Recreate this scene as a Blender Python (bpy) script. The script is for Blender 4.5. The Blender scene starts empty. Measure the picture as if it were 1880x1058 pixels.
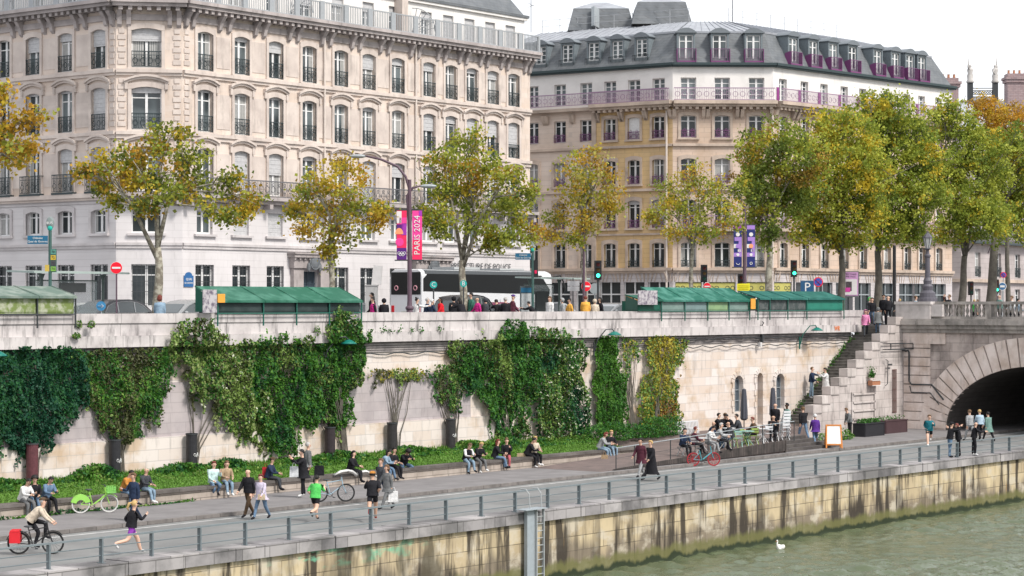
import bpy, math, random
import numpy as np
from mathutils import Vector, Matrix, noise
R = math.radians
rnd = random.Random(7)
sc = bpy.context.scene
# ---------------------------------------------------------------- camera, sky, sun, exposure
# world axes: X along the quay (away to the right), Y inland, Z up; lower road Z=0, street Z=6.5
F = 4000.0; HY = 558.0; EYE = 7.9
CA, SA = 0.7894, 0.6139
cam = bpy.data.cameras.new('camera'); cam.sensor_width = 36; cam.lens = 36*F/1880
cam.shift_y = (HY-529)/1880; cam.clip_end = 3000; cam.clip_start = .5
co = bpy.data.objects.new('camera', cam); sc.collection.objects.link(co)
co.location = (0, 0, EYE); co.rotation_euler = (R(90), 0, math.atan2(SA, CA)-R(90)); sc.camera = co
world = bpy.data.worlds.new('World'); sc.world = world; world.use_nodes = True
nt = world.node_tree; nt.nodes.clear()
out = nt.nodes.new('ShaderNodeOutputWorld')
sky = nt.nodes.new('ShaderNodeTexSky'); sky.sky_type = 'NISHITA'; sky.sun_disc = False
SUN_AZ = R(-93); SUN_EL = R(48)          # azimuth measured from +X
sky.sun_elevation = SUN_EL; sky.sun_rotation = R(90)-SUN_AZ; sky.dust_density = 3
b1 = nt.nodes.new('ShaderNodeBackground'); b1.inputs[1].default_value = .1
nt.links.new(sky.outputs[0], b1.inputs[0])
tcn = nt.nodes.new('ShaderNodeTexCoord'); nz = nt.nodes.new('ShaderNodeTexNoise'); nz.inputs['Scale'].default_value = 2.2
nz.inputs['Detail'].default_value = 4
rp = nt.nodes.new('ShaderNodeValToRGB'); rp.color_ramp.elements[0].position = .3; rp.color_ramp.elements[1].position = .7
rp.color_ramp.elements[0].color = (.83, .85, .89, 1); rp.color_ramp.elements[1].color = (.97, .975, .99, 1)
nt.links.new(tcn.outputs['Generated'], nz.inputs['Vector']); nt.links.new(nz.outputs[0], rp.inputs[0])
b2 = nt.nodes.new('ShaderNodeBackground'); b2.inputs[1].default_value = .72
nt.links.new(rp.outputs[0], b2.inputs[0])
mx = nt.nodes.new('ShaderNodeMixShader'); mx.inputs[0].default_value = .9
nt.links.new(b1.outputs[0], mx.inputs[1]); nt.links.new(b2.outputs[0], mx.inputs[2]); nt.links.new(mx.outputs[0], out.inputs[0])
sl = bpy.data.lights.new('sun', 'SUN'); sl.energy = 2.0; sl.angle = R(12); sl.color = (1, .95, .88)
so = bpy.data.objects.new('sun', sl); sc.collection.objects.link(so)
d = Vector((math.cos(SUN_AZ)*math.cos(SUN_EL), math.sin(SUN_AZ)*math.cos(SUN_EL), math.sin(SUN_EL)))
so.rotation_euler = d.to_track_quat('Z', 'Y').to_euler(); so.location = d*200
sc.view_settings.view_transform = 'Standard'; sc.view_settings.look = 'None'; sc.view_settings.gamma = 1
sc.view_settings.exposure = 1.0
# ---------------------------------------------------------------- where a ray of the photo meets a plane
def ray(px):
    d = (px-940)/F
    return CA+SA*d, SA-CA*d
def onY(px, py, Y):
    u, v = ray(px); t = Y/v; return Vector((t*u, Y, EYE-(py-HY)/F*t))
def onX(px, py, X):
    u, v = ray(px); t = X/u; return Vector((X, t*v, EYE-(py-HY)/F*t))
def onZ(px, py, Z):
    t = F*(EYE-Z)/(py-HY); u, v = ray(px); return Vector((t*u, t*v, Z))
def at(px, py, t):
    u, v = ray(px); return Vector((t*u, t*v, EYE-(py-HY)/F*t))
def yaw(face): return R(face)+math.atan2(-CA, SA)   # 0 faces image right, 90 away, 180 left, 270 to the viewer
# ---------------------------------------------------------------- materials
M = {}
def nmat(name, col, col2=None, sc_=1.5, rough=.8, bump=0, brick=None, streak=0, metal=0, spec=.3, ang=0, mott=.15, emit=None, lo=.35, hi=.68, alpha=1, obj=False, det=6, trans=0):
    if name in M: return M[name]
    m = bpy.data.materials.new(name); m.use_nodes = True; t = m.node_tree; L = t.links.new; N = t.nodes.new
    p = t.nodes['Principled BSDF']
    p.inputs['Roughness'].default_value = rough; p.inputs['Metallic'].default_value = metal
    p.inputs['Specular IOR Level'].default_value = spec
    if alpha < 1: p.inputs['Alpha'].default_value = alpha
    if trans: p.inputs['Transmission Weight'].default_value = trans
    if emit:
        p.inputs['Emission Color'].default_value = (*col, 1); p.inputs['Emission Strength'].default_value = emit
    if obj:
        tc = N('ShaderNodeTexCoord'); pos = tc.outputs['Object']
    else:
        g = N('ShaderNodeNewGeometry'); pos = g.outputs['Position']
    n1 = N('ShaderNodeTexNoise'); n1.inputs['Scale'].default_value = sc_; n1.inputs['Detail'].default_value = det; n1.inputs['Roughness'].default_value = .6
    L(pos, n1.inputs['Vector'])
    r1 = N('ShaderNodeMapRange'); r1.inputs[1].default_value = lo; r1.inputs[2].default_value = hi; L(n1.outputs[0], r1.inputs[0])
    c2 = col2 if col2 else tuple(c*(1-mott) for c in col)
    mix = N('ShaderNodeMix'); mix.data_type = 'RGBA'; mix.inputs[6].default_value = (*col, 1); mix.inputs[7].default_value = (*c2, 1)
    L(r1.outputs[0], mix.inputs[0]); c = mix.outputs[2]; h = n1.outputs[0]
    def mul(a, b, fac=1):
        q = N('ShaderNodeMix'); q.data_type = 'RGBA'; q.blend_type = 'MULTIPLY'; q.inputs[0].default_value = fac
        L(a, q.inputs[6]); L(b, q.inputs[7]); return q.outputs[2]
    if brick or streak:
        s = N('ShaderNodeSeparateXYZ'); L(pos, s.inputs[0])
        a = N('ShaderNodeMath'); a.operation = 'MULTIPLY'; a.inputs[1].default_value = math.cos(ang); L(s.outputs[0], a.inputs[0])
        b = N('ShaderNodeMath'); b.operation = 'MULTIPLY_ADD'; b.inputs[1].default_value = math.sin(ang); L(s.outputs[1], b.inputs[0]); L(a.outputs[0], b.inputs[2])
        along = b.outputs[0]
    if brick:
        bw, bh, dark, v2 = brick
        cb = N('ShaderNodeCombineXYZ'); L(along, cb.inputs[0]); L(s.outputs[2], cb.inputs[1])
        bt = N('ShaderNodeTexBrick'); bt.inputs['Scale'].default_value = 1; bt.inputs['Brick Width'].default_value = bw; bt.inputs['Row Height'].default_value = bh
        bt.inputs['Mortar Size'].default_value = .018; bt.inputs['Mortar Smooth'].default_value = .3
        bt.inputs['Color1'].default_value = (1, 1, 1, 1); bt.inputs['Color2'].default_value = (*v2, 1); bt.inputs['Mortar'].default_value = (dark, dark, dark, 1)
        L(cb.outputs[0], bt.inputs['Vector']); c = mul(c, bt.outputs[0])
    if streak:
        cb2 = N('ShaderNodeCombineXYZ'); z = N('ShaderNodeMath'); z.operation = 'MULTIPLY'; z.inputs[1].default_value = .22
        L(s.outputs[2], z.inputs[0]); L(along, cb2.inputs[0]); L(z.outputs[0], cb2.inputs[1])
        n2 = N('ShaderNodeTexNoise'); n2.inputs['Scale'].default_value = 2.3; n2.inputs['Detail'].default_value = 7; n2.inputs['Roughness'].default_value = .65; L(cb2.outputs[0], n2.inputs['Vector'])
        r2 = N('ShaderNodeMapRange'); r2.inputs[1].default_value = .52; r2.inputs[2].default_value = .72; r2.inputs[3].default_value = 1; r2.inputs[4].default_value = 1-streak
        L(n2.outputs[0], r2.inputs[0]); c = mul(c, r2.outputs[0])
    L(c, p.inputs['Base Color'])
    if bump:
        bp = N('ShaderNodeBump'); bp.inputs['Strength'].default_value = bump; bp.inputs['Distance'].default_value = .05; L(h, bp.inputs['Height']); L(bp.outputs[0], p.inputs['Normal'])
    M[name] = m; return m
def flat(name, col, rough=.6, **k): return nmat(name, col, sc_=6, rough=rough, mott=k.pop('mott', .12), obj=True, **k)
def cl(col, rough=.85):
    """cloth or paint of one colour"""
    k = 'cloth_%d_%d_%d' % tuple(int(c*255) for c in col)
    return nmat(k, col, sc_=9, rough=rough, mott=.35, obj=True, spec=.15, det=3, bump=.6)
def leafmat(name, tr=.35):
    m = bpy.data.materials.new(name); m.use_nodes = True; t = m.node_tree; p = t.nodes['Principled BSDF']
    a = t.nodes.new('ShaderNodeAttribute'); a.attribute_name = 'Col'; p.inputs['Roughness'].default_value = .55; p.inputs['Specular IOR Level'].default_value = .25
    tr_ = t.nodes.new('ShaderNodeBsdfTranslucent'); mxs = t.nodes.new('ShaderNodeMixShader'); mxs.inputs[0].default_value = tr
    o = t.nodes['Material Output']
    t.links.new(a.outputs['Color'], p.inputs['Base Color']); t.links.new(a.outputs['Color'], tr_.inputs['Color'])
    t.links.new(p.outputs[0], mxs.inputs[1]); t.links.new(tr_.outputs[0], mxs.inputs[2]); t.links.new(mxs.outputs[0], o.inputs[0])
    M[name] = m; return m
# ---------------------------------------------------------------- mesh builder
COL = sc.collection
class MB:
    def __init__(s): s.v = []; s.f = []; s.m = []; s.mi = 0
    def add(s, vs, fs):
        n = len(s.v); s.v += [tuple(v) for v in vs]; s.f += [tuple(i+n for i in f) for f in fs]; s.m += [s.mi]*len(fs); return s
    def box(s, x0, x1, y0, y1, z0, z1):
        return s.add([(x0,y0,z0),(x1,y0,z0),(x1,y1,z0),(x0,y1,z0),(x0,y0,z1),(x1,y0,z1),(x1,y1,z1),(x0,y1,z1)],
            [(0,3,2,1),(4,5,6,7),(0,1,5,4),(1,2,6,5),(2,3,7,6),(3,0,4,7)])
    def fbox(s, fr, s0, s1, d0, d1, z0, z1):
        return s.add([fr(a, b, c) for c in (z0, z1) for a, b in ((s0,d0),(s1,d0),(s1,d1),(s0,d1))],
            [(0,1,2,3),(7,6,5,4),(4,5,1,0),(5,6,2,1),(6,7,3,2),(7,4,0,3)])
    def quad(s, *p): return s.add(p, [tuple(range(len(p)))])
    def bar(s, a, b, w, h=None):
        a = Vector(a); b = Vector(b); h = h or w; d = (b-a).normalized(); up = Vector((0,0,1)) if abs(d.z) < .9 else Vector((0,1,0))
        x = d.cross(up).normalized()*w/2; y = x.cross(d).normalized()*h/2
        return s.add([a-x-y, a+x-y, a+x+y, a-x+y, b-x-y, b+x-y, b+x+y, b-x+y], [(0,1,2,3),(7,6,5,4),(0,4,5,1),(1,5,6,2),(2,6,7,3),(3,7,4,0)])
    def tube(s, pts, rad, n=8, cap=True):
        pts = [Vector(p) for p in pts]; rad = rad if hasattr(rad, '__len__') else [rad]*len(pts)
        vs = []; px = None
        for i, p in enumerate(pts):
            d = (pts[min(i+1, len(pts)-1)]-pts[max(i-1, 0)]).normalized()
            if px is None: px = d.orthogonal().normalized()
            px = (px-d*px.dot(d)).normalized(); py = d.cross(px)
            vs += [p+(px*math.cos(6.28318*k/n)+py*math.sin(6.28318*k/n))*rad[i] for k in range(n)]
        fs = [(i*n+k, i*n+(k+1) % n, (i+1)*n+(k+1) % n, (i+1)*n+k) for i in range(len(pts)-1) for k in range(n)]
        if cap: fs += [tuple(range(n))[::-1], tuple((len(pts)-1)*n+k for k in range(n))]
        return s.add(vs, fs)
    def ell(s, c, rx, ry, rz, n=10, m=7, keep=None, rot=None):
        vs = []; 
        for j in range(m+1):
            a = math.pi*j/m
            for k in range(n):
                b = 6.28318*k/n; q = Vector((rx*math.sin(a)*math.cos(b), ry*math.sin(a)*math.sin(b), rz*math.cos(a)))
                if rot: q = rot @ q
                vs.append(Vector(c)+q)
        fs = []
        for j in range(m):
            for k in range(n):
                if keep and not keep(math.sin(math.pi*(j+.5)/m)*math.cos(6.28318*(k+.5)/n), math.sin(math.pi*(j+.5)/m)*math.sin(6.28318*(k+.5)/n), math.cos(math.pi*(j+.5)/m)): continue
                fs.append((j*n+k, (j+1)*n+k, (j+1)*n+(k+1) % n, j*n+(k+1) % n))
        return s.add(vs, fs)
    def prism(s, poly, a, b):
        """poly = list of 3-D points, extruded by vector (b-a)"""
        o = Vector(b)-Vector(a); n = len(poly); vs = [Vector(p) for p in poly]+[Vector(p)+o for p in poly]
        return s.add(vs, [tuple(range(n))[::-1], tuple(range(n, 2*n))]+[(i, (i+1) % n, (i+1) % n+n, i+n) for i in range(n)])
    def lathe(s, prof, c=(0,0,0), n=14):
        vs = [(c[0]+r*math.cos(6.28318*k/n), c[1]+r*math.sin(6.28318*k/n), c[2]+z) for r, z in prof for k in range(n)]
        return s.add(vs, [(i*n+k, i*n+(k+1) % n, (i+1)*n+(k+1) % n, (i+1)*n+k) for i in range(len(prof)-1) for k in range(n)])
    def ring(s, c, r, w, ax, n=24, m=5):
        """torus of radius r, tube w, around axis ax"""
        ax = Vector(ax).normalized(); x = ax.orthogonal().normalized(); y = ax.cross(x); c = Vector(c)
        vs = []
        for i in range(n):
            a = 6.28318*i/n; e = x*math.cos(a)+y*math.sin(a)
            vs += [c+e*(r+w*math.cos(6.28318*j/m))+ax*w*math.sin(6.28318*j/m) for j in range(m)]
        return s.add(vs, [(i*m+j, ((i+1) % n)*m+j, ((i+1) % n)*m+(j+1) % m, i*m+(j+1) % m) for i in range(n) for j in range(m)])
    def disc(s, c, r, nrm, th=.02, n=20):
        nrm = Vector(nrm).normalized(); return s.tube([Vector(c)-nrm*th/2, Vector(c)+nrm*th/2], r, n)
    def mesh(s, name, mats, smooth=False, org=None):
        me = bpy.data.meshes.new(name); vs = s.v
        if org is not None: vs = [(a-org[0], b-org[1], c-org[2]) for a, b, c in vs]
        me.from_pydata(vs, [], s.f)
        for m in (mats if isinstance(mats, (list, tuple)) else [mats]): me.materials.append(m)
        me.polygons.foreach_set('material_index', s.m)
        if smooth:
            me.polygons.foreach_set('use_smooth', [True]*len(s.f))
        me.update(); return me
    def build(s, name, mats, parent=None, smooth=False, loc=None, world=False, rot=0):
        """world=True: vertices are world coordinates; the parent sits unrotated at its location"""
        org = None
        if world:
            v = Vector((0,0,0)); q = parent
            while q: v = v+q.location; q = q.parent
            org = tuple(v) if parent else (loc or (0,0,0))
        me = s.mesh(name, mats, smooth, org)
        return link(name, me, parent, loc=(None if (world and parent) else loc), rot=rot)
def link(name, me, parent=None, loc=None, rot=0):
    o = bpy.data.objects.new(name, me); COL.objects.link(o)
    if parent: o.parent = parent
    if loc is not None: o.location = loc
    if rot: o.rotation_euler = (0, 0, rot)
    return o
def tag(o, label=None, cat=None, group=None, kind=None):
    if label: o['label'] = label
    if cat: o['category'] = cat
    if group: o['group'] = group
    if kind: o['kind'] = kind
    return o
def thing(name, label, cat, loc=(0,0,0), rot=0, group=None):
    o = bpy.data.objects.new(name, None); COL.objects.link(o); o.location = loc; o.rotation_euler = (0,0,rot); o.empty_display_size = .3
    return tag(o, label, cat, group)
def struct(name, mb, mat): return tag(mb.build(name, mat), kind='structure')
def copy_tree(o, parent=None):
    c = o.copy(); COL.objects.link(c); c.parent = parent
    for ch in [x for x in o.children]: copy_tree(ch, c)
    return c
def textmesh(txt, size, align='CENTER'):
    cu = bpy.data.curves.new('txt', 'FONT'); cu.body = txt; cu.size = size; cu.align_x = align; cu.align_y = 'CENTER'; cu.extrude = .004; cu.resolution_u = 2
    o = bpy.data.objects.new('txt', cu); COL.objects.link(o)
    dg = bpy.context.evaluated_depsgraph_get(); dg.update()
    me = bpy.data.meshes.new_from_object(o.evaluated_get(dg)); bpy.data.objects.remove(o); return me
def lettering(txt, size, loc, ang, mat, parent, name='lettering', squeeze=1, up=False):
    """text standing upright, reading along heading ang, facing its right-hand side"""
    me = textmesh(txt, size)
    me.materials.clear(); me.materials.append(mat)
    m = Matrix.Rotation(ang, 4, 'Z') @ Matrix.Rotation(R(90), 4, 'X')
    if up: m = m @ Matrix.Rotation(R(90), 4, 'Z')
    me.transform(m @ Matrix.Diagonal((squeeze, 1, 1, 1)))
    return link(name, me, parent, loc=loc)
# ---------------------------------------------------------------- leaves
def leaves(name, P, size, cols, mat, parent=None, flatn=None, aspect=.8, seed=1):
    P = np.asarray(P, float); n = len(P); g = np.random.default_rng(seed)
    a = g.normal(size=(n, 3)); 
    if flatn is not None: a = a*.75+np.asarray(flatn)
    a /= np.linalg.norm(a, axis=1)[:, None]
    b = g.normal(size=(n, 3)); b[:, 2] -= .9; b -= a*(a*b).sum(1)[:, None]; b /= np.linalg.norm(b, axis=1)[:, None]
    c = np.cross(a, b); s = (np.asarray(size)*g.uniform(.65, 1.3, n))[:, None]
    V = np.stack([P-b*s*.5, P+c*s*.5*aspect-b*s*.05+a*s*.08, P+b*s*.55, P-c*s*.5*aspect-b*s*.05+a*s*.08], 1).reshape(-1, 3)
    if parent is not None: V = V-np.array(parent.location)
    me = bpy.data.meshes.new(name); me.vertices.add(4*n); me.vertices.foreach_set('co', V.ravel())
    me.loops.add(4*n); me.loops.foreach_set('vertex_index', np.arange(4*n, dtype=np.int32))
    me.polygons.add(n); me.polygons.foreach_set('loop_start', np.arange(0, 4*n, 4, dtype=np.int32))
    ca = me.color_attributes.new('Col', 'FLOAT_COLOR', 'POINT')
    cc = np.ones((n, 4)); cc[:, :3] = np.clip(np.asarray(cols)*g.uniform(.75, 1.25, (n, 1)), 0, 1); ca.data.foreach_set('color', np.repeat(cc, 4, 0).ravel())
    me.materials.append(mat); me.update(); me.validate()
    return link(name, me, parent)
# ================================================================ SETTING
GX0, GX1 = -80, 700
m_asph = nmat('asphalt', (.205,.207,.205), (.14,.142,.142), sc_=.35, rough=.85, bump=.1)
m_walk = nmat('worn_asphalt_walk', (.21,.20,.203), (.155,.148,.15), sc_=.9, rough=.9)
m_kerb = nmat('granite_kerb', (.23,.21,.20), (.12,.11,.105), sc_=2, brick=(1.2,.6,.4,(.85,.85,.85)))
m_cope = nmat('coping_stone', (.40,.38,.38), (.17,.165,.165), sc_=.45, brick=(1.25,3,.35,(.62,.62,.64)), bump=.2, lo=.42, hi=.6)
m_copd = nmat('dark_coping', (.085,.075,.07), (.16,.145,.135), sc_=1.2, brick=(1.5,3,.4,(.8,.8,.8)))
# water
wm = bpy.data.materials.new('river_water'); wm.use_nodes = True; t = wm.node_tree; p = t.nodes['Principled BSDF']
p.inputs['Base Color'].default_value = (.085,.105,.06,1); p.inputs['Roughness'].default_value = .05; p.inputs['IOR'].default_value = 1.33
g = t.nodes.new('ShaderNodeNewGeometry'); n = t.nodes.new('ShaderNodeTexNoise'); n.inputs['Scale'].default_value = 9; n.inputs['Detail'].default_value = 4
t.links.new(g.outputs['Position'], n.inputs['Vector']); b = t.nodes.new('ShaderNodeBump'); b.inputs['Strength'].default_value = 1; b.inputs['Distance'].default_value = .03
t.links.new(n.outputs[0], b.inputs['Height']); t.links.new(b.outputs[0], p.inputs['Normal'])
gx_ = np.concatenate([np.linspace(-150,60,25), np.arange(60.2,175,.16), np.linspace(176,700,40)]); gy_ = np.concatenate([np.linspace(-300,8,25), np.arange(8.2,49.95,.15), [49.97]])
XX, YY = np.meshgrid(gx_, gy_); ZZ = np.zeros_like(XX); gr = np.random.default_rng(4)
for i in range(44):
    wl = .42*1.036**i; th_ = gr.normal(.95,.7); kx, ky = 6.283/wl*math.cos(th_), 6.283/wl*math.sin(th_); ZZ += wl*.0108*np.sin(kx*XX+ky*YY+gr.uniform(0,6.28)+.7*np.sin(.11*XX*math.sin(i)+.13*YY))
ZZ *= ((XX > 62) & (XX < 174) & (YY > 9))*(.75+.45*np.sin(XX*.19+YY*.31)*np.sin(YY*.23-XX*.11+1))
me = bpy.data.meshes.new('water'); nx_, ny_ = len(gx_), len(gy_); me.vertices.add(nx_*ny_); me.vertices.foreach_set('co', np.stack([XX,YY,ZZ-2.65],-1).ravel())
ii = (np.arange(ny_-1)[:,None]*nx_+np.arange(nx_-1)[None,:]).ravel(); fq = np.stack([ii,ii+1,ii+1+nx_,ii+nx_],1).astype(np.int32)
me.loops.add(fq.size); me.loops.foreach_set('vertex_index', fq.ravel()); me.polygons.add(len(fq)); me.polygons.foreach_set('loop_start', np.arange(0,fq.size,4,dtype=np.int32)); me.polygons.foreach_set('use_smooth', [True]*len(fq)); me.materials.append(wm); me.update(); me.validate()
tag(link('water', me), kind='structure')
struct('road', MB().box(GX0,146.5,50.9,58,-.4,0), m_asph)
struct('pavement', MB().box(GX0,146.5,58.18,66.95,-.3,.13), m_walk)
struct('kerb', MB().box(GX0,146.5,58,58.18,-.3,.14), m_kerb)
struct('street', MB().box(-200,900,67.35,700,6.1,6.5), nmat('street_asphalt', (.2,.2,.21), rough=.9))
for y in (57.35,):
    struct('road_marking', MB().quad((GX0,y,.004),(146,y,.004),(146,y+.14,.004),(GX0,y+.14,.004)), nmat('road_paint', (.55,.55,.54), (.36,.36,.36), sc_=2, lo=.4, hi=.6))
# ---- quay wall
qm = nmat('quay_stone', (.58,.48,.31), (.46,.38,.25), sc_=.5, brick=(1.35,.56,.32,(.80,.78,.78)), bump=.25, streak=.35)
t = qm.node_tree; p = t.nodes['Principled BSDF']; src = p.inputs['Base Color'].links[0].from_socket
g = t.nodes.new('ShaderNodeNewGeometry'); s = t.nodes.new('ShaderNodeSeparateXYZ'); t.links.new(g.outputs[0], s.inputs[0])
def ntex(tree, posock, scale, vs, det=11):
    mp = tree.nodes.new('ShaderNodeMapping'); mp.inputs['Scale'].default_value = vs; tree.links.new(posock, mp.inputs[0])
    n = tree.nodes.new('ShaderNodeTexNoise'); n.inputs['Scale'].default_value = scale; n.inputs['Detail'].default_value = det; n.inputs['Roughness'].default_value = .62
    tree.links.new(mp.outputs[0], n.inputs['Vector']); return n.outputs[0]
def mrange(tree, sock, a, b, c=0, d_=1):
    r = tree.nodes.new('ShaderNodeMapRange'); r.inputs[1].default_value = a; r.inputs[2].default_value = b; r.inputs[3].default_value = c; r.inputs[4].default_value = d_
    tree.links.new(sock, r.inputs[0]); return r.outputs[0]
def mth(tree, op, a, b):
    q = tree.nodes.new('ShaderNodeMath'); q.operation = op
    for i, v in enumerate((a, b)):
        if isinstance(v, (int, float)): q.inputs[i].default_value = v
        else: tree.links.new(v, q.inputs[i])
    return q.outputs[0]
def cmix(tree, fac, a, col):
    q = tree.nodes.new('ShaderNodeMix'); q.data_type = 'RGBA'; tree.links.new(fac, q.inputs[0]); tree.links.new(a, q.inputs[6]); q.inputs[7].default_value = (*col, 1); return q.outputs[2]
pos = g.outputs[0]; Z = s.outputs[2]
# dirty band above the algae, black runs, brown rust, green paint rest, algae
zb = mth(t, 'ADD', Z, mth(t, 'MULTIPLY', ntex(t, pos, .45, (1.1,0,.12)), 4.2))
c = cmix(t, mrange(t, zb, .85, .35, 0, .8), src, (.15,.125,.10))
st = mth(t, 'MULTIPLY', mrange(t, ntex(t, pos, 1.3, (1.0,0,.10)), .49, .56), mrange(t, ntex(t, pos, .28, (1,0,.3), 3), .38, .50))
c = cmix(t, mrange(t, ntex(t, pos, .8, (.8,0,1.2)), .50, .60, 0, .75), c, (.52,.47,.38))
c = cmix(t, mth(t, 'MULTIPLY', st, .93), c, (.035,.028,.022))
ru = mrange(t, ntex(t, pos, 2.4, (1,0,.14)), .66, .72)
c = cmix(t, mth(t, 'MULTIPLY', ru, .7), c, (.30,.16,.04))
sx = mth(t, 'MULTIPLY', mrange(t, s.outputs[0], 51, 52.5), mrange(t, s.outputs[0], 60, 58.5)); 
gp = mth(t, 'MULTIPLY', sx, mth(t, 'MULTIPLY', mrange(t, Z, -1.05, -.9), mrange(t, ntex(t, pos, 1.1, (.6,0,1.6)), .5, .58)))
c = cmix(t, mth(t, 'MULTIPLY', gp, .75), c, (.16,.46,.30))
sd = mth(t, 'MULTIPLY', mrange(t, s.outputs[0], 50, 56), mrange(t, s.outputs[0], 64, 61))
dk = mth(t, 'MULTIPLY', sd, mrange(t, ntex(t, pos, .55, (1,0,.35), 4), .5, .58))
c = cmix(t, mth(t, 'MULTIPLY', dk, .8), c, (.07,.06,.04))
za = mth(t, 'ADD', Z, mth(t, 'MULTIPLY', ntex(t, pos, 1.2, (1,0,.4)), .9))
c = cmix(t, mrange(t, za, -1.5, -1.72, 0, .85), c, (.13,.13,.045))
c = cmix(t, mrange(t, za, -1.92, -2.05, 0, .94), c, (.015,.026,.012))
t.links.new(c, p.inputs['Base Color'])
qw = thing('quay_wall', 'yellow stained stone quay wall with green algae at the waterline', 'quay wall', (60,50,0))
MB().box(GX0,240,50.02,50.9,-4,-.36).build('wall', qm, qw, world=True)
mb = MB(); x = GX0; r = random.Random(3)
while x < 240:
    w = r.uniform(1.3,2.4); o = r.uniform(-.03,.02); mb.box(x+.012, x+w-.012, 49.86+o, 50.9, -.36, .06+r.uniform(-.012,.012)); x += w
mb.build('coping', m_cope, qw, world=True)
# ---- terrace wall geometry helpers
def frame(A, B):
    A = Vector(A[:2]); B = Vector(B[:2]); D = B-A; L = D.length; D.normalize(); n = Vector((D.y, -D.x))
    f = lambda s_, d_, z: (A.x+D.x*s_+n.x*d_, A.y+D.y*s_+n.y*d_, z)
    return f, L, math.atan2(D.y, D.x), A, D
def hit(A, D, px):
    """distance along the facade line where the photo column px meets it"""
    u, v = ray(px); det = u*(-D.y)+v*D.x     # A + s D = t (u,v)
    return (A.y*u-A.x*v)/(-(D.y*u-D.x*v))
def fwall(mb, f, s0, s1, z0, z1, opens, th=.35):
    S = sorted({s0, s1, *[min(max(q, s0), s1) for o in opens for q in o[:2]]}); Zs = sorted({z0, z1, *[min(max(q, z0), z1) for o in opens for q in o[2:4]]})
    for i in range(len(S)-1):
        for j in range(len(Zs)-1):
            a, b, c_, e = S[i], S[i+1], Zs[j], Zs[j+1]
            if b-a < 1e-5 or e-c_ < 1e-5: continue
            ms, mz = (a+b)/2, (c_+e)/2
            if any(o[0] < ms < o[1] and o[2] < mz < o[3] for o in opens): continue
            mb.quad(f(a,0,c_), f(b,0,c_), f(b,0,e), f(a,0,e))
    for o in opens:
        a, b, c_, e = o[:4]
        if a < s0 or b > s1 or c_ < z0-1e-6 or e > z1+1e-6: continue
        mb.quad(f(a,0,c_), f(a,-th,c_), f(a,-th,e), f(a,0,e)); mb.quad(f(b,0,c_), f(b,0,e), f(b,-th,e), f(b,-th,c_))
        mb.quad(f(a,0,c_), f(b,0,c_), f(b,-th,c_), f(a,-th,c_)); mb.quad(f(a,0,e), f(a,-th,e), f(b,-th,e), f(b,0,e))
# ================================================================ RETAINING WALL
wall_stone = nmat('old_limestone_blocks', (.65,.60,.57), (.54,.44,.345), sc_=.7, brick=(1.35,.47,.74,(.89,.82,.75)), bump=.35, streak=.30, lo=.5, hi=.66)
wall_grey = nmat('grey_render_blocks', (.44,.395,.40), (.34,.31,.32), sc_=.8, brick=(1.7,.42,.78,(.90,.88,.88)), bump=.15, streak=.2)
par_stone = nmat('parapet_stone', (.56,.525,.52), (.36,.33,.33), sc_=.7, brick=(3.0,5,.55,(.93,.93,.93)), streak=.75, bump=.2, lo=.42, hi=.7)
m_mould = nmat('sooty_moulding', (.22,.20,.20), (.42,.38,.36), sc_=1.1, streak=.6, lo=.45, hi=.7)
rw = thing('retaining_wall', 'long pale limestone embankment wall under the street, with mouldings and parapet', 'wall', (60,67,0))
f, L, a, A, D = frame((GX0,67), (122,67))
def U(px, Y=67): u, v = ray(px); return Y*u/v
wo = []
for px, w, z0, z1 in ((1355,.95,1.65,3.75),(1394,.62,.8,3.85),(1431,.95,1.65,3.75)):
    s0 = U(px)-GX0; wo.append((s0-w/2, s0+w/2, z0, z1))
mb = MB(); fwall(mb, f, 0, L, -.2, 5.65, wo, .4); mb.build('wall', wall_stone, rw, world=True)
MB().box(GX0, U(955), 66.82, 67.0, 0, 2.38).build('plinth', wall_stone, rw, world=True)
mb = MB().box(U(-40), U(862), 66.93, 67.0, 2.38, 4.62); mb.box(U(-40), U(862), 66.9, 67, 2.34, 2.45); mb.build('rendered_panel', wall_grey, rw, world=True)
mb = MB()
for i, z in enumerate((5.66,5.76,5.87,5.98)): mb.box(GX0, U(1562), 66.93-.03*i, 67, z, z+.075)
mb.box(GX0, U(1562), 66.97, 67, 5.65, 6.14); mb.build('moulding', m_mould, rw, world=True)
mb = MB().box(GX0, U(1572), 66.62, 67.4, 6.14, 6.6).box(GX0, U(1575), 66.78, 67.38, 6.603, 7.1).box(GX0, U(1579), 66.72, 67.4, 7.11, 7.5)
mb.build('parapet', par_stone, rw, world=True)
m_iron = flat('dark_iron', (.045,.05,.055), rough=.5); m_grnp = flat('dark_green_metal', (.02,.12,.09), rough=.5)
m_greyp = flat('grey_paint', (.30,.33,.35), rough=.5)
mb = MB()   # cables sagging along the moulding
for k, (z, xa, xb) in enumerate(((5.6,U(660),U(1180)),(5.5,U(1250),U(1560)),(5.95,U(1250),U(1560)))):
    pts = []; n = 40
    for i in range(n+1):
        x = xa+(xb-xa)*i/n; pts.append((x, 66.86-.05*k, z+.05*math.sin(i*1.7+k)-.04*abs(math.sin(i*.8))))
    mb.tube(pts, .028, 5)
mb.build('cable', m_iron, rw, world=True)
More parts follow.
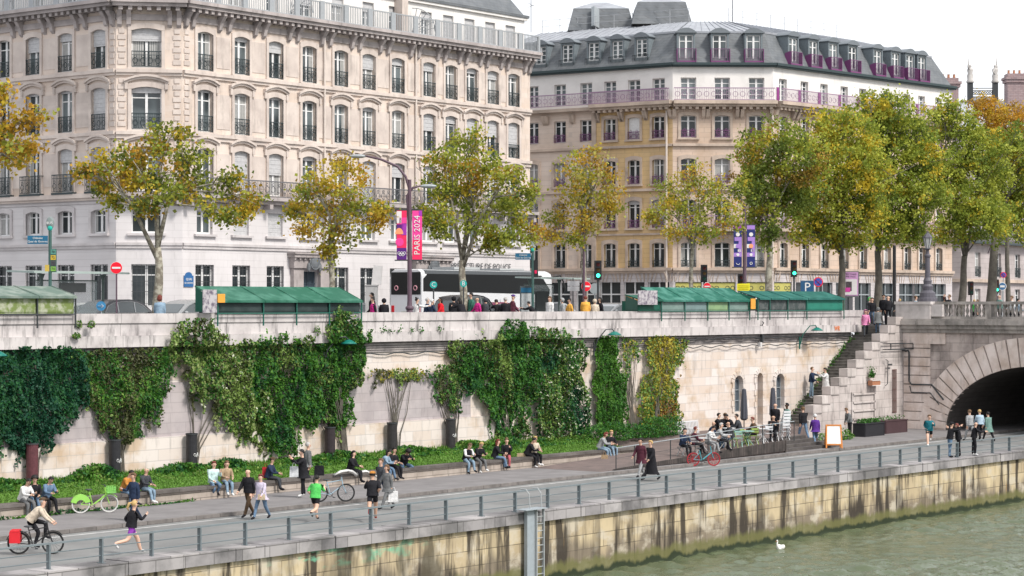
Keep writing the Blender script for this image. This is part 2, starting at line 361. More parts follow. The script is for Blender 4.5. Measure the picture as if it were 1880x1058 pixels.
for i, (o, nm) in enumerate(zip(wo, ('window','door','window'))):
    a0, b0, z0, z1 = o; cx = GX0+(a0+b0)/2; w = b0-a0
    # arched stone head: two spandrels close the corners of the opening
    mb = MB(); n = 8
    for s_ in (-1, 1):
        pts = [(cx+s_*w/2, 66.99, z1), (cx+s_*w/2, 66.99, z1-w*.42)]+[(cx+s_*w/2*math.cos(q), 66.99, z1-w*.42+w*.42*math.sin(q)) for q in [math.pi/2*(k/n) for k in range(1, n+1)]]
        mb.prism(pts, (0,0,0), (0,.3,0))
    ag = [math.pi*k/8 for k in range(9)]
    for k in range(8):
        q0, q1 = ag[k]+.03, ag[k+1]-.03; r0, r1 = w/2, w/2+.32
        mb.prism([(cx+r0*math.cos(q0),66.93,z1-w*.42+.84*r0*math.sin(q0)), (cx+r1*math.cos(q0),66.93,z1-w*.42+.84*r1*math.sin(q0)), (cx+r1*math.cos(q1),66.93,z1-w*.42+.84*r1*math.sin(q1)), (cx+r0*math.cos(q1),66.93,z1-w*.42+.84*r0*math.sin(q1))], (0,0,0), (0,.08,0))
    for s_ in (-1, 1):
        z = z0
        while z < z1-w*.42-.2:
            ww = .3 if int((z-z0)/.35) % 2 else .2; mb.box(min(cx+s_*w/2, cx+s_*(w/2+ww)), max(cx+s_*w/2, cx+s_*(w/2+ww)), 66.935, 67.0, z, z+.33); z += .35
    mb.build('arch_surround', wall_stone, rw, world=True)
    if nm == 'window':
        wn = MB().box(cx-w/2, cx+w/2, 67.28, 67.36, z0, z1).build('window', flat('dark_glass_wall', (.08,.10,.12), rough=.15, spec=.6), rw, world=True)
        mb = MB()
        for k in (-.5,-.02,.46): mb.box(cx+w*k, cx+w*k+.04, 67.2, 67.27, z0, z1)
        for k in range(4): mb.box(cx-w/2, cx+w/2, 67.21, 67.265, z0+k*.62, z0+k*.62+.04)
        mb.build('frame', m_greyp, wn, world=True)
    else:
        MB().box(cx-.31, cx+.02, 67.2, 67.3, z0, z1).build('door', flat('ochre_door', (.55,.36,.10)), rw, world=True)
        MB().box(cx+.02, cx+.31, 67.34, 67.4, z0, z1).build('door_panel', flat('grey_door', (.32,.31,.33)), rw, world=True)
# ---- stepped stair to the street, with its outer wall
st_ = thing('stone_staircase', 'worn stone stairs climbing along the wall to the bridge, with stepped block parapet', 'staircase', (117,65.5,0))
stair_m = nmat('stair_stone', (.20,.19,.175), (.09,.085,.08), sc_=2, bump=.2)
x0s, x1s, zs0, zs1, ns = 112.8, 122.0, .75, 6.5, 33
mb = MB()
for i in range(ns):
    xa = x0s+(x1s-x0s)*i/ns; z = zs0+(zs1-zs0)*(i+1)/ns
    mb.box(xa, xa+.42, 64.6, 67.0, z-.62, z-.05); mb.box(xa-.04, xa+.42, 64.6, 67.0, z-.05, z)
mb.box(121.9, 126, 64.6, 67.35, 5.9, 6.498)
mb.build('steps', stair_m, st_, world=True)
out_m = nmat('stair_wall_stone', (.60,.55,.53), (.42,.38,.36), sc_=.7, brick=(1.4,.51,.6,(.9,.88,.88)), bump=.3, streak=.55)
mb = MB(); nb = 11; xx = [111.0+1.01*i for i in range(nb+1)]
for i in range(nb):
    zt = 1.99+.51*i; zz = min(zt, 7.4); xe = xx[i+1] if i < nb-1 else 122.19
    mb.box(xx[i]+.0, xe, 64.1, 64.6, -.2, zz-.5)
    mb.box(xx[i]-.06, xe-.01, 64.04, 64.62, zz-.5+.003, zz)
mb.box(110.5,111.0,64.1,64.6,-.2,1.1); mb.build('outer_wall', out_m, st_, world=True)
mb = MB()
for k in range(4): mb.box(115.6, 118.4, 64.02, 64.1, .9+.5*k, 1.0+.5*k)
mb.box(115.5,115.7,64.02,64.1,.13,2.6); mb.box(118.3,118.5,64.02,64.1,.13,3.0)
mb.build('pilaster_panel', out_m, st_, world=True)
gx = U(1641, 64.1)
MB().box(gx-.24, gx+.24, 64.085, 64.1, 1.15, 3.85).build('slit_window', flat('slit_recess', (.34,.30,.28)), st_, world=True)
mb = MB()
for k in range(4): mb.box(gx-.24+.15*k, gx-.21+.15*k, 64.03, 64.06, 1.15, 3.85)
for z in (1.2,1.9,2.6,3.3,3.8): mb.box(gx-.26, gx+.26, 64.035, 64.055, z, z+.04)
mb.build('window_grille', flat('rusty_iron', (.16,.09,.08)), st_, world=True)
# ================================================================ BRIDGE
BX = 122.2
br = thing('stone_bridge', 'stone arch bridge with rusticated pier, voussoirs and a baluster parapet', 'bridge', (BX,55,0))
bm_ = nmat('bridge_stone', (.52,.45,.42), (.22,.19,.18), sc_=.55, ang=R(90), streak=.6, bump=.3, lo=.4, hi=.65, brick=(1.6,.55,.55,(.85,.84,.83)))
vm = nmat('voussoir_stone', (.76,.67,.63), (.50,.40,.34), sc_=.9, ang=R(90), streak=.4, bump=.25)
bc = nmat('bridge_cornice', (.42,.385,.36), (.17,.16,.15), sc_=.8, ang=R(90), streak=.55)
arches = [(55.3, 5.9, 3.95, .2), (35.5, 11.5, 5.2, -.9)]
def intr(y):
    for c0, a0, h0, zb0 in arches:
        if abs(y-c0) < a0: return zb0+h0*math.sqrt(1-((y-c0)/a0)**2)
    return None
mb = MB()
ys = sorted({64.1, 20, *[c0+a0*math.cos(math.pi*k/48) for c0, a0, *_ in arches for k in range(49)]})
for ya, yb in zip(ys, ys[1:]):
    ym = (ya+yb)/2; inside = intr(ym) is not None
    if inside:
        for (c0, a0, h0, zb0) in arches:
            if abs(ym-c0) < a0:
                za_ = zb0+h0*math.sqrt(max(0, 1-((ya-c0)/a0)**2)); zb_ = zb0+h0*math.sqrt(max(0, 1-((yb-c0)/a0)**2))
        mb.quad((BX,yb,zb_),(BX,ya,za_),(BX,ya,6.12),(BX,yb,6.12))
    else: mb.quad((BX,yb,-3),(BX,ya,-3),(BX,ya,6.12),(BX,yb,6.12))
mb.build('spandrel', bm_, br, world=True)
mb = MB()
for c0, a0, h0, zb0 in arches:
    n = 32
    for k in range(n):
        q0, q1 = math.pi*k/n, math.pi*(k+1)/n
        P0, P1 = (c0+a0*math.cos(q0), zb0+h0*math.sin(q0)), (c0+a0*math.cos(q1), zb0+h0*math.sin(q1))
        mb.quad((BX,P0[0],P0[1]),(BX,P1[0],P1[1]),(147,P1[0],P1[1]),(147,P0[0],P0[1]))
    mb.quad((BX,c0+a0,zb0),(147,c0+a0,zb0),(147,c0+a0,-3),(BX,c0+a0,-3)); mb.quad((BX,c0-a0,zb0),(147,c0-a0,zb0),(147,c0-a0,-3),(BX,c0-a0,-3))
mb.quad((146.6,49,-.1),(146.6,62,-.1),(146.6,62,5),(146.6,49,5))  # added end wall: blocks the passage so the tunnel stays dark
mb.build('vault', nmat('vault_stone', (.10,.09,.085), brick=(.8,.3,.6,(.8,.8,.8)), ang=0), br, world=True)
r = random.Random(5)
for (c0, a0, h0, zb0), n in zip(arches, (29, 45)):
    mb = MB(); th = 1.75 if a0 < 8 else 1.7
    for k in range(n):
        q0, q1 = math.pi*(k+.07)/n, math.pi*(k+.93)/n
        if zb0+h0*math.sin((q0+q1)/2) < -2: continue
        def P(q, o):
            nx, nz = math.cos(q)/a0, math.sin(q)/h0; l = math.hypot(nx, nz); return (BX-.13+r.uniform(-.0,.03), c0+a0*math.cos(q)+nx/l*o, min(zb0+h0*math.sin(q)+nz/l*o, 6.0))
        mb.prism([P(q0,0.003), P(q0,th), P(q1,th), P(q1,0.003)], (0,0,0), (.45,0,0))
    mb.build('arch_ring', vm, br, world=True)
mb = MB(); z = .14
while z < 5.4:
    mb.box(BX-.07, BX+.05, 61.25+max(0,(z-.6)*.0), 62.2+.02, z, z+.5) if z < 1.0 else None
    mb.box(BX-.1, BX+.06, 62.25, 64.07, z, z+.5); z += .56
mb.box(BX-.14, BX+.06, 61.2, 64.09, 5.42, 6.1)
mb.build('pier', vm, br, world=True)
mb = MB().box(BX-.25,BX+.5,20,64.3,6.12,6.35).box(BX-.42,BX+.5,20,64.4,6.353,6.6).box(BX-.6,BX+.6,20,64.5,6.603,6.85).box(BX-.5,BX+.6,20,64.45,6.853,6.97)
mb.build('cornice', bc, br, world=True)
MB().box(BX+.6,146.5,20,66.9,6.15,6.62).build('deck', m_walk, br, world=True)
MB().box(BX+.1,BX+.62,20,62.2,6.97,7.12).box(BX+.08,BX+.64,20,62.0,7.86,8.04).build('parapet_rails', bc, br, world=True)
MB().box(BX-.2,BX+.9,62.2,64.55,6.5,7.86).box(BX-.28,BX+.98,62.12,64.62,7.863,8.04).box(BX-.1,BX+.8,61.4,62.19,7.12,7.86).build('pedestal', nmat('pedestal_stone', (.58,.54,.53), (.40,.37,.36), ang=R(90), streak=.3), br, world=True)
bal = [(.09,0),(.1,.06),(.06,.1),(.05,.16),(.095,.28),(.11,.36),(.08,.47),(.05,.56),(.05,.62),(.08,.66),(.085,.74)]
bme = MB().lathe(bal, n=10).mesh('baluster', bc, True)
y = 61.3; k = 0
while y > 44:
    if k % 11 == 10:
        MB().box(BX+.12,BX+.6,y-.32,y+.08,7.12,7.86).build('parapet_pier', bc, br, world=True); y -= .55
    else:
        link('baluster', bme, br, loc=(.36, y-55, 7.12)); y -= .27
    k += 1
# ================================================================ GRASS BANK AND LOW WALL
m_soil = nmat('bank_grass', (.10,.20,.035), (.06,.13,.02), sc_=3)
struct('grass_bank', MB().add([(GX0,63.08,.55),(90,63.08,.55),(90,66.85,1.0),(GX0,66.85,1.0)], [(0,1,2,3)]), m_soil)
lw = thing('low_wall', 'low dark-capped retaining wall people sit on, along the grass bank', 'low wall', (50,62.8,0))
MB().box(GX0,91.5,62.66,63.1,0,.54).build('wall', nmat('low_wall_stone', (.46,.40,.35), (.33,.28,.24), brick=(2.2,.22,.45,(.85,.85,.85)), streak=.4), lw, world=True)
MB().box(GX0,91.5,62.55,63.15,.543,.66).build('coping', m_copd, lw, world=True)
# ---- terrace, ramp, steps
def zdeck(x): return .135+.605*max(0, min(1, (x-82)/16.5))
def deck_at(px, py):
    best = None
    for i in range(70):
        Y = 59.1+.1*i; P = onY(px, py, Y); e = abs(P.z-zdeck(P.x))
        if best is None or e < best[0]: best = (e, P.x, Y, zdeck(P.x))
    return best[1:]
tr = thing('cafe_terrace', 'raised cafe terrace with dark timber front, ramp and side steps', 'terrace', (96,62,0))
m_plank = nmat('dark_timber', (.09,.075,.07), (.04,.036,.034), sc_=2, brick=(.16,6,.25,(.7,.7,.7)))
m_deckb = nmat('deck_boards', (.19,.145,.135), (.13,.105,.10), sc_=1.5, brick=(.3,9,.6,(.85,.85,.85)))
mb = MB(); mb.add([(91.5,58.6,zdeck(91.5)),(98.5,58.6,.74),(98.5,66.99,.74),(91.5,66.99,zdeck(91.5)),(91.5,58.6,-.1),(98.5,58.6,-.1),(98.5,66.99,-.1),(91.5,66.99,-.1)], [(0,1,2,3),(0,4,5,1),(3,2,6,7),(0,3,7,4),(1,5,6,2)]).box(98.502,104.2,60.6,66.99,-.1,.742).box(104.202,112.9,64.13,66.99,-.1,.741)
mb.add([(82,58.6,.135),(91.499,58.6,zdeck(91.5)),(91.499,62.5,zdeck(91.5)),(82,62.5,.135),(82,58.6,-.1),(91.5,58.6,-.1),(91.5,62.5,-.1),(82,62.5,-.1)], [(0,1,2,3),(0,4,5,1),(3,2,6,7)])
mb.build('deck', m_deckb, tr, world=True)
mb = MB(); mb.add([(83,58.5,.2),(91.5,58.5,zdeck(91.5)+.04),(98.5,58.5,.78),(98.5,58.5,.22),(91.5,58.5,.17),(83,58.5,.15),(83,58.6,.2),(91.5,58.6,zdeck(91.5)+.04),(98.5,58.6,.78)], [(0,5,4,1),(1,4,3,2),(0,1,7,6),(1,2,8,7)])
mb.box(98.45,98.56,58.5,60.6,.14,.78); mb.build('front_boards', m_plank, tr, world=True)
mb = MB()
for k in range(4): mb.box(98.57,104.9-.5*k,58.75+.47*k,61,.13+.152*k+.002,.13+.152*(k+1))
mb.build('steps', nmat('dark_steps', (.10,.09,.085), (.05,.045,.045), sc_=2), tr, world=True)
# ================================================================ BUILDINGS
m_wf = flat('white_window_paint', (.74,.74,.74), rough=.5)
m_glass = nmat('window_glass', (.15,.18,.19), (.02,.03,.035), lo=.4, hi=.6, sc_=.3, rough=.12, spec=.7, det=2)
m_glassd = nmat('window_glass_dark', (.035,.045,.05), (.015,.02,.022), sc_=.45, rough=.12, spec=.5, det=2)
m_shut = flat('roller_shutter', (.50,.50,.51), mott=.2)
m_shutw = flat('white_blind', (.74,.74,.74))
m_bal = flat('balcony_iron', (.035,.05,.055), rough=.5)
m_plum = flat('plum_balcony', (.17,.07,.16), rough=.5)
b1_w = nmat('beige_limestone', (.68,.59,.53), (.54,.455,.395), sc_=.35, brick=(1.1,.36,.93,(.96,.93,.9)), streak=.3, bump=.1)
b1_l = nmat('pale_base_stone', (.62,.595,.60), (.54,.515,.515), sc_=.3, brick=(1.6,.42,.86,(.97,.97,.97)), streak=.14)
b1_t = nmat('moulding_limestone', (.61,.535,.485), (.46,.395,.36), sc_=.8, streak=.3, bump=.15)
b1_tp = nmat('pale_moulding', (.56,.53,.53), (.42,.395,.395), sc_=.8, streak=.25)
b1_c = nmat('sooty_cornice', (.44,.395,.385), (.28,.25,.245), sc_=.7, streak=.5)
m_att = nmat('attic_plaster', (.74,.72,.70), (.66,.64,.62), sc_=.6, streak=.15)
m_zrail = flat('grey_lead_railing', (.33,.35,.37), rough=.6)
m_slate = nmat('slate_roof', (.165,.175,.185), (.115,.125,.135), sc_=1.2, rough=.6, brick=(.35,.22,.75,(.85,.87,.9)), ang=.5, bump=.1)
m_zinc = nmat('zinc_roof', (.33,.35,.38), (.25,.26,.29), sc_=1.1, rough=.55, streak=.25)
_wc = {}; _cur = {}; _cr = random.Random(77)
def wmeshes(w, h, kind, fr, sh, rail, sur, arch):
    """local: x along the facade, y inward, z up, origin at the bottom centre of the opening"""
    k = (round(w,2), round(h,2), kind, fr.name, round(sh,2), rail, sur, arch)
    if k in _wc: return _wc[k]
    out = []; mb = MB(); y0, y1 = .24, .31; t_ = .07
    mb.box(-w/2,-w/2+t_,y0,y1,0,h).box(w/2-t_,w/2,y0,y1,0,h).box(-w/2+t_,w/2-t_,y0,y1,h-t_,h).box(-w/2+t_,w/2-t_,y0,y1,0,t_*1.6)
    mb.box(-.075,.075,y0-.02,y1-.01,t_*1.6,h-t_)
    zt = h*.74
    mb.box(-w/2+t_,-.075,y0+.01,y1-.012,zt,zt+.06).box(.075,w/2-t_,y0+.01,y1-.012,zt,zt+.06)
    if kind == 'bars4':
        for q in (.25,.5): mb.box(-w/2+t_,-.075,y0+.012,y1-.014,h*q,h*q+.045).box(.075,w/2-t_,y0+.012,y1-.014,h*q,h*q+.045)
    frame_ = ('window', mb.mesh('window', fr))
    subs = [('pane', MB().box(-w/2+.02,w/2-.02,.285,.30,.03,h-.03).mesh('pane', m_glassd if kind in ('dark','grille') else m_glass))]
    if sh > 0:
        mb = MB(); n = max(2, int(h*sh/.12))
        for i in range(n): 
            z1 = h-.01-i*h*sh/n; mb.box(-w/2+.01,w/2-.01,.13+.012*(i % 2),.17,z1-h*sh/n+.004,z1)
        subs.append(('roller_shutter', mb.mesh('roller_shutter', m_shutw if kind == 'blind' else m_shut)))
    if rail:
        mb = MB(); rh, rd, rw_, mt = {'iron': (.98,-.04,0,m_bal), 'big': (1.1,-.28,.3,m_bal), 'plum': (.62,-.05,0,m_plum), 'low': (.55,.0,0,m_bal)}[rail]
        a, b = -w/2-rw_, w/2+rw_; y = rd
        mb.box(a,b,y-.03,y+.03,rh-.05,rh).box(a,b,y-.02,y+.02,.06,.1).box(a,b,y-.015,y+.015,rh-.25,rh-.22)
        n = max(6, int((b-a)/.13))
        for i in range(n+1): x = a+.012+(b-a-.024)*i/n; mb.box(x-.011,x+.011,y-.011,y+.011,.1,rh-.05)
        for i in range(int((b-a)/.42)):
            x = a+(i+.5)*(b-a)/int((b-a)/.42); mb.ring((x,y,.42),.15,.018,(0,1,0),12,4); mb.ring((x,y,.66),.08,.016,(0,1,0),10,4); mb.ring((x,y,.2),.07,.016,(0,1,0),10,4)
        if rail == 'big': mb.box(a,b,y-.06,.02,-.1,.02); mb.box(a,a+.03,y,.02,rh-.05,rh); mb.box(b-.03,b,y,.02,rh-.05,rh)
        subs.append(('railing', mb.mesh('railing', mt)))
    if kind == 'grille':
        mb = MB()
        for i in range(7): x = -w/2+.05+(w-.1)*i/6; mb.box(x-.012,x+.012,.08,.105,.02,h-.02)
        for z in (.2,.9,1.5,h-.25): mb.box(-w/2+.01,w/2-.01,.078,.108,z,z+.03)
        subs.append(('grille', mb.mesh('grille', m_iron)))
    if sur:
        sm = {'b1': b1_t, 'b1p': b1_tp, 'ped': b1_t, 'sill': b1_tp}.get(sur, None) or M.get(sur)
        mb = MB(); j = .2; pr = -.09
        if sur != 'sill': mb.box(-w/2-j,-w/2+.0,pr,.05,0,h-arch-.002).box(w/2-.0,w/2+j,pr,.05,0,h-arch-.002)
        ri = arch; n = 8
        def arc(x, base, rise, ww): return base+rise*(1-(2*x/ww)**2)
        if sur != 'sill':
            for i in range(n):
                xa, xb = -w/2-j+(w+2*j)*i/n, -w/2-j+(w+2*j)*(i+1)/n
                ia, ib = arc(max(-w/2,min(w/2,xa)), h-ri, ri, w), arc(max(-w/2,min(w/2,xb)), h-ri, ri, w)
                oa, ob = arc(xa, h+.16, ri, w+2*j), arc(xb, h+.16, ri, w+2*j)
                mb.prism([(xa,pr,ia),(xb,pr,ib),(xb,pr,ob),(xa,pr,oa)], (0,0,0), (0,.14,0))
        mb.box(-w/2-j-.05,w/2+j+.05,pr-.08,.2,-.14,-.002)
        if sur == 'ped':      # arched hood with small consoles
            jj = .42
            for i in range(n):
                xa, xb = -w/2-jj+(w+2*jj)*i/n, -w/2-jj+(w+2*jj)*(i+1)/n
                oa, ob = arc(xa, h+.42, .3, w+2*jj), arc(xb, h+.42, .3, w+2*jj)
                mb.prism([(xa,-.26,oa-.13),(xb,-.26,ob-.13),(xb,-.26,ob),(xa,-.26,oa)], (0,0,0), (0,.26,0))
                mb.prism([(xa,-.16,oa-.26),(xb,-.16,ob-.26),(xb,-.16,ob-.133),(xa,-.16,oa-.133)], (0,0,0), (0,.16,0))
            for s_ in (-1,1): mb.box(min(s_*(w/2+.205),s_*(w/2+.38)),max(s_*(w/2+.205),s_*(w/2+.38)),-.15,.01,h-.15,h+.22)
        subs.append(('surround', mb.mesh('surround', sm)))
    _wc[k] = (frame_, subs); return _wc[k]
def window(bld, pos, ang, w, h, kind='', fr=None, sh=0, rail=None, sur=None, arch=.14, name='window'):
    (nm, me), subs = wmeshes(w, h, kind, fr or m_wf, sh, rail, sur, arch)
    o = link(name, me, bld, loc=(pos[0]-bld.location.x, pos[1]-bld.location.y, pos[2]-bld.location.z), rot=ang)
    for n_, m_ in subs: link(n_, m_, o)
    if kind != 'grille' and sh < .9 and _cr.random() < .42:
        kk = (round(w,2), round(h,2), _cr.choice([.2,.3,.42]))
        if kk not in _cur:
            cb_ = MB()
            for s_ in (-1, 1):
                for i in range(5): x_ = s_*(w/2-.08-(w*kk[2]-.08)*i/5); x1_ = s_*(w/2-.08-(w*kk[2]-.08)*(i+.8)/5); cb_.box(min(x_,x1_),max(x_,x1_),.262+.006*(i%2),.28,.14,h-.08)
            _cur[kk] = cb_.mesh('curtain', flat('curtain_pale', (.42,.42,.41)))
        link('curtain', _cur[kk], o)
    return o
def baluster_rail(mb, f, s0, s1, d, z, h, sp=.14, posts=0, pw=.5, w=.02):
    mb.fbox(f, s0, s1, d-.03, d+.03, z+h-.07, z+h).fbox(f, s0, s1, d-.025, d+.025, z+.02, z+.07)
    n = int((s1-s0)/sp)
    for i in range(n+1):
        s_ = s0+(s1-s0)*i/n; mb.fbox(f, s_-w/2, s_+w/2, d-w/2, d+w/2, z+.07, z+h-.07)
    if posts:
        m = max(1, int(round((s1-s0)/posts)))
        for i in range(m+1):
            s_ = s0+(s1-s0)*i/m; mb.fbox(f, max(s0,s_-pw/2), min(s1,s_+pw/2), d-.05, d+.05, z, z+h+.02)
# ---------------- building 1 : long corner building on the left
bx = [U(335,93), U(973,93)]
C1 = Vector((bx[0],93)); C2 = Vector((bx[1],93))
C0 = Vector((C1.x-2.95, 95.6)); CL = C0+Vector((-3,45))*1.0
u_, v_ = ray(213); tt = C0.y/v_; C0 = Vector((C0.y/v_*u_, C0.y))
CL = C0+Vector((.0,42))
B1 = thing('corner_apartment_building', 'tall pale beige stone building with canted corner, five rows of windows and grey roof railing', 'building', (C1.x,93,6.5))
faces = [('left', CL, C0), ('cant', C0, C1), ('front', C1, C2)]
rw_ = random.Random(11)
ROWA, ROWB, ROWC, ROWD, ROWE = (21.6,2.3), (18.0,2.5), (14.45,2.6), (12.0,1.4), (7.7,2.5)
cols = {'left': [182,121,61.5,7,-52,-115], 'cant': [269], 'front': [375.8,443,505.5,566.8,625,676,729.6,787,827.4,866,904,942]}
shA = {375.8:0,443:.12,505.5:.3,566.8:0,625:.05,676:.42,729.6:.2,787:.25,827.4:0,866:.15,904:.25,942:.12,269:.32,182:.42,121:.2,61.5:.4,7:0}
shB = {182:1,787:.45,827.4:.2,866:.5,904:.45,942:.7,269:.14,676:.1,729.6:.06}
shC = {375.8:0,443:.9,505.5:.5,566.8:.1,625:0,676:1,729.6:.35,787:.2,827.4:.1,121:.3,61.5:0,182:.6,904:.5}
b1_q = b1_t
upper, lower, trim, ptrim = MB(), MB(), MB(), MB()
corn = MB(); brk = MB(); rail = MB(); balf = MB(); balr = MB(); quo_l = []
for nm, A_, B_ in faces:
    f, L, ang, A, D = frame(A_, B_); ops = []; S = []
    for px in cols[nm]:
        s_ = hit(A, D, px)
        if s_ < .8: continue
        S.append((px, s_)); w = 1.72 if nm == 'cant' else 1.28
        for z, h in (ROWA, ROWB, ROWC): ops.append((s_-w/2, s_+w/2, z, z+h))
        ops.append((s_-w/2, s_+w/2, *[ROWD[0], sum(ROWD)]))
        w2 = 1.5 if nm != 'cant' else 1.75
        door = nm == 'front' and px in (566.8, 787)
        ops.append((s_-w2/2, s_+w2/2, 7.0 if door else ROWE[0], 9.9 if door else sum(ROWE)))
        P = lambda z: (*f(s_, 0, z)[:2], z)
        ra = rw_.choice([0,.1,.2]); 
        window(B1, P(ROWA[0]), ang, w, ROWA[1], sh=shA.get(px, ra), rail='iron', sur='b1')
        window(B1, P(ROWB[0]), ang, w, ROWB[1], sh=shB.get(px, .06), rail='iron', sur='ped')
        window(B1, P(ROWC[0]), ang, w, ROWC[1], sh=shC.get(px, .1), rail='big' if nm == 'left' else None, sur='ped')
        window(B1, P(ROWD[0]), ang, w, ROWD[1], kind='' if nm == 'front' else 'dark', sh=1 if px in (443,505.5) else 0, sur='b1p' if nm == 'left' else 'sill')
        if door:
            dm = MB(); dm.box(-w2/2,w2/2,.2,.28,0,2.9); dm.box(-.02,.02,.17,.2,0,2.9).box(-w2/2,w2/2,.17,.2,2.1,2.2)
            o = dm.build('entrance_door', flat('blue_black_door', (.05,.07,.09), rough=.4), B1, loc=(P(7)[0]-B1.location.x, P(7)[1]-93, .5), rot=ang)
            pm = MB().box(-w2/2-.9,-w2/2-.02,-.3,.01,-.5,3.1).box(w2/2+.02,w2/2+.9,-.3,.01,-.5,3.1).box(-w2/2-1.0,w2/2+1.0,-.42,.01,3.103,3.75).box(-w2/2-1.15,w2/2+1.15,-.62,.01,3.753,3.95).box(-w2/2-1.2,w2/2+1.2,-.7,.01,3.953,4.05)
            for i in range(9): xx_ = -w2/2-1+i*(w2+2)/8; pm.box(xx_-.06,xx_+.06,-.55,-.4,3.6,3.75)
            pm.build('stone_portal', b1_c, o)
            cm = MB(); cm.ell((0,-.52,3.45),.36,.12,.42,14,8); cm.ring((0,-.52,3.45),.42,.07,(0,1,0),18,5)
            for s2 in (-1,1): cm.ell((s2*.5,-.48,3.15),.14,.1,.3,8,6)
            cm.ell((0,-.5,3.98),.16,.1,.14,8,6); cm.build('crest', m_slate, o)
        else: window(B1, P(ROWE[0]), ang, w2, ROWE[1], kind='grille')
    fwall(upper, f, 0, L, 14.35, 25.1, [o for o in ops if o[2] > 14.3]); fwall(lower, f, 0, L, 6.3, 14.35, [o for o in ops if o[2] < 14.3])
    e0 = 0 if nm == 'left' else -.0
    for z, h, d in ((21.32,.2,.22),(21.15,.17,.12),(17.72,.2,.22),(17.5,.22,.12)): trim.fbox(f, e0, L, .002, d, z, z+h)
    if nm == 'left': trim.fbox(f, 0, L, .002, .3, 14.1, 14.36); trim.fbox(f, 0, L, .002, .16, 13.95, 14.098)
    for z, h, d in ((11.3,.16,.14),(11.12,.18,.08),(13.75,.1,.07)): ptrim.fbox(f, e0, L, .002, d, z, z+h)
    # frieze, cornice, brackets
    corn.fbox(f, 0, L, .002, .1, 24.35, 24.7); corn.fbox(f, -.2, L+.25, .002, .78, 25.1, 25.3); corn.fbox(f, -.25, L+.3, .0, .92, 25.303, 25.5)
    n = int(L/.52)
    for i in range(n): s_ = (i+.5)*L/n; brk.fbox(f, s_-.12, s_+.12, .1, .68, 24.88, 25.098)
    mids = [0.35]+[(a+b)/2 for (_, a), (_, b) in zip(sorted(S, key=lambda q: q[1]), sorted(S, key=lambda q: q[1])[1:])]+[L-.35]
    for s_ in mids:
        for o_ in (-.38,.38):
            q = s_+o_
            if not .15 < q < L-.15: q = min(max(q,.2), L-.2)
            P_ = [f(q-.13,.003,23.95), f(q-.13,.2,24.1), f(q-.13,.3,24.5), f(q-.13,.6,24.87), f(q-.13,.003,24.87)]
            d_ = Vector(f(q+.13,0,0))-Vector(f(q-.13,0,0)); brk.prism(P_, (0,0,0), d_)
    # pilaster strips either side of each window and panel outlines between
    for a, b in zip([m for m in mids], mids[1:]):
        for z0, z1 in ((21.6,23.7),(18.0,20.3),(14.6,16.8)):
            wd = .55
            trim.fbox(f, a-wd, a+wd, .002, .028, z0+.25, z1) if a > 1 else None
    baluster_rail(rail, f, -.1, L+.1, .78, 25.5, 1.15, .16, posts=2.2, pw=.42, w=.035)
    if nm != 'left':   # continuous balcony
        balf.fbox(f, -.1 if nm == 'cant' else -.3, L+.1, .002, .75, 14.12, 14.32).fbox(f, 0, L, .002, .5, 13.9, 14.118)
        n = int(L/1.6)
        for i in range(n+1): s_ = .2+(L-.4)*i/max(n,1); balf.fbox(f, s_-.14, s_+.14, .003, .62, 13.62, 13.9)
        baluster_rail(balr, f, 0, L, .7, 14.32, 1.0, .13)
        m_ = int(L/.5)
        for i in range(m_):
            s_ = (i+.5)*L/m_; c_ = f(s_, .7, 14.8); balr.ring(c_, .19, .022, (D.y,-D.x,0), 10, 4); balr.ring(f(s_,.7,15.1), .08, .02, (D.y,-D.x,0), 8, 4)
    # quoins
    for e in ([L-.62] if nm == 'left' else [.02, L-.62] if nm == 'cant' else [.02]):
        z = 14.6; k = 0; quo = MB(); quo_l.append(quo)
        while z < 23.9:
            if 21 < z < 21.55 or 17.3 < z < 17.9:
                if quo.v: quo = MB(); quo_l.append(quo)
            else: quo.fbox(f, e+.08+(.07 if k % 2 else 0), e+.54-(.07 if k % 2 else 0), .002, .05, z, z+.27)
            z += .36; k += 1
    if nm == 'front':
        pm = MB()
        for px in (593, 761): s_ = hit(A, D, px); pm.tube([f(s_,.14,25.0), f(s_,.14,14.5), f(s_,.14,6.6)], .07, 8)
        pm.build('drainpipe', flat('cream_pipe', (.62,.55,.50)), B1, world=True)
        a_ = hit(A, D, 882); lm = lettering('PRÉFECTURE DE POLICE', .62, tuple(Vector(f(a_, .09, 10.42))-B1.location), ang, m_iron, B1, squeeze=.98)
        sgn = MB(); s_ = hit(A, D, 328); sgn.fbox(f, s_-.36, s_+.36, .01, .05, 9.0, 9.7); sgn.prism([f(s_+.25*math.cos(q),.012,9.7+.2*math.sin(q)) for q in [math.pi*k/8 for k in range(9)]], (0,0,0), Vector(f(0,.03,0))-Vector(f(0,0,0)))
fx, Lx, ax, Ax, Dx = frame(C0, C1)
s_ = hit(Ax, Dx, 328); u_, v_ = ray(328)
for q_ in quo_l: q_.build('quoin', b1_t, B1, world=True)
for mb_, nm_, mt in ((upper,'wall',b1_w),(lower,'lower_wall',b1_l),(trim,'string_course',b1_t),(ptrim,'base_course',b1_tp),(corn,'cornice',b1_c),(brk,'bracket',b1_c),(rail,'roof_railing',m_zrail),(balf,'balcony',b1_c),(balr,'balcony_railing',flat('weathered_iron', (.13,.13,.14), rough=.6))):
    mb_.build(nm_, mt, B1, world=True)
plq = thing('street_name_plate', 'small blue enamel street name plate on the pale ground floor wall', 'sign', tuple(Vector((C1.x+.45, 92.98, 9.25))))
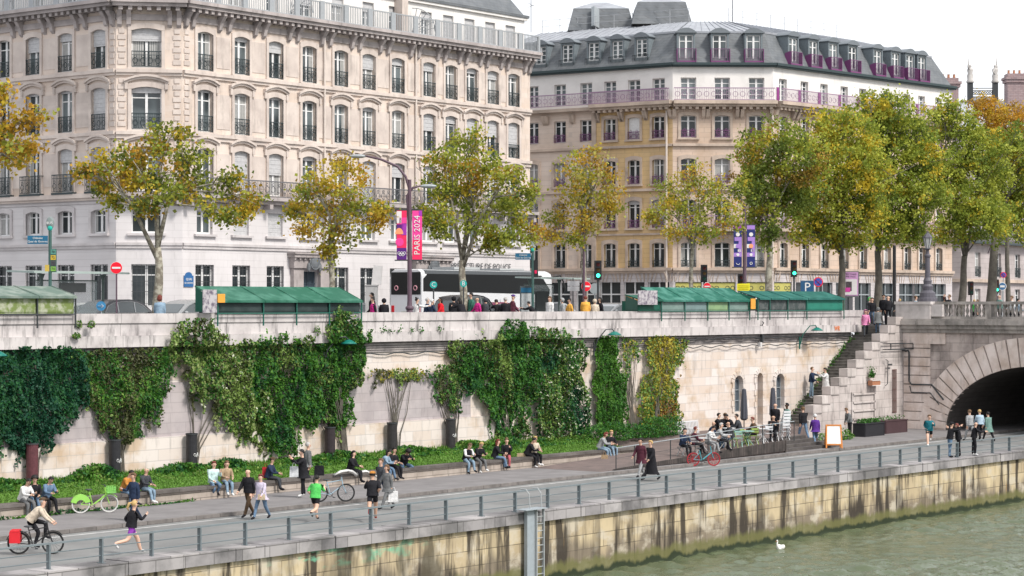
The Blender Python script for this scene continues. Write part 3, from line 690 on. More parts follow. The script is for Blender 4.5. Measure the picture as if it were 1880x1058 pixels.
pl = MB().box(-.38,.38,-.04,0,-.36,.3); pl.prism([(.27*math.cos(q),-.04,.3+.2*math.sin(q)) for q in [math.pi*k/8 for k in range(9)]], (0,0,0), (0,.04,0)); pl.build('plate', flat('enamel_blue', (.03,.12,.30), rough=.3), plq)
lettering('QUAI', .2, (0,-.05,.08), 0, m_wf, plq); lettering('DE GESVRES', .13, (0,-.05,-.14), 0, m_wf, plq)
# side wall at the far end, attic storey and mansard
f, L, ang, A, D = frame(C2, C2+Vector((0,20))); MB().quad(f(0,0,6.3), f(L,0,6.3), f(L,0,25.2), f(0,0,25.2)).build('side_wall', b1_w, B1, world=True)
SB = 1.6
a0 = Vector((C0.x+SB, CL.y)); a1 = Vector((C0.x+SB, C0.y+.66)); a2 = Vector((C1.x+.66, 93+SB)); a3 = Vector((U(963,93+SB), 93+SB)); a4 = a3+Vector((0,18))
att = MB(); ro = MB(); acor = MB(); zb, zt_ = 25.5, 28.05
acols = [(a0,a1,[-60,15,68,128,190]), (a1,a2,[255,282]), (a2,a3,[370,432,500,562,620,676,724,783,823,862,900,937]), (a3,a4,[])]
for A_, B_, cs in acols:
    f, L, ang, A, D = frame(A_, B_); ops = []
    for px in cs:
        s_ = hit(A, D, px)
        if not .6 < s_ < L-.6: continue
        ops.append((s_-.55, s_+.55, 25.55, 27.55)); window(B1, f(s_,0,25.55), ang, 1.1, 2.0, kind='bars4', sh=.25+.3*rw_.random() if px < 790 else .9, sur=None)
    fwall(att, f, 0, L, zb, zt_, ops); acor.fbox(f, -.2, L+.2, .002, .18, zt_-.0, zt_+.18)
    ro.fbox(f, -.25, L+.25, .1, .26, zt_+.183, zt_+.36)
ins = lambda P_, dx, dy: Vector((P_.x+dx, P_.y+dy))
lv = [[(a0,0,0),(a1,0,0),(a2,0,0),(a3,0,0),(a4,0,0)], [(a0,2.2,0),(a1,2.2,1.1),(a2,1.1,2.2),(a3,-1.6,2.2),(a4,-1.6,0)], [(a0,7,0),(a1,7,4),(a2,4,7),(a3,-5,7),(a4,-5,0)]]
zz_ = [zt_+.36, 31.6, 33.2]
rings = [[(*ins(*q), z) for q in l] for l, z in zip(lv, zz_)]
for r0, r1 in zip(rings, rings[1:]):
    for i in range(4): ro.quad(r0[i], r0[i+1], r1[i+1], r1[i])
ro.quad(*rings[2]); att.build('attic_wall', m_att, B1, world=True); acor.build('attic_cornice', m_att, B1, world=True); ro.build('roof', m_slate, B1, world=True)
mb = MB()
for px in (744, ):
    q = onY(px, 0, 93.9); mb.box(q.x-.3, q.x+.3, 93.9, 94.6, 25.5, 28.4)
mb.build('attic_partition', b1_t, B1, world=True); mb = MB()
for px in (540, 765): q = onY(px, 0, 94.0); fm = MB(); [fm.bar((q.x,94.4,25.9),(q.x,94.4-2.0*math.cos(R(a_)),25.9+1.7*math.sin(R(a_))),.03) for a_ in (8,22,36,50,64,78)]; fm.tube([(q.x,94.4-2.0*math.cos(R(a_)),25.9+1.7*math.sin(R(a_))) for a_ in range(0,91,15)], .03, 5).build('balcony_divider', m_zrail, B1, world=True)
# ---------------- building 2 : hotel-like corner block with mansard and plum railings
def gp(px, t): q = at(px, 0, t); return Vector((q.x, q.y))
G = [gp(975,177), gp(1235,169.9), gp(1420,170.2), gp(1748,188.5)]
G0b = G[0]+(G[0]-G[1]).normalized()*3
B2 = thing('mansard_corner_building', 'ochre and beige corner building with slate mansard, dormers and plum coloured balconies', 'building', (G[1].x,G[1].y,6.5))
b2_a = nmat('pale_ashlar', (.66,.56,.49), (.54,.44,.37), sc_=.4, brick=(1.2,.38,.82,(.94,.92,.9)), streak=.15)
b2_o = nmat('ochre_ashlar', (.66,.47,.24), (.55,.40,.23), sc_=.4, brick=(1.0,.36,.75,(.92,.9,.88)), ang=-.6, streak=.2)
b2_m = nmat('pink_beige_ashlar', (.62,.50,.42), (.50,.38,.29), sc_=.4, brick=(1.2,.38,.75,(.93,.91,.9)), streak=.2)
b2_g = nmat('pale_rusticated_ground', (.56,.52,.525), (.45,.42,.42), sc_=.5, brick=(3,.45,.6,(.95,.95,.95)), streak=.15)
b2_t = nmat('trim_sandstone', (.54,.44,.365), (.36,.29,.24), sc_=.8, streak=.3)
M['b2s'] = b2_t
m_plr = flat('plum_railing', (.30,.20,.29), rough=.5); m_magen = flat('magenta_side', (.26,.05,.22))
c2 = [('l', G[0], G[1], [978,1028,1076,1120,1164,1209]), ('m', G[1], G[2], [1264,1326,1389]), ('r', G[2], G[3], [1437.5,1477,1513,1550,1584,1628,1665,1692,1723])]
dorm = {'l': [990,1039,1087,1130.6,1175], 'm': [1260,1322,1384], 'r': [1459,1496,1532.6,1568,1614,1646.6,1673,1695]}
W = {'pale': MB(), 'och': MB(), 'mid': MB(), 'gr': MB(), 'att': MB()}
trim, corn, balr, gut, mag = MB(), MB(), MB(), MB(), MB()
r5, r4, r3, r2, r1 = (23.8,1.75), (20.85,1.75), (17.3,1.95), (13.85,2.2), (10.75,1.95)
for nm, A_, B_, cs in c2:
    f, L, ang, A, D = frame(A_, B_); ops = []
    e0 = -3 if nm == 'l' else 0
    for px in cs:
        s_ = hit(A, D, px); w = 1.1 if nm != 'm' else 1.22
        if nm == 'r': w = 1.0
        for z, h in (r5, r4, r3, r2, r1): ops.append((s_-w/2, s_+w/2, z, z+h))
        P = lambda z: f(s_, 0, z)
        bl = px == 1164
        window(B2, P(r5[0]), ang, w, r5[1], kind='bars4', sur=None)
        window(B2, P(r4[0]), ang, w, r4[1], kind='blind' if bl else 'dark', sh=.98 if bl else 0, rail='plum', sur='b2s' if px > 1090 else None, arch=.1)
        window(B2, P(r3[0]), ang, w, r3[1], kind='dark', rail='plum', sur='b2s')
        window(B2, P(r2[0]), ang, w, r2[1], kind='dark', sh=.15 if px in (1164,1209) else 0, rail='plum', sur='b2s')
        window(B2, P(r1[0]), ang, w, r1[1], kind='dark', rail='low', sur='b2s')
        if nm == 'r': MB().fbox(f, s_-w/2-.35, s_-w/2-.05, .02, .06, r5[0], r5[0]+1.05).build('balcony_screen', m_magen, B2, world=True)
    hi_ = [o for o in ops if o[2] > 23.5]; md = [o for o in ops if 10.6 < o[2] < 23.5]
    fwall(W['att'], f, e0, L, 23.5, 26.4, hi_)
    if nm == 'l':
        sp = hit(A, D, 1091); fwall(W['pale'], f, e0, sp, 10.6, 23.5, [o for o in md if o[1] < sp]); fwall(W['och'], f, sp, L, 10.6, 23.5, [o for o in md if o[0] > sp])
        trim.fbox(f, sp-.2, sp+.2, .002, .1, 10.7, 23.3)
    else: fwall(W['mid'], f, 0, L, 10.6, 23.5, md)
    # ground floor shop openings
    gops = []
    for i, px in enumerate(cs):
        s_ = hit(A, D, px); ww = 2.3 if nm != 'l' else 1.9
        if nm == 'm': ww = 2.1
        gops.append((s_-ww/2, s_+ww/2, 6.9, 9.6))
        o = MB().box(-ww/2,ww/2,.25,.33,0,2.7).build('shopfront', m_glassd, B2, loc=tuple(Vector(f(s_,0,6.9))-B2.location), rot=ang)
        mb = MB(); mb.box(-ww/2,-ww/2+.08,.16,.248,0,2.7).box(ww/2-.08,ww/2,.16,.248,0,2.7).box(-.05,.05,.16,.248,0,2.7).box(-ww/2,ww/2,.15,.248,1.7,1.8); mb.build('frame', m_greyp if nm == 'r' else m_wf, o)
        if nm == 'm' or px == 1437.5:
            sg = MB().box(-ww/2+.05,ww/2-.05,.1,.148,1.85,2.65).build('shop_sign', flat('yellow_sign', (.48,.45,.13)), o)
            lettering(random.Random(i).choice(['INFORMATION', 'LE BUREAU']) if 0 else 'OO', .5, (-ww*.3,.09,2.22), 0, m_iron, sg); lettering('OO', .5, (ww*.3,.09,2.22), 0, m_iron, sg)
        if px == 1164: MB().box(-ww/2+.1,-.05,.1,.155,0,1.65).box(.05,ww/2-.1,.1,.155,0,1.65).build('orange_panel', flat('orange_paint', (.75,.33,.05)), o)
        for q in (s_-ww/2, s_+ww/2):     # voussoir fans over the openings
            for k in range(-2, 3): trim.prism([f(q+k*.3-.03,.02,9.65), f(q+k*.3+.03,.02,9.65), f(q+k*.42+.03,.02,10.4), f(q+k*.42-.03,.02,10.4)], (0,0,0), Vector(f(0,.02,0))-Vector(f(0,0,0)))
    fwall(W['gr'], f, e0, L, 6.3, 10.6, gops, .3)
    for z, h, d in ((10.5,.22,.28),(10.3,.2,.14),(16.75,.2,.2),(20.2,.2,.18),(13.3,.15,.1)): trim.fbox(f, e0, L, .003, d, z, z+h)
    s_b = hit(A, D, 1091) if nm == 'l' else 0
    corn.fbox(f, e0, s_b, .003, .5, 23.3, 23.55) if nm == 'l' else None
    corn.fbox(f, s_b, L+.2, .002, .95, 23.45, 23.72).fbox(f, s_b, L+.1, .002, .7, 23.25, 23.447)
    n = int((L-s_b)/.5)
    for i in range(n): q = s_b+(i+.5)*(L-s_b)/n; corn.fbox(f, q-.12, q+.12, .1, .62, 23.05, 23.248)
    for px in cs:
        q = hit(A, D, px)
        for o_ in (-1.15, 1.15): corn.prism([f(q+o_-.14,.003,22.3), f(q+o_-.14,.22,22.5), f(q+o_-.14,.5,23.04), f(q+o_-.14,.003,23.04)], (0,0,0), Vector(f(.28,0,0))-Vector(f(0,0,0)))
    baluster_rail(balr, f, e0, L, .85 if nm != 'l' else .6, 23.72, .98, .14, w=.022)
    if nm == 'l':
        s1_ = hit(A, D, 1091); baluster_rail(balr, f, s1_, L, .9, 23.72, .98, .14, w=.022)
    m_ = int((L-e0)/.55)
    for i in range(m_):
        q = e0+(i+.5)*(L-e0)/m_; balr.ring(f(q,.85 if nm != 'l' else .6,24.2), .2, .018, (D.y,-D.x,0), 10, 4)
    gut.fbox(f, e0, L+.15, .003, .32, 26.38, 26.5).fbox(f, e0, L+.2, .0, .42, 26.503, 26.7)
    # second floor balcony
    bl0 = L*.0 if nm != 'l' else hit(A, D, 1000)
    if nm != 'l':
        corn.fbox(f, bl0, L, .003, .8, 13.55, 13.78); baluster_rail(balr, f, bl0, L, .74, 13.78, 1.0, .14, w=.022)
for k, nm_, mt in (('pale','pale_wall',b2_a),('och','ochre_wall',b2_o),('mid','wall',b2_m),('gr','ground_floor_wall',b2_g),('att','attic_wall',m_att)): W[k].build(nm_, mt, B2, world=True)
trim.build('string_course', b2_t, B2, world=True); corn.build('cornice', b2_t, B2, world=True); balr.build('balcony_railing', m_plr, B2, world=True)
gut.build('gutter', flat('dark_green_gutter', (.04,.06,.065)), B2, world=True)
f, L, ang, A, D = frame(G[1], G[2])
mb = MB()
for (gA, gB, px) in ((G[0],G[1],1226),(G[1],G[2],1423)):
    f, L, ang, A, D = frame(gA, gB); s_ = min(hit(A, D, px), L-.1); mb.tube([f(s_,.2,23.0), f(s_,.2,6.6)], .08, 8)
mb.build('drainpipe', flat('cream_pipe', (.62,.55,.50)), B2, world=True)
# mansard
def inset(P_, d):
    r_ = []
    for i, p in enumerate(P_):
        d0 = (p-P_[i-1]).normalized() if i else (P_[1]-p).normalized(); d1 = (P_[i+1]-p).normalized() if i < len(P_)-1 else d0
        n0 = Vector((-d0.y, d0.x)); n1 = Vector((-d1.y, d1.x)); n_ = (n0+n1).normalized(); r_.append(p+n_*(d/max(.5, n_.dot(n0))))
    return r_
GP = [G0b, G[1], G[2], G[3]]; i1 = inset(GP, 1.35); i2 = inset(GP, 6.5); i1[3] -= (G[3]-G[2]).normalized()*1.2; i2[3] -= (G[3]-G[2]).normalized()*6
sl_, zi = MB(), MB()
for i in range(3):
    sl_.quad((*GP[i],26.65), (*GP[i+1],26.65), (*i1[i+1],29.25), (*i1[i],29.25)); zi.quad((*i1[i],29.25), (*i1[i+1],29.25), (*i2[i+1],30.75), (*i2[i],30.75))
    n = int((GP[i+1]-GP[i]).length/.75)
    for k in range(n+1):
        a = Vector((*i1[i].lerp(i1[i+1], k/n), 29.27)); b = Vector((*i2[i].lerp(i2[i+1], k/n), 30.77)); zi.bar(a, b, .06)
    zi.bar((*i1[i],29.25), (*i1[i+1],29.25), .16)
e = (G[3]-G[2]).normalized(); nn = Vector((-e.y, e.x)); sl_.quad((*G[3],26.65), (*(G[3]+nn*10),26.65), (*(i1[3]+nn*8),29.25), (*i1[3],29.25)); zi.quad((*i1[3],29.25), (*(i1[3]+nn*8),29.25), (*i2[3],30.75))
W2 = MB(); W2.quad((*G[3],6.3), (*(G[3]+nn*10),6.3), (*(G[3]+nn*10),26.65), (*G[3],26.65)); W2.build('end_wall', m_att, B2, world=True)
rf = sl_.build('mansard_roof', m_slate, B2, world=True); zi.build('zinc_roof', m_zinc, B2, world=True)
m_dz = flat('dormer_zinc', (.17,.20,.22), rough=.55, mott=.2); m_dzt = flat('dormer_top_zinc', (.16,.18,.20), rough=.55)
for nm, A_, B_, cs in c2:
    f, L, ang, A, D = frame(A_, B_)
    big = nm != 'l'
    for px in dorm[nm]:
        s_ = hit(A, D, px); w, z0, h = (1.0, 26.95, 2.05) if not big else (1.12, 26.85, 2.3)
        Pf = -.22 if not big else -.12
        o = MB(); hw = w/2+.14
        # cheeks and front posts (front plane y=0, goes back into the slope)
        for s1 in (-1, 1):
            xi, xo = sorted((s1*(w/2), s1*hw)); o.box(xi, xo, 0, 2.3, 0, h-.1)
        o.box(-hw, hw, 0, .3, -.1, .0 if big else .36).box(-hw, hw, 0.02, .3, h-.26, h-.1)
        dm = o.build('dormer', m_dz, B2, loc=tuple(Vector(f(s_, Pf, z0))-B2.location), rot=ang)
        t2 = MB(); n = 8
        for i in range(n):
            xa, xb = -hw-.12+(2*hw+.24)*i/n, -hw-.12+(2*hw+.24)*(i+1)/n; za = h-.1+.34*(1-(2*xa/(2*hw+.24))**2); zb2 = h-.1+.34*(1-(2*xb/(2*hw+.24))**2)
            t2.prism([(xa,-.12,h-.1),(xb,-.12,h-.1),(xb,-.12,zb2+.06),(xa,-.12,za+.06)], (0,0,0), (0,2.8,0))
        t2.build('dormer_roof', m_dzt, dm)
        (q_, me_), subs = wmeshes(w-.04, h-.6 if not big else h-.3, 'bars4' if not big else '', m_wf, 0, None, None, .1)
        wo_ = link('window', me_, dm, loc=(0,-.12,.35 if not big else .05))
        for n_, m_ in subs: link(n_, m_, wo_)
        rl = MB(); mt = m_iron
        hh = .55 if not big else .95
        rl.box(-hw,hw,-.3,-.26,hh-.04,hh)
        for i in range(11): x = -hw+2*hw*i/10; rl.box(x-.012,x+.012,-.29,-.265,0,hh)
        for s1 in (-1,1): rl.box(min(s1*hw,s1*(hw-.03)),max(s1*hw,s1*(hw-.03)),-.3,0,hh-.04,hh)
        rl.build('railing', m_iron if not big else m_plum, dm)
        if big:
            sd = MB()
            for s1 in (-1,1): sd.prism([(s1*(hw+.04),-.32,-.1),(s1*(hw+.04),-.32,hh),(s1*(hw+.04),.3,hh-.1),(s1*(hw+.04),.3,-.1)], (0,0,0), (.03,0,0))
            sd.box(-hw,hw,-.33,-.3,-.1,.0); sd.build('railing_side', flat('magenta_panel', (.19,.055,.165)), dm)
# roof volumes, guard rail, aerials
mb = MB()
def vol(pxa, pxb, ya, yb, t, dep):
    a = at(pxa, yb, t); b = at(pxb, yb, t); zt2 = at(pxa, ya, t).z; r_ = Vector((SA,-CA,0)); fw = Vector((CA,SA,0)); q = .5
    bot = [a, b, b+fw*dep, a+fw*dep]; top = [a+r_*q+fw*q, b-r_*q+fw*q, b-r_*q+fw*(dep-q), a+r_*q+fw*(dep-q)]
    for p_ in top: p_.z = zt2
    mb.add(bot+top, [(0,1,5,4),(1,2,6,5),(2,3,7,6),(3,0,4,7),(4,5,6,7)])
    return top
T1 = vol(1042,1166,14,56,182,6); T2 = vol(1160,1271,2,44,178,6)
mb.build('roof_pavilion', m_slate, B2, world=True)
mb = MB()
for T_ in (T1, T2):
    c_ = sum(T_, Vector())/4+Vector((0,0,.75)); c2_ = [p_.lerp(c_, .75) for p_ in T_]
    for k in range(4):
        a, b, c3, d3 = T_[k].copy(), T_[(k+1)%4].copy(), c2_[(k+1)%4].copy(), c2_[k].copy(); c3.z = d3.z = c_.z; mb.quad(a, b, c3, d3)
    mb.quad(*[Vector((p_.x,p_.y,c_.z)) for p_ in c2_])
mb.build('pavilion_top', m_zinc, B2, world=True)
MB().bar(at(1093,50,181.8), at(1093,15,182.3), .75, .3).build('pavilion_door', m_greyp, B2, world=True)
mb = MB(); pts = []
for i in range(3):
    n = int((i2[i+1]-i2[i]).length/1.7)
    for k in range(n): pts.append(Vector((*i2[i].lerp(i2[i+1], k/n), 30.7)))
pts.append(Vector((*i2[3], 30.7)))
for a, b in zip(pts, pts[1:]):
    mb.bar(a, a+Vector((0,0,1.15)), .035)
    for h in (1.12,.6): mb.bar(a+Vector((0,0,h)), b+Vector((0,0,h)), .025)
mb.build('roof_guard_rail', flat('pale_metal', (.42,.43,.45)), B2, world=True)
mb = MB(); a = at(975,60,180); mb.bar(a, at(975,-4,180), .05).bar(at(970,6,180), at(981,12,180), .04).bar(at(970,14,180), at(980,9,180), .04)
a = at(1345,40,178); mb.bar(a, at(1345,-12,178), .07); mb.build('aerial', flat('aerial_grey', (.30,.31,.33)), B2, world=True)
# ---------------- building 3 : pink-beige blocks behind the trees on the right
b3_w = nmat('grey_pink_ashlar', (.46,.41,.405), (.36,.32,.31), sc_=.5, brick=(1.4,.45,.72,(.92,.92,.92)), streak=.2)
q0 = gp(1752,214); q1 = gp(1765,200); q2 = gp(1990,228)
B3 = thing('far_corner_building', 'grey pink stone building mostly hidden behind the trees at far right', 'building', (q1.x,q1.y,6.5))
mb, tm, rl = MB(), MB(), MB()
for A_, B_, cs in ((q1+Vector((-6,26)), q1, []), (q1, q2, [1795,1833,1868,1905,1940])):
    f, L, ang, A, D = frame(A_, B_); ops = []
    for px in cs:
        s_ = hit(A, D, px)
        for z, h in ((10.4,2.3),(14.0,2.6),(17.6,2.2),(21,1.9),(7.0,2.3)):
            ops.append((s_-.7, s_+.7, z, z+h)); window(B3, f(s_,0,z), ang, 1.4, h, kind='dark', rail='iron' if z > 10 else None)
    fwall(mb, f, 0, L, 6.3, 23.6, ops)
    for z in (9.9,13.4,17.1,20.6,23.4): tm.fbox(f, 0, L+.1, .003, .3, z, z+.3)
    rl.fbox(f, 0, L, .003, .8, 13.5, 13.7); baluster_rail(rl, f, 0, L, .75, 13.7, 1.0, .16)
mb.build('wall', b3_w, B3, world=True); tm.build('cornice', b2_t, B3, world=True); rl.build('balcony', m_bal, B3, world=True)
fw = Vector((CA,SA)); n3 = (q2-q1).normalized(); n3 = Vector((-n3.y,n3.x))
MB().quad((*q1,23.7),(*q2,23.7),(*(q2+n3*5),27.6),(*(q1+n3*5),27.6)).quad((*q1,23.7),(*(q1+n3*5),27.6),(*(q1+n3*14+Vector((-3,8))),27.6),(*(q1+Vector((-6,26))),23.7)).build('roof', m_zinc, B3, world=True)
def chimney(pxa, pxb, ya, yb, t, label):
    a = at(pxa, yb, t); w = (pxb-pxa)/F*t; z1 = at(pxa, ya, t).z
    o = thing('chimney_stack', label, 'chimney', (a.x,a.y,a.z-4), math.atan2(-CA,SA))
    h = z1-a.z+4; mb = MB().box(0,w,0,1.6,0,h-.9).box(-.15,w+.15,-.15,1.75,h-.9,h-.6).box(-.25,w+.25,-.25,1.85,h-.597,h-.35).box(0,w,0,1.6,h-.347,h); mb.build('stack', nmat('chimney_brick', (.36,.27,.27), (.28,.22,.23), sc_=2, brick=(.5,.18,.6,(.85,.8,.8)), ang=-.9), o)
    m2 = MB(); n = max(2, int(w/.5))
    for i in range(n): m2.lathe([(.13,0),(.11,.35),(.14,.4),(.1,.4)], (w*(i+.5)/n,.8,h), 8)
    m2.build('chimney_pots', flat('terracotta', (.40,.18,.10)), o)
chimney(1729,1760,143,172,205,'short pink brick chimney stack at the right end of the mansard roof')
chimney(1850,1890,135,180,222,'wide pink brick chimney stack at the far right edge of the photo')
cr = thing('roof_cresting', 'ornate dark roof crest with grey finial posts behind the trees', 'roof crest', tuple(at(1804,185,235)), math.atan2(-CA,SA))
w = 46/F*235; mb = MB().box(-w/2-1,w/2+1,0,6,-7,0).box(-w/2-.3,w/2+.3,-.2,.2,0,.35)
mb.build('roof_base', m_zinc, cr); mb = MB()
for s1 in (-1,1): mb.box(s1*w/2-.28,s1*w/2+.28,-.25,.25,0,1.9)
mb.box(-w/2,w/2,-.05,.05,.35,.45).box(-w/2,w/2,-.05,.05,1.3,1.38)
for i in range(10): x = -w/2+(i+.5)*w/10; mb.ring((x,0,.88),.23,.04,(0,1,0),10,4)
mb.build('crest_railing', m_iron, cr)
for s1 in (-1, 1):
    c_ = cr.location; mtx = Matrix.Rotation(math.atan2(-CA,SA), 3, 'Z') @ Vector((s1*w/2,0,1.9))
    stt = thing('roof_statue', 'pale carved figure on the %s post of the dark roof crest' % ('left' if s1 < 0 else 'right'), 'statue', tuple(c_+mtx), group='statues on the roof crest')
    mb = MB().lathe([(.0,0),(.3,.0),(.34,.15),(.24,.4),(.28,.8),(.2,1.1),(.27,1.45),(.24,1.6),(.09,1.72),(.13,1.85),(.12,2.0),(.0,2.1)], n=10)
    mb.tube([(s1*.2,0,1.5),(s1*.38,0,1.8),(s1*.25,0,2.35),(s1*.2,0,2.9)], [.08,.07,.05,.03], 6).tube([(-s1*.2,0,1.5),(-s1*.35,0,1.2),(-s1*.2,-.1,.95)], [.08,.06,.04], 6)
    stt.scale = (1.25,1.25,.95); mb.build('figure', nmat('statue_stone', (.50,.48,.46), (.35,.33,.32)), stt, smooth=True)
# pale block seen between buildings over the far roofs
# ================================================================ TREES
lm_tree = leafmat('autumn_leaves', .42); lm_ivy = leafmat('ivy_leaves', .2)
m_bark = nmat('plane_bark', (.36,.34,.28), (.17,.15,.12), sc_=4.5, lo=.42, hi=.55, bump=.3)
m_barkd = nmat('dark_bark', (.13,.12,.10), (.08,.07,.06), sc_=4)
PAL = {'y': (.44,.33,.03), 'o': (.44,.25,.03), 'g': (.16,.21,.03), 'l': (.31,.34,.05), 'd': (.085,.125,.025), 'b': (.28,.17,.035), 'p': (.38,.36,.09)}
def tree(px, Y, zb, fork_y, clumps, pal, label, seed, rad=.22, leaf=.21, dens=1.0, bark=None, lean=0, depth=1.0, cat='tree', sprout=False):
    """clumps: (px, py, rx, ry) of the photo at the tree's own distance; pal: palette letters, repeated for weight"""
    g = np.random.default_rng(seed); r = random.Random(seed)
    u, v = ray(px); t = Y/v; k = t/F           # metres per pixel
    base = Vector((t*u, Y, zb)); fk = at(px+lean, fork_y, t)
    tr_ = thing('plane_tree', label, cat, tuple(base), group='plane trees along the quay street')
    rt = Vector((SA,-CA,0)); fw = Vector((CA,SA,0)); up = Vector((0,0,1))
    mb = MB(); n = 5; pts = [base+(fk-base)*(i/n)+rt*math.sin(i*1.3+seed)*.06 for i in range(n+1)]
    mb.tube(pts, [rad*(1.25-.5*i/n) if i else rad*1.6 for i in range(n+1)], 10)
    P, C = [], []
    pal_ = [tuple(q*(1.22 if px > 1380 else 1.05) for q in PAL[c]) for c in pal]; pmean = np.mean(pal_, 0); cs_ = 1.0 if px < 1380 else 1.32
    limbs = []
    for ci, (cx, cy, rx, ry) in enumerate(sorted(clumps, key=lambda q: -q[1]+abs(q[0]-px)*.2)[::-1] if 0 else clumps):
        dz = r.uniform(-1, 1)*1.6*depth
        c = at(cx, cy, t)+fw*dz; R_ = (rx*k*cs_, ry*k*cs_)
        # limb to the clump
        tgt = c-up*R_[1]*.2; m1 = fk.lerp(tgt, .4)+rt*r.uniform(-.35,.35)+up*(.1*(tgt-fk).length); m2 = fk.lerp(tgt, .75)+rt*r.uniform(-.3,.3)+up*.2
        if ci < 4: st = pts[-1] if ci < 3 else pts[-1]-up*.5; rr0 = rad*.55
        else:
            L_ = [q for l in limbs for q in l[1:-1] if q.z < tgt.z+.6] or [pts[-1]]; st = min(L_, key=lambda q: (q-tgt).length+.35*(q-fk).length); rr0 = rad*.26; m1 = st.lerp(tgt,.4)+rt*r.uniform(-.2,.2)+up*.12; m2 = st.lerp(tgt,.75)+rt*r.uniform(-.2,.2)+up*.1
        mq = m1.lerp(m2,.5)+rt*r.uniform(-.12,.12); limbs.append([st, m1, mq, m2, tgt]); mb.tube(limbs[-1], [rr0, rr0*.7, rr0*.55, rr0*.38, .02], 7)
        for q in range(5):
            e = tgt+rt*r.gauss(0,.55)*R_[0]+up*r.gauss(.2,.45)*R_[1]+fw*r.gauss(0,.6)*R_[0]; s0 = m1.lerp(tgt, r.random())
            mb.tube([s0, s0.lerp(e,.5)+up*.15, e], [rad*.17, rad*.1, .015], 4)
        vol_ = R_[0]*R_[1]*(R_[0]*.9); ns = int(max(10, (15 if px < 1380 else 17)*dens*vol_**.8+8))
        d_ = g.normal(size=(ns,3)); d_ /= np.linalg.norm(d_,axis=1)[:,None]; rr = g.uniform(.12,1,(ns,1))**.5*g.uniform(.75,1.2,(ns,1)); off = d_*rr
        W_ = off[:,0:1]*R_[0]*np.array(rt)+off[:,1:2]*R_[0]*.9*np.array(fw)+off[:,2:3]*R_[1]*np.array(up)+np.array(c)
        for j in range(ns):
            nl = int(g.integers(21, 37)); q = W_[j]+g.normal(size=(nl,3))*np.array([.24,.24,.19]); P.append(q)
            nv = noise.noise(Vector(W_[j])*.8+Vector((seed*3.1,0,0)))*.9+.47+g.normal()*.2
            mv = g.uniform(.75,1); C.append(np.tile(np.array(pal_[int(min(max(nv,0),.999)*len(pal_))])*mv+np.array(pmean)*(1-mv)*1.0, (nl,1)))
    if sprout:      # tufts on the trunk
        for j in range(16):
            q = np.array(base.lerp(fk, r.uniform(.35,1)))+g.normal(size=(10,3))*np.array([.18,.18,.2]); P.append(q); C.append(np.tile(PAL['l'], (10,1)))
    mb.build('trunk', bark or m_bark, tr_, smooth=True, world=True)
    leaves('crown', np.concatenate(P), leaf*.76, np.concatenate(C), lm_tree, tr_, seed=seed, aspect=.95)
    return tr_
tree(-58, 69.6, 6.5, 330, [(-30,230,45,60),(10,190,30,38),(20,250,40,48),(70,215,28,22),(5,280,30,30),(50,270,24,30),(-10,170,24,18)], 'goolyybo', 'golden leafed plane tree cut by the left edge of the photo', 21)
tree(290, 69.6, 6.5, 455, [(300,255,45,34),(240,285,45,32),(340,290,45,36),(200,305,34,24),(280,320,60,34),(350,345,48,34),(420,330,30,26),(450,365,38,20),(230,330,30,22),(405,390,30,16),(190,345,18,16),(300,360,40,24),(435,395,14,10),(160,318,14,10),(270,385,28,14),(205,372,8,12)], 'dgllgyyoob', 'spreading olive and gold plane tree with a mottled forked trunk behind the left parapet', 22, rad=.2, sprout=False, dens=1.05)
tree(608, 69.6, 6.5, 455, [(630,300,30,24),(585,335,32,28),(640,350,42,34),(600,390,38,30),(660,390,40,24),(560,360,22,26),(690,405,22,18),(625,425,34,20),(565,420,18,22),(540,385,14,12),(700,385,14,10),(600,460,12,14)], 'gllyyyyoob', 'small golden plane tree with leafy sprouts along its trunk behind the dark green book stall', 23, rad=.15, leaf=.2, sprout=True)
tree(850, 69.6, 6.5, 478, [(860,260,38,28),(820,300,44,34),(880,310,48,34),(930,330,40,28),(850,360,60,36),(920,375,46,32),(800,345,34,30),(965,360,28,26),(960,400,28,28),(800,400,36,26),(880,415,44,24),(900,450,22,14),(975,430,18,18),(935,440,30,18),(770,385,14,18),(810,430,20,14)], 'dggllgllyyo', 'full yellow green plane tree standing in front of the white coach', 24, rad=.2, dens=1.05)
tree(1073, 69.6, 6.5, 430, [(1080,290,30,22),(1050,320,34,28),(1095,330,36,30),(1060,365,44,30),(1115,365,28,28),(1025,395,30,26),(1080,405,44,26),(1010,430,26,18),(1125,385,18,18),(1045,440,30,12)], 'gllpyyyoobp', 'yellow brown plane tree beside the green traffic light', 25, rad=.14, leaf=.19, dens=.85)
tree(1270, 69.6, 6.5, 455, [(1270,320,30,22),(1240,350,36,28),(1300,345,36,28),(1265,385,50,30),(1330,380,32,30),(1215,385,24,20),(1300,420,42,24),(1245,425,32,18),(1195,400,16,12),(1355,350,18,14),(1350,415,22,18)], 'ggllllyypo', 'round topped pale green plane tree behind the bright green book stall', 26, rad=.13, leaf=.19, dens=.85)
tree(1412, 69.6, 6.5, 440, [(1430,250,44,28),(1390,290,44,34),(1460,285,44,34),(1420,330,54,36),(1380,350,30,28),(1470,350,40,34),(1440,380,36,26),(1395,395,24,22),(1480,320,26,24),(1410,430,22,24)], 'dddggglllyb', 'dark green plane tree with a pale trunk left of the green awning stall', 27, rad=.2, dens=.95, leaf=.22)
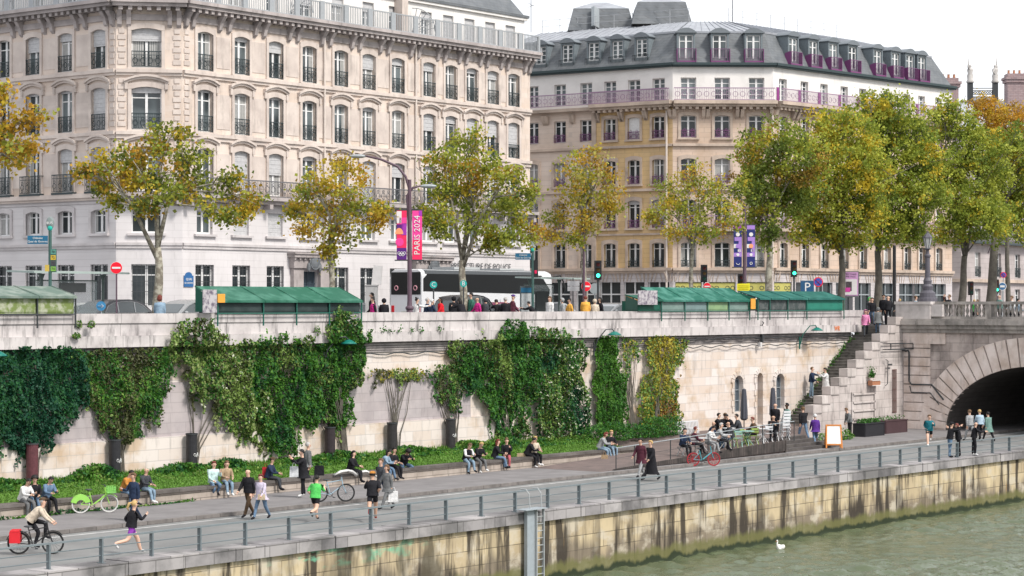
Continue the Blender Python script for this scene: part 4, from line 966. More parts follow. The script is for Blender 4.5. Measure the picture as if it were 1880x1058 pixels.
tree(1545, 69.4, 6.5, 470, [(1530,230,40,26),(1570,250,46,34),(1500,270,36,30),(1545,310,58,36),(1500,350,40,34),(1580,350,44,34),(1540,395,48,30),(1500,410,32,26),(1590,400,28,28),(1525,435,34,18),(1470,430,18,14),(1600,300,30,30),(1560,440,30,18),(1490,385,24,24)], 'ggylllygly', 'broad plane tree with yellow clumps and a dark leaning trunk beside the poster panel', 28, rad=.24, bark=m_barkd, leaf=.23)
tree(1612, 71, 6.5, 460, [(1610,190,36,20),(1650,210,44,28),(1600,235,40,32),(1680,240,36,28),(1650,280,54,34),(1620,330,48,34),(1690,300,40,34),(1650,380,50,34),(1700,360,34,34),(1620,420,40,26),(1680,430,34,22)], 'dgggglllly', 'tallest green plane tree rising over the white attic storey', 29, rad=.26, bark=m_barkd, leaf=.24)
tree(1762, 71, 6.5, 470, [(1735,205,28,20),(1770,235,36,30),(1720,250,28,28),(1800,280,40,34),(1750,310,46,34),(1820,330,36,34),(1770,370,48,34),(1725,350,28,30),(1800,410,44,30),(1740,425,34,26),(1830,390,30,30)], 'dgggllllgy', 'green plane tree with a leaning dark trunk right of the ornate bridge lantern', 30, rad=.26, bark=m_barkd, leaf=.24, lean=10)
tree(1815, 73, 6.5, 430, [(1840,260,34,24),(1870,290,34,34),(1850,340,40,34),(1880,370,34,30),(1860,410,30,24),(1840,300,30,30),(1900,330,30,40),(1885,430,24,16)], 'dggglllgyy', 'green plane tree with a thick bare leaning trunk beside the tall pole lamp', 31, rad=.34, bark=m_barkd, leaf=.24, lean=14)
tree(1850, 84, 6.5, 400, [(1800,200,26,20),(1830,225,30,26),(1860,215,24,22),(1880,250,26,30),(1810,245,26,22),(1850,265,34,26)], 'ooobbyoyo', 'rust orange tree crown rising behind the green ones at far right', 32, rad=.2, bark=m_barkd, leaf=.24)
# ================================================================ CLIMBERS on the wall
def inpoly(x, y, poly):
    c = False; j = len(poly)-1
    for i in range(len(poly)):
        a, b = poly[i], poly[j]
        if (a[1] > y) != (b[1] > y) and x < (b[0]-a[0])*(y-a[1])/(b[1]-a[1])+a[0]: c = not c
        j = i
    return c
def climber(poly, pal, label, seed, dens=150, size=.13, thick=.55, stem=None, name='climbing_plant', cat='climber', soft=.22, hang=0, flowers=None):
    W_ = [onY(x, y, 67.0) for x, y in poly]; xz = [(w.x, w.z) for w in W_]
    x0, x1 = min(p[0] for p in xz), max(p[0] for p in xz); z0, z1 = min(p[1] for p in xz), max(p[1] for p in xz)
    r = random.Random(seed); P, C = [], []; n = int((x1-x0)*(z1-z0)*dens*3.6); size = size*1.0; pal_ = [PAL[c] if c in PAL else IV[c] for c in pal]
    for _ in range(n):
        x, z = r.uniform(x0, x1), r.uniform(z0, z1)
        jx = x+soft*noise.noise(Vector((x*2.2,z*2.2,seed)))*2.2+r.gauss(0,.07); jz = z+soft*noise.noise(Vector((x*2.2+9,z*2.2,seed)))*2.2+r.gauss(0,.09)
        if not inpoly(jx, jz, xz): continue
        b = noise.noise(Vector((x*1.5, z*.75, seed*1.7)))+.55*noise.noise(Vector((x*4.5, z*2.2, seed)))
        gap = noise.noise(Vector((x*3.1+5, z*1.6, seed*.3)))
        if gap < -.5 and r.random() < .4: continue
        dth = thick*(.5+.75*b); y = 66.9-max(.03, dth)*r.uniform(.55,1.0)**.6-(.32 if z > 6.15 else 0)
        P.append((x, y, z)); q = noise.noise(Vector((x*.7, z*.6, seed*2.3)))*.9+.5+r.gauss(0,.17); col = pal_[int(min(max(q,0),.999)*len(pal_))]
        if flowers and r.random() < flowers and b > .1: col = (.62,.64,.50)
        C.append(col)
    for k in range(int((x1-x0)*(2.6 if dens > 120 else 1))):      # trailing strands below the mass
        x = r.uniform(x0+.1, x1-.1); zs = [z0+(z1-z0)*i/40 for i in range(41) if inpoly(x, z0+(z1-z0)*i/40, xz)]
        if not zs or zs[0] < 1.3: continue
        ln = r.uniform(.25, 1.5)*r.random()**.5+.15; ph = r.random()*6; cstr = r.choice(pal_)
        for j in range(int(ln*42)+5):
            q = r.random(); P.append((x+.12*math.sin(ph+q*5)+r.gauss(0,.05), 66.8-r.random()*.15, zs[0]+.25-q*ln)); C.append(cstr)
    px0 = P[0]; cx = (x0+x1)/2
    o = thing(name, label, cat, (cx, 66.5, .9))
    leaves('foliage', P, size, C, lm_ivy, o, flatn=(0,-.75,.35), seed=seed, aspect=.75)
    mb = MB()
    sx = stem if stem else cx
    for k in range(7 if len(P) > 3000 else 12):
        e = (r.uniform(x0+.2*(x1-x0), x1-.2*(x1-x0)), 66.85, z0+(z1-z0)*r.uniform(.3,.95)); s_ = (sx+r.gauss(0,.12), 66.7, .9)
        m_ = (sx*.6+e[0]*.4+r.gauss(0,.2), 66.8, (s_[2]+e[2])/2)
        mb.tube([s_, (s_[0]*.8+m_[0]*.2, 66.72, s_[2]+(m_[2]-s_[2])*.5), m_, e], [.04,.032,.022,.01], 5)
    mb.build('stems', m_barkd, o, world=True); return o
IV = {'D': (.012,.065,.035), 'E': (.022,.10,.03), 'G': (.042,.14,.022), 'H': (.07,.185,.02), 'J': (.17,.26,.06), 'K': (.26,.32,.12), 'Y': (.36,.31,.04), 'O': (.26,.13,.03), 'B': (.07,.08,.03)}
climber([(-30,650),(10,641),(60,636),(128,640),(152,690),(150,740),(120,765),(75,800),(62,830),(35,835),(5,805),(-30,800)], 'DDDDEDEE', 'dense blue-green ivy mass at the left edge, above the maroon pillar', 41, dens=260, thick=.7, stem=U(55))
climber([(118,642),(300,640),(305,690),(285,745),(262,760),(245,805),(212,815),(185,790),(160,735),(140,700)], 'BEGGGHJBGB', 'ragged green climber narrowing down to the black pillar second from the left', 42, dens=210, stem=U(211))
climber([(288,615),(325,584),(362,588),(385,625),(440,627),(462,680),(478,740),(490,800),(480,828),(440,800),(405,780),(385,745),(350,725),(318,665),(290,645)], 'BGGJJKJGBJ', 'climber with pale grey-green tufts spilling over the parapet left of the dark green stall', 43, dens=215, thick=.8, stem=U(352), flowers=.05)
climber([(440,632),(470,622),(585,630),(598,575),(612,572),(640,600),(665,632),(668,662),(655,690),(640,720),(632,770),(615,790),(590,775),(572,760),(560,790),(540,775),(525,835),(490,828),(470,790),(452,700)], 'EGGHHGGEBJ', 'widest bright green ivy curtain, under the dark green book stall', 44, dens=220, thick=.75, stem=U(606))
climber([(592,600),(602,560),(612,572),(640,598),(650,615),(612,640),(590,628)], 'JKJGH', 'thin leafy vine climbing onto the post of the dark green stall', 45, dens=130, thick=.35, soft=.15)
climber([(668,684),(700,678),(760,676),(775,684),(770,700),(735,702),(700,692)], 'BJJYB', 'thin creeper strung along the grey wall over the stubby black pillar, mostly bare stems', 46, dens=110, thick=.3, soft=.2, stem=U(718))
climber([(772,672),(850,668),(862,700),(838,735),(828,765),(815,740),(795,712)], 'BGGJBE', 'half bare wispy climber fanning out of a black pillar in mid photo', 47, dens=130, thick=.4, soft=.35, stem=U(827))
climber([(812,632),(892,624),(905,600),(925,586),(945,596),(965,622),(978,640),(976,700),(962,745),(960,790),(935,815),(912,805),(890,765),(862,715),(845,690),(822,668)], 'EGGHGGEGBJ', 'tall green climber reaching up to the parapet just left of the grey-flowered one', 48, dens=225, thick=.75, stem=U(925))
climber([(972,604),(1005,602),(1030,618),(1055,632),(1060,690),(1070,750),(1072,800),(1045,820),(1005,822),(980,790),(968,720),(972,650)], 'DEEGGBJJEG', 'heavy dark climber sprinkled with grey-white blossom, full wall height', 49, dens=230, thick=.75, flowers=.09, stem=U(1020))
climber([(1090,618),(1124,616),(1130,660),(1142,720),(1144,765),(1122,795),(1100,792),(1088,768),(1081,700),(1088,655)], 'GHHHHGG', 'narrow bright green ivy tongue beside the wall lamp', 50, dens=300, thick=.5, size=.11, soft=.08, stem=U(1115))
climber([(1135,618),(1172,628),(1170,648),(1152,668),(1148,705),(1143,700),(1140,660)], 'JHYJG', 'small trailing vine between the bright ivy and the yellow creeper', 51, dens=55, thick=.25, soft=.12)
climber([(1172,626),(1200,616),(1258,626),(1248,652),(1232,690),(1240,745),(1245,780),(1215,792),(1170,786),(1160,760),(1166,720),(1182,680)], 'YJJYHJYGJO', 'yellowing creeper with an open bare middle near the cafe', 52, dens=140, thick=.5, soft=.22, stem=U(1198))
# black and maroon planting pillars
pil = MB().lathe([(.0,0),(.235,0),(.235,1.92),(.25,1.93),(.25,2.0),(.0,2.0)], n=18)
for px, ytop, col, lab in ((59,815,(.13,.045,.055),'maroon steel pillar at the left edge, under the dark ivy'),(211,808,(.03,.03,.035),'black pillar with a small white sticker, second from the left'),(352,797,(.03,.03,.035),'black pillar with scribbled graffiti and dry tuft on top, third from the left'),(606,785,(.04,.03,.035),'black pillar under the widest ivy curtain'),(720,777,(.035,.033,.035),'black pillar standing clear against pale stone below the bare stems'),(827,770,(.035,.033,.038),'black pillar with a white tag, right of the clear-standing one')):
    top = onY(px, ytop, 66.45); o = thing('planting_pillar', lab, 'pillar', (top.x, 66.45, .85), group='pillars at the foot of the wall')
    p_ = pil.build('pillar_body', flat('pillar_%02d' % int(col[0]*200), col, rough=.45, mott=.4), o, smooth=False); p_.scale = (1,1,(top.z-.85)/2)
    mb = MB().lathe([(.235,0),(.262,0),(.262,.05),(.235,.05)], n=18); b_ = mb.build('rim', m_iron, o, loc=(0,0,top.z-.87)); 
    if px in (352,827,211): mb = MB(); mb.ring((-.05,-.24,.75),.06,.01,(0,1,0),10,4); mb.bar((.03,-.245,.66),(.1,-.245,.85),.02).bar((.1,-.245,.85),(.12,-.245,.68),.02); mb.build('graffiti_tag', m_wf, o)
# ---- grass and weeds (nobody could count them)
g = np.random.default_rng(5); n = 60000
X_ = g.uniform(15, 91, n); Yg = 63.1+3.7*g.uniform(0,1,n)
me = bpy.data.meshes.new('grass'); h_ = g.uniform(.03,.09,n)*(1+1.5*(Yg > 66.2)); zb_ = .55+(Yg-63.08)*.12
a_ = g.uniform(0, 6.28, n); wv = .03; V = np.empty((n,3,3)); 
V[:,0] = np.stack([X_-np.cos(a_)*wv, Yg-np.sin(a_)*wv, zb_],1); V[:,1] = np.stack([X_+np.cos(a_)*wv, Yg+np.sin(a_)*wv, zb_],1); V[:,2] = np.stack([X_+g.normal(0,.05,n), Yg+g.normal(0,.05,n), zb_+h_],1)
me.from_pydata(V.reshape(-1,3).tolist(), [], np.arange(3*n).reshape(-1,3).tolist())
ca = me.color_attributes.new('Col','FLOAT_COLOR','POINT'); cc = np.ones((n,4)); cc[:,:3] = np.array([.10,.21,.03])*g.uniform(.6,1.5,(n,1)); ca.data.foreach_set('color', np.repeat(cc,3,0).ravel()); me.materials.append(lm_ivy)
tag(link('grass', me), 'short bright green grass on the bank under the wall', 'grass', kind='stuff')
def weeds(name, label, seed, segs, leaf=.13, pal='EGGHHJ'):
    r = random.Random(seed); P, C = [], []
    for xa, xb, ya, yb, za, hmax, dn in segs:
        for _ in range(int((xb-xa)*dn)):
            x = r.uniform(xa, xb); hh = hmax*(.16+1.15*max(0, noise.noise(Vector((x*.42, seed, 0)))+.2)); y = r.uniform(ya, yb)
            P.append((x+r.gauss(0,.05), y-r.random()*.15, za+r.random()**1.5*hh)); q = noise.noise(Vector((x*1.3, y, seed)))+.5+r.gauss(0,.2); C.append(IV[pal[int(min(max(q,0),.999)*len(pal))]])
    return tag(leaves(name, P, leaf, C, lm_ivy, seed=seed, aspect=.65), label, 'weeds', kind='stuff')
weeds('wall_foot_weeds', 'rough green weeds and nettles growing along the foot of the wall', 61, [(12,92,66.1,66.85,.85,.66,1100),(12,92,65.2,66.3,.8,.4,160)])
weeds('bench_foot_weeds', 'small weeds in the joint below the low wall', 62, [(26,33,62.4,62.66,.13,.3,80),(40,46,62.4,62.66,.13,.25,60),(48,60,62.5,62.66,.13,.2,50),(36,38,62.45,62.66,.13,.35,60)])
def bush(x0, x1, y0, y1, z, h, lab, seed, cat='bush', name='bush', pal='EGGGH', n=3500, leaf=.1):
    r = random.Random(seed); P, C = [], []; cx, cy = (x0+x1)/2, (y0+y1)/2; k = max(2, int((x1-x0)/.9)); lob = [(x0+(x1-x0)*(i+.5)/k+r.gauss(0,.15), cy+r.gauss(0,.2), h*r.uniform(.45,.75)) for i in range(k)]
    for _ in range(n):
        a, b, c_ = r.choice(lob); d_ = Vector((r.gauss(0,1), r.gauss(0,1), r.gauss(0,1))).normalized()*r.uniform(.4,1)**.5; sx = (x1-x0)/k*.75
        P.append((a+d_.x*sx, b+d_.y*(y1-y0)*.5, z+max(.02, c_*(.5+.8*d_.z)))); q = r.random(); C.append(IV[pal[int(q*len(pal))]])
    o = thing(name, lab, cat, (cx, cy, z)); leaves('foliage', P, leaf, C, lm_ivy, o, seed=seed)
    mb = MB()
    for a, b, c_ in lob:
        for q in range(4): mb.tube([(a,b,z-.05),(a+r.gauss(0,.12),b+r.gauss(0,.12),z+c_*.6)], [.02,.01], 4)
    mb.build('stems', m_barkd, o, world=True)
bush(U(1085,65.5), U(1250,65.5), 64.8, 66.8, .8, 1.15, 'low spreading green bush at the foot of the yellow creeper', 70, n=7000)
bush(U(1515,61.5), U(1565,61.5), 61.0, 62.2, .13, .75, 'leafy weed clump growing beside the terrace steps', 71, n=900, pal='HHGJ')
for k, (px, py, z) in enumerate(((153,592,.35),(147,612,.3),(585,608,.6))):
    q = onY(px, py, 66.6); bush(q.x-.25, q.x+.25, 66.35, 66.6, q.z-.2, z, ['yellowish tuft sprouting high from the left parapet course','small weed hanging from the left parapet ledge','tall weed sprig on the ledge left of the stall vine'][k], 80+k, n=160, pal='JJHG', leaf=.09, cat='weed', name='wall_weed')
P, C = [], []; r = random.Random(9)
for px in (683,705,718,735,758,776,810, 955,960, 976, 990): 
    q = onY(px, 606 if px < 900 else 600, 66.5)
    for _ in range(26): P.append((q.x+r.gauss(0,.1), 66.6-r.random()*.1, 6.6+abs(r.gauss(0,.12)))); C.append(IV['G'])
tag(leaves('ledge_weeds', P, .09, C, lm_ivy, seed=3), 'tiny green weeds rooted along the parapet ledge', 'weeds', kind='stuff')
P, C = [], []
for i in range(33):       # along the wall side of the stairs
    x = 112.8+9.2*i/33; z = .75+5.75*i/33
    if r.random() < .55:
        for _ in range(40): P.append((x+r.gauss(0,.15), 66.95-abs(r.gauss(0,.12)), z+abs(r.gauss(0,.17)))); C.append(IV['G' if r.random() < .6 else 'H'])
tag(leaves('stair_weeds', P, .1, C, lm_ivy, seed=4), 'green weeds growing along the wall side of the stairs', 'weeds', kind='stuff')
# ================================================================ PEOPLE
SK = [(.62,.40,.30), (.52,.33,.24), (.36,.21,.14), (.13,.075,.05)]
HC = {'k': (.012,.010,.010), 'b': (.06,.035,.02), 'n': (.14,.08,.04), 'y': (.50,.34,.14), 'g': (.42,.41,.40), 'w': (.62,.62,.62), 'r': (.16,.035,.025), 'x': None}
CC = dict(k=(.018,.018,.022), n=(.025,.04,.08), g=(.16,.165,.17), G=(.34,.35,.36), w=(.72,.72,.72), m=(.085,.025,.04), b=(.10,.065,.04), t=(.38,.28,.18), o=(.50,.22,.05), O=(.75,.40,.08),
          r=(.65,.02,.03), j=(.14,.22,.33), J=(.24,.34,.44), l=(.55,.50,.62), p=(.09,.03,.22), P=(.70,.25,.45), q=(.55,.03,.22), c=(.60,.52,.42), e=(.10,.55,.12), T=(.02,.16,.20), B=(.40,.52,.62), M=(.55,.72,.70), v=(.28,.06,.42), a=(.05,.16,.12), u=(.16,.27,.24), d=(.055,.06,.07), z=(.45,.12,.14))
def skeleton(pose, k, arms=None):
    """joints in metres, x forward, y left; returns nodes {name: (pos, r)} ; k = height/1.75"""
    S = {}
    dflt = dict(lean=3, th=(4,-4), kn=(2,4), sw=(5,-5), el=(12,12), ab=(8,8), head=0, z=None, spread=.1)
    PO = dict(stand=dict(), walk=dict(lean=4, th=(24,-16), kn=(4,18), sw=(-16,20), el=(18,22)), walk2=dict(lean=4, th=(-14,22), kn=(22,5), sw=(18,-14), el=(22,14)),
        run=dict(lean=9, th=(34,-22), kn=(20,58), sw=(-42,30), el=(85,95), ab=(14,14)), run2=dict(lean=8, th=(-25,32), kn=(62,14), sw=(30,-45), el=(90,85), ab=(14,14)),
        sit=dict(lean=14, th=(82,86), kn=(84,74), sw=(14,18), el=(52,60), z=.73), sit2=dict(lean=24, th=(80,70), kn=(68,80), sw=(12,18), el=(82,58), z=.73, head=22), sit3=dict(lean=8, th=(84,80), kn=(78,96), sw=(34,8), el=(105,48), z=.73),
        cross=dict(lean=16, th=(78,80), kn=(140,140), sw=(35,35), el=(50,50), z=.16, spread=.25), ride=dict(lean=42, th=(78,35), kn=(82,52), sw=(10,10), el=(18,18), ab=(8,8), z=.98, head=-26),
        phone=dict(lean=2, sw=(55,60), el=(85,85), head=6), armsup=dict(lean=0, sw=(95,95), el=(85,85), ab=(14,14)), fold=dict(lean=2, sw=(28,28), el=(95,95)), lean=dict(lean=32, sw=(50,50), el=(40,40), th=(-4,10), kn=(0,14)),
        back=dict(lean=-3, sw=(-16,-16), el=(70,70), ab=(10,10)), carry=dict(sw=(8,30), el=(15,95)), point=dict(sw=(70,10), el=(10,40)), hug=dict(lean=8, sw=(80,85), el=(50,50)))
    q = dict(dflt); q.update(PO[pose]); 
    if arms: q.update(arms)
    z = q['z']*1.0 if q['z'] is not None else None
    ln = R(q['lean']); legs = {}
    def leg(th, kn): 
        a = R(th); b = R(th-kn); return (math.sin(a)*.43*k, -math.cos(a)*.43*k), (math.sin(a)*.43*k+math.sin(b)*.42*k, -math.cos(a)*.43*k-math.cos(b)*.42*k), b
    L_ = [leg(q['th'][i], q['kn'][i]) for i in (0,1)]
    hz = .09*k-min(l[1][1] for l in L_)+.03*k if z is None else z+.02     # hip height
    pv = Vector((0,0,hz+.04*k)); up = Vector((math.sin(ln),0,math.cos(ln))); fd = Vector((math.cos(ln),0,-math.sin(ln)))
    S['pelvis'] = (pv, .125*k); S['spine'] = (pv+up*.2*k, .122*k); S['chest'] = (pv+up*.36*k, .125*k); S['neckb'] = (pv+up*.47*k, .07*k)
    h = R(q['lean']*.45+q['head']); hu = Vector((math.sin(h),0,math.cos(h))); nk = pv+up*.535*k; S['neck'] = (nk, .052*k); S['jaw'] = (nk+hu*.075*k+Vector((.018*k,0,0)), .068*k); S['skull'] = (nk+hu*.155*k+Vector((.008*k,0,0)), .094*k); S['crown'] = (nk+hu*.215*k, .06*k)
    E_ = [('pelvis','spine','top'),('spine','chest','top'),('chest','neckb','top'),('neckb','neck','skin'),('neck','jaw','skin'),('jaw','skull','skin'),('skull','crown','skin')]
    for i, s_ in enumerate((1,-1)):
        y = s_; nm = 'LR'[i]; sp = q['spread']
        hp = pv+Vector((0,y*.095*k,-.04*k)); S['hip'+nm] = (hp, .10*k)
        (kx,kz),(ax,az),b = L_[i]; kn_ = hp+Vector((kx,y*(sp-.09)*k,kz)); an = hp+Vector((ax,y*(sp-.09 if pose != 'cross' else -.12)*k,az))
        S['knee'+nm] = (kn_, .07*k); S['ank'+nm] = (an, .05*k); fa = max(-1.2, min(.5, b*.6)) ; toe = an+Vector((math.cos(fa)*.17*k,y*.015,-.045*k+math.sin(fa)*.17*k if b < -.3 else -.05*k)); S['toe'+nm] = (toe, .042*k)
        E_ += [('pelvis','hip'+nm,'bot'),('hip'+nm,'knee'+nm,'bot'),('knee'+nm,'ank'+nm,'shin'),('ank'+nm,'toe'+nm,'shoe')]
        sh = pv+up*.425*k+Vector((0,y*.165*k,0)); S['sho'+nm] = (sh, .076*k); a = R(q['sw'][i]+q['lean']*.5); ab = R(q['ab'][i]); d1 = Vector((math.sin(a)*math.cos(ab), y*math.sin(ab), -math.cos(a)*math.cos(ab)))
        el = sh+d1*.28*k; S['elb'+nm] = (el, .056*k); a2 = a+R(q['el'][i]); inw = .35 if q['el'][i] > 40 else .05
        d2 = Vector((math.sin(a2), -y*inw, -math.cos(a2))).normalized(); wr = el+d2*.24*k; S['wri'+nm] = (wr, .04*k); pm = wr+d2*.075*k; S['palm'+nm] = (pm, .038*k)
        E_ += [('chest','sho'+nm,'top'),('sho'+nm,'elb'+nm,'sleeve'),('elb'+nm,'wri'+nm,'fore'),('wri'+nm,'palm'+nm,'skin')]
        S['_dir'+nm] = (d2, 0)
    S['_up'] = (up, 0); S['_hu'] = (hu, 0)
    return S, E_
_pend = []
def person(px, py, z, H, pose, face, top, bot, hair, label, skin=0, coat=None, long=0, shorts=False, short_sleeve=False, shoe='k', Y=None, yawabs=None, arms=None, hat=None, group=None, hood=None, child=False, bulk=1.0):
    loc = onY(px, py, Y) if Y is not None else onZ(px, py, z)
    loc = Vector((loc.x, loc.y, z)); k = H/1.75
    S, E_ = skeleton(pose, k, arms); nm = [n for n in S if n[0] != '_']; ix = {n: i for i, n in enumerate(nm)}
    vs = [S[n][0] for n in nm]; rs = [S[n][1]*(bulk if n in ('shoL','shoR','elbL','elbR','spine','pelvis','chest') else 1) for n in nm]; es = [(ix[a], ix[b]) for a, b, _ in E_]
    bones = [(S[a][0], S[b][0], c) for a, b, c in E_]; roots = [ix['pelvis']]
    for i in 'LR':           # five fingers of unequal length, bent; the thumb leaves the side of the palm
        d = S['_dir'+i][0]; pm = S['palm'+i][0]; y = 1 if i == 'L' else -1
        side = Vector((1,0,0)) if abs(d.x) < .7 else Vector((0,0,1)); side = (side-d*side.dot(d)).normalized(); cu = d.cross(side)*y
        for j, (o, ln) in enumerate(((.027,.068),(.009,.078),(-.009,.074),(-.026,.058),(.036,.05))):
            b0 = pm+side*o*k*.8-d*(.03 if j == 4 else .0)*k; dd = d if j < 4 else (d*.6+side*.8).normalized()
            p = [b0, b0+dd*ln*.55*k, b0+dd*ln*.85*k+cu*ln*.35*k]; n0 = len(vs); vs += p; rs += [.0095*k,.0085*k,.0065*k]; es += [(n0,n0+1),(n0+1,n0+2)]; roots.append(n0)
            bones.append((p[0], p[2], 'skin'))
    me = bpy.data.meshes.new('person'); me.from_pydata([tuple(v) for v in vs], es, []); o = bpy.data.objects.new('person', me); COL.objects.link(o)
    md = o.modifiers.new('Skin','SKIN'); md.use_smooth_shade = True
    for i, sv in enumerate(me.skin_vertices[0].data): sv.radius = (rs[i], rs[i]); sv.use_root = i in roots
    sb = o.modifiers.new('Sub','SUBSURF'); sb.levels = 1
    _pend.append((o, S, bones, dict(loc=loc, yaw=yawabs if yawabs is not None else yaw(face), top=top, bot=bot, hair=hair, label=label, skin=skin, coat=coat, long=long, shorts=shorts, ss=short_sleeve, shoe=shoe, hat=hat, k=k, group=group, pose=pose, hood=hood)))
    return o
def finish_people():
    dg = bpy.context.evaluated_depsgraph_get(); dg.update()
    ms = [bpy.data.meshes.new_from_object(o.evaluated_get(dg)) for o, *_ in _pend]
    for me, (o, S, bones, q) in zip(ms, _pend):
        old = o.data; o.modifiers.clear(); o.data = me; bpy.data.meshes.remove(old); k = q['k']
        mt = [flat('skin_tone_%d' % q['skin'], SK[q['skin']], rough=.55, mott=.05), cl(CC[q['top']]), cl(CC[q['bot']]), cl(CC[q['shoe']]), flat('eye_dark', (.02,.015,.015)), flat('lip_red', (.35,.12,.10))]
        me.materials.clear(); [me.materials.append(m) for m in mt]
        reg = {'skin': 0, 'top': 1, 'sleeve': 1, 'fore': 0 if q['ss'] else 1, 'bot': 2, 'shin': 0 if q['shorts'] else 2, 'shoe': 3}
        B = np.array([[*a, *(b-a)] for a, b, _ in bones]); rg = np.array([reg[c] for *_, c in bones]); n = len(me.polygons)
        cen = np.empty(n*3); me.polygons.foreach_get('center', cen); cen = cen.reshape(-1,1,3)
        A_, D_ = B[None,:,:3], B[None,:,3:]; t_ = np.clip(((cen-A_)*D_).sum(2)/(D_**2).sum(2), 0, 1); dd = np.linalg.norm(cen-A_-D_*t_[:,:,None], axis=2); idx = rg[dd.argmin(1)]
        if q['shorts']:       # bare lower thighs
            bi = dd.argmin(1); tt_ = t_[np.arange(n), bi]; bn = np.array([i for i, b in enumerate(bones) if b[2] == 'bot'])
            idx = np.where(np.isin(bi, bn) & (tt_ > .55) & (idx == 2), 0, idx)
        # face details are joined in as raised features of the same mesh
        hu = S['_hu'][0]; hc = S['skull'][0]; fw = Vector((hu.z,0,-hu.x)); f_ = MB()
        f_.mi = 0; f_.ell(hc+fw*.088*k-hu*.022*k, .018*k,.014*k,.026*k,6,4)
        for s_ in (-1,1): f_.mi = 0; f_.ell(hc+Vector((0,s_*.088*k,0))-hu*.02*k, .02*k,.012*k,.032*k,6,4); f_.mi = 4; f_.ell(hc+fw*.078*k+Vector((0,s_*.032*k,0))+hu*.004*k, .01*k,.014*k,.008*k,6,4)
        f_.mi = 5; f_.ell(hc+fw*.072*k-hu*.066*k, .012*k,.026*k,.008*k,6,4)
        nv, nf = len(me.vertices), len(me.polygons); co_ = np.empty(nv*3); me.vertices.foreach_get('co', co_)
        polys = [tuple(p.vertices) for p in me.polygons]; m2 = bpy.data.meshes.new('person')
        m2.from_pydata(co_.reshape(-1,3).tolist()+[tuple(v) for v in f_.v], [], polys+[tuple(i+nv for i in p) for p in f_.f])
        for m in mt: m2.materials.append(m)
        m2.polygons.foreach_set('material_index', list(idx.astype(int))+f_.m); m2.polygons.foreach_set('use_smooth', [True]*len(m2.polygons)); m2.update()
        o.data = m2; bpy.data.meshes.remove(me); o.location = q['loc']; o.scale = (1.12,1.12,1.03); o.rotation_euler = (0,0,q['yaw']); tag(o, q['label'], 'person', q['group'])
        # clothing shell round the torso (continuing as coat or skirt)
        pv, up = S['pelvis'][0], S['_up'][0]; yv = Vector((0,1,0)); fd = Vector((up.z,0,-up.x))
        rg_ = [(.50,.075,.07),(.455,.155,.09),(.40,.205,.13),(.30,.20,.145),(.15,.18,.145),(.02,.192,.16),(-.05,.20,.165)]
        sit = q['pose'] in ('sit','sit2','sit3','cross','ride'); R_ = [(pv+up*h*k, a*k, b*k, fd) for h, a, b in rg_]
        if q['long'] and not sit:
            nL = 4
            for i in range(1, nL+1): R_.append((pv-Vector((0,0,(.05+q['long']*i/nL)*k))+Vector((-.01*i,0,0)), (.185+.02*i)*k, (.15+.025*i)*k, Vector((1,0,0))))
        cm = MB(); nn = 14
        for c, a, b, fv in R_: cm.v += [tuple(c+yv*a*math.cos(6.28318*j/nn)+fv*b*math.sin(6.28318*j/nn)) for j in range(nn)]
        for i in range(len(R_)-1): cm.f += [(i*nn+j, (i+1)*nn+j, (i+1)*nn+(j+1)%nn, i*nn+(j+1)%nn) for j in range(nn)]; cm.m += [0]*nn
        cm.build('coat' if q['long'] else 'jacket', cl(CC[q['coat'] or q['top']]), o, smooth=True)
        # hair, hat or hood
        hm = HC.get(q['hair'][0]); style = q['hair'][1:]; rot = Matrix.Rotation(math.atan2(hu.x, hu.z), 3, 'Y')
        if hm:
            h_ = MB(); rr = .104*k; h_.ell(hc+hu*.018*k-fw*.006*k, rr*1.03, rr*.97, rr*1.08, 14, 9, keep=lambda x,y,z: z > .38 or (x < .35 and z > -.45), rot=rot)
            if 'l' in style: h_.ell(hc-fw*.06*k-hu*.10*k, .06*k,.095*k,.17*k,10,7)
            if 'm' in style: h_.ell(hc-fw*.045*k-hu*.05*k, .075*k,.11*k,.11*k,10,7)
            if 'p' in style: h_.tube([hc-fw*.09*k+hu*.05*k, hc-fw*.17*k+hu*.03*k, hc-fw*.22*k-hu*.12*k, hc-fw*.17*k-hu*.22*k], [.03*k,.04*k,.035*k,.01*k], 7)
            if 'u' in style: h_.ell(hc-fw*.06*k+hu*.12*k, .05*k,.05*k,.045*k,8,6)
            if 'a' in style: h_.ell(hc+hu*.05*k-fw*.01*k, .125*k,.13*k,.115*k,12,8,keep=lambda x,y,z: z > .1 or x < .3, rot=rot)
            h_.build('hair', flat('hair_'+q['hair'][0], hm, rough=.6, mott=.4), o, smooth=True)
        if q['hat']:
            h_ = MB(); h_.ell(hc+hu*.045*k, .112*k,.106*k,.085*k,12,8,keep=lambda x,y,z: z > -.1, rot=rot); h_.prism([tuple(hc+hu*.045*k+fw*x*k+yv*y*k) for x, y in ((.07,-.08),(.17,-.05),(.17,.05),(.07,.08))], (0,0,0), hu*.012)
            h_.build('cap', cl(CC[q['hat']]), o, smooth=False)
        if q['hood']:
            h_ = MB(); h_.ell(hc-fw*.012*k, .125*k,.12*k,.135*k,14,9,keep=lambda x,y,z: x < .55, rot=rot); h_.build('hood', cl(CC[q['hood']]), o, smooth=True)
    _pend.clear()
TOW = -90     # yaw facing the river
def seat(px, pose, top, bot, hair, label, H=1.7, dy=0, **k):
    return person(px, 0, -.02+.02, H, pose, 0, top, bot, hair, label, Y=62.95+dy, yawabs=R(TOW+k.pop('turn', 0)), **k)
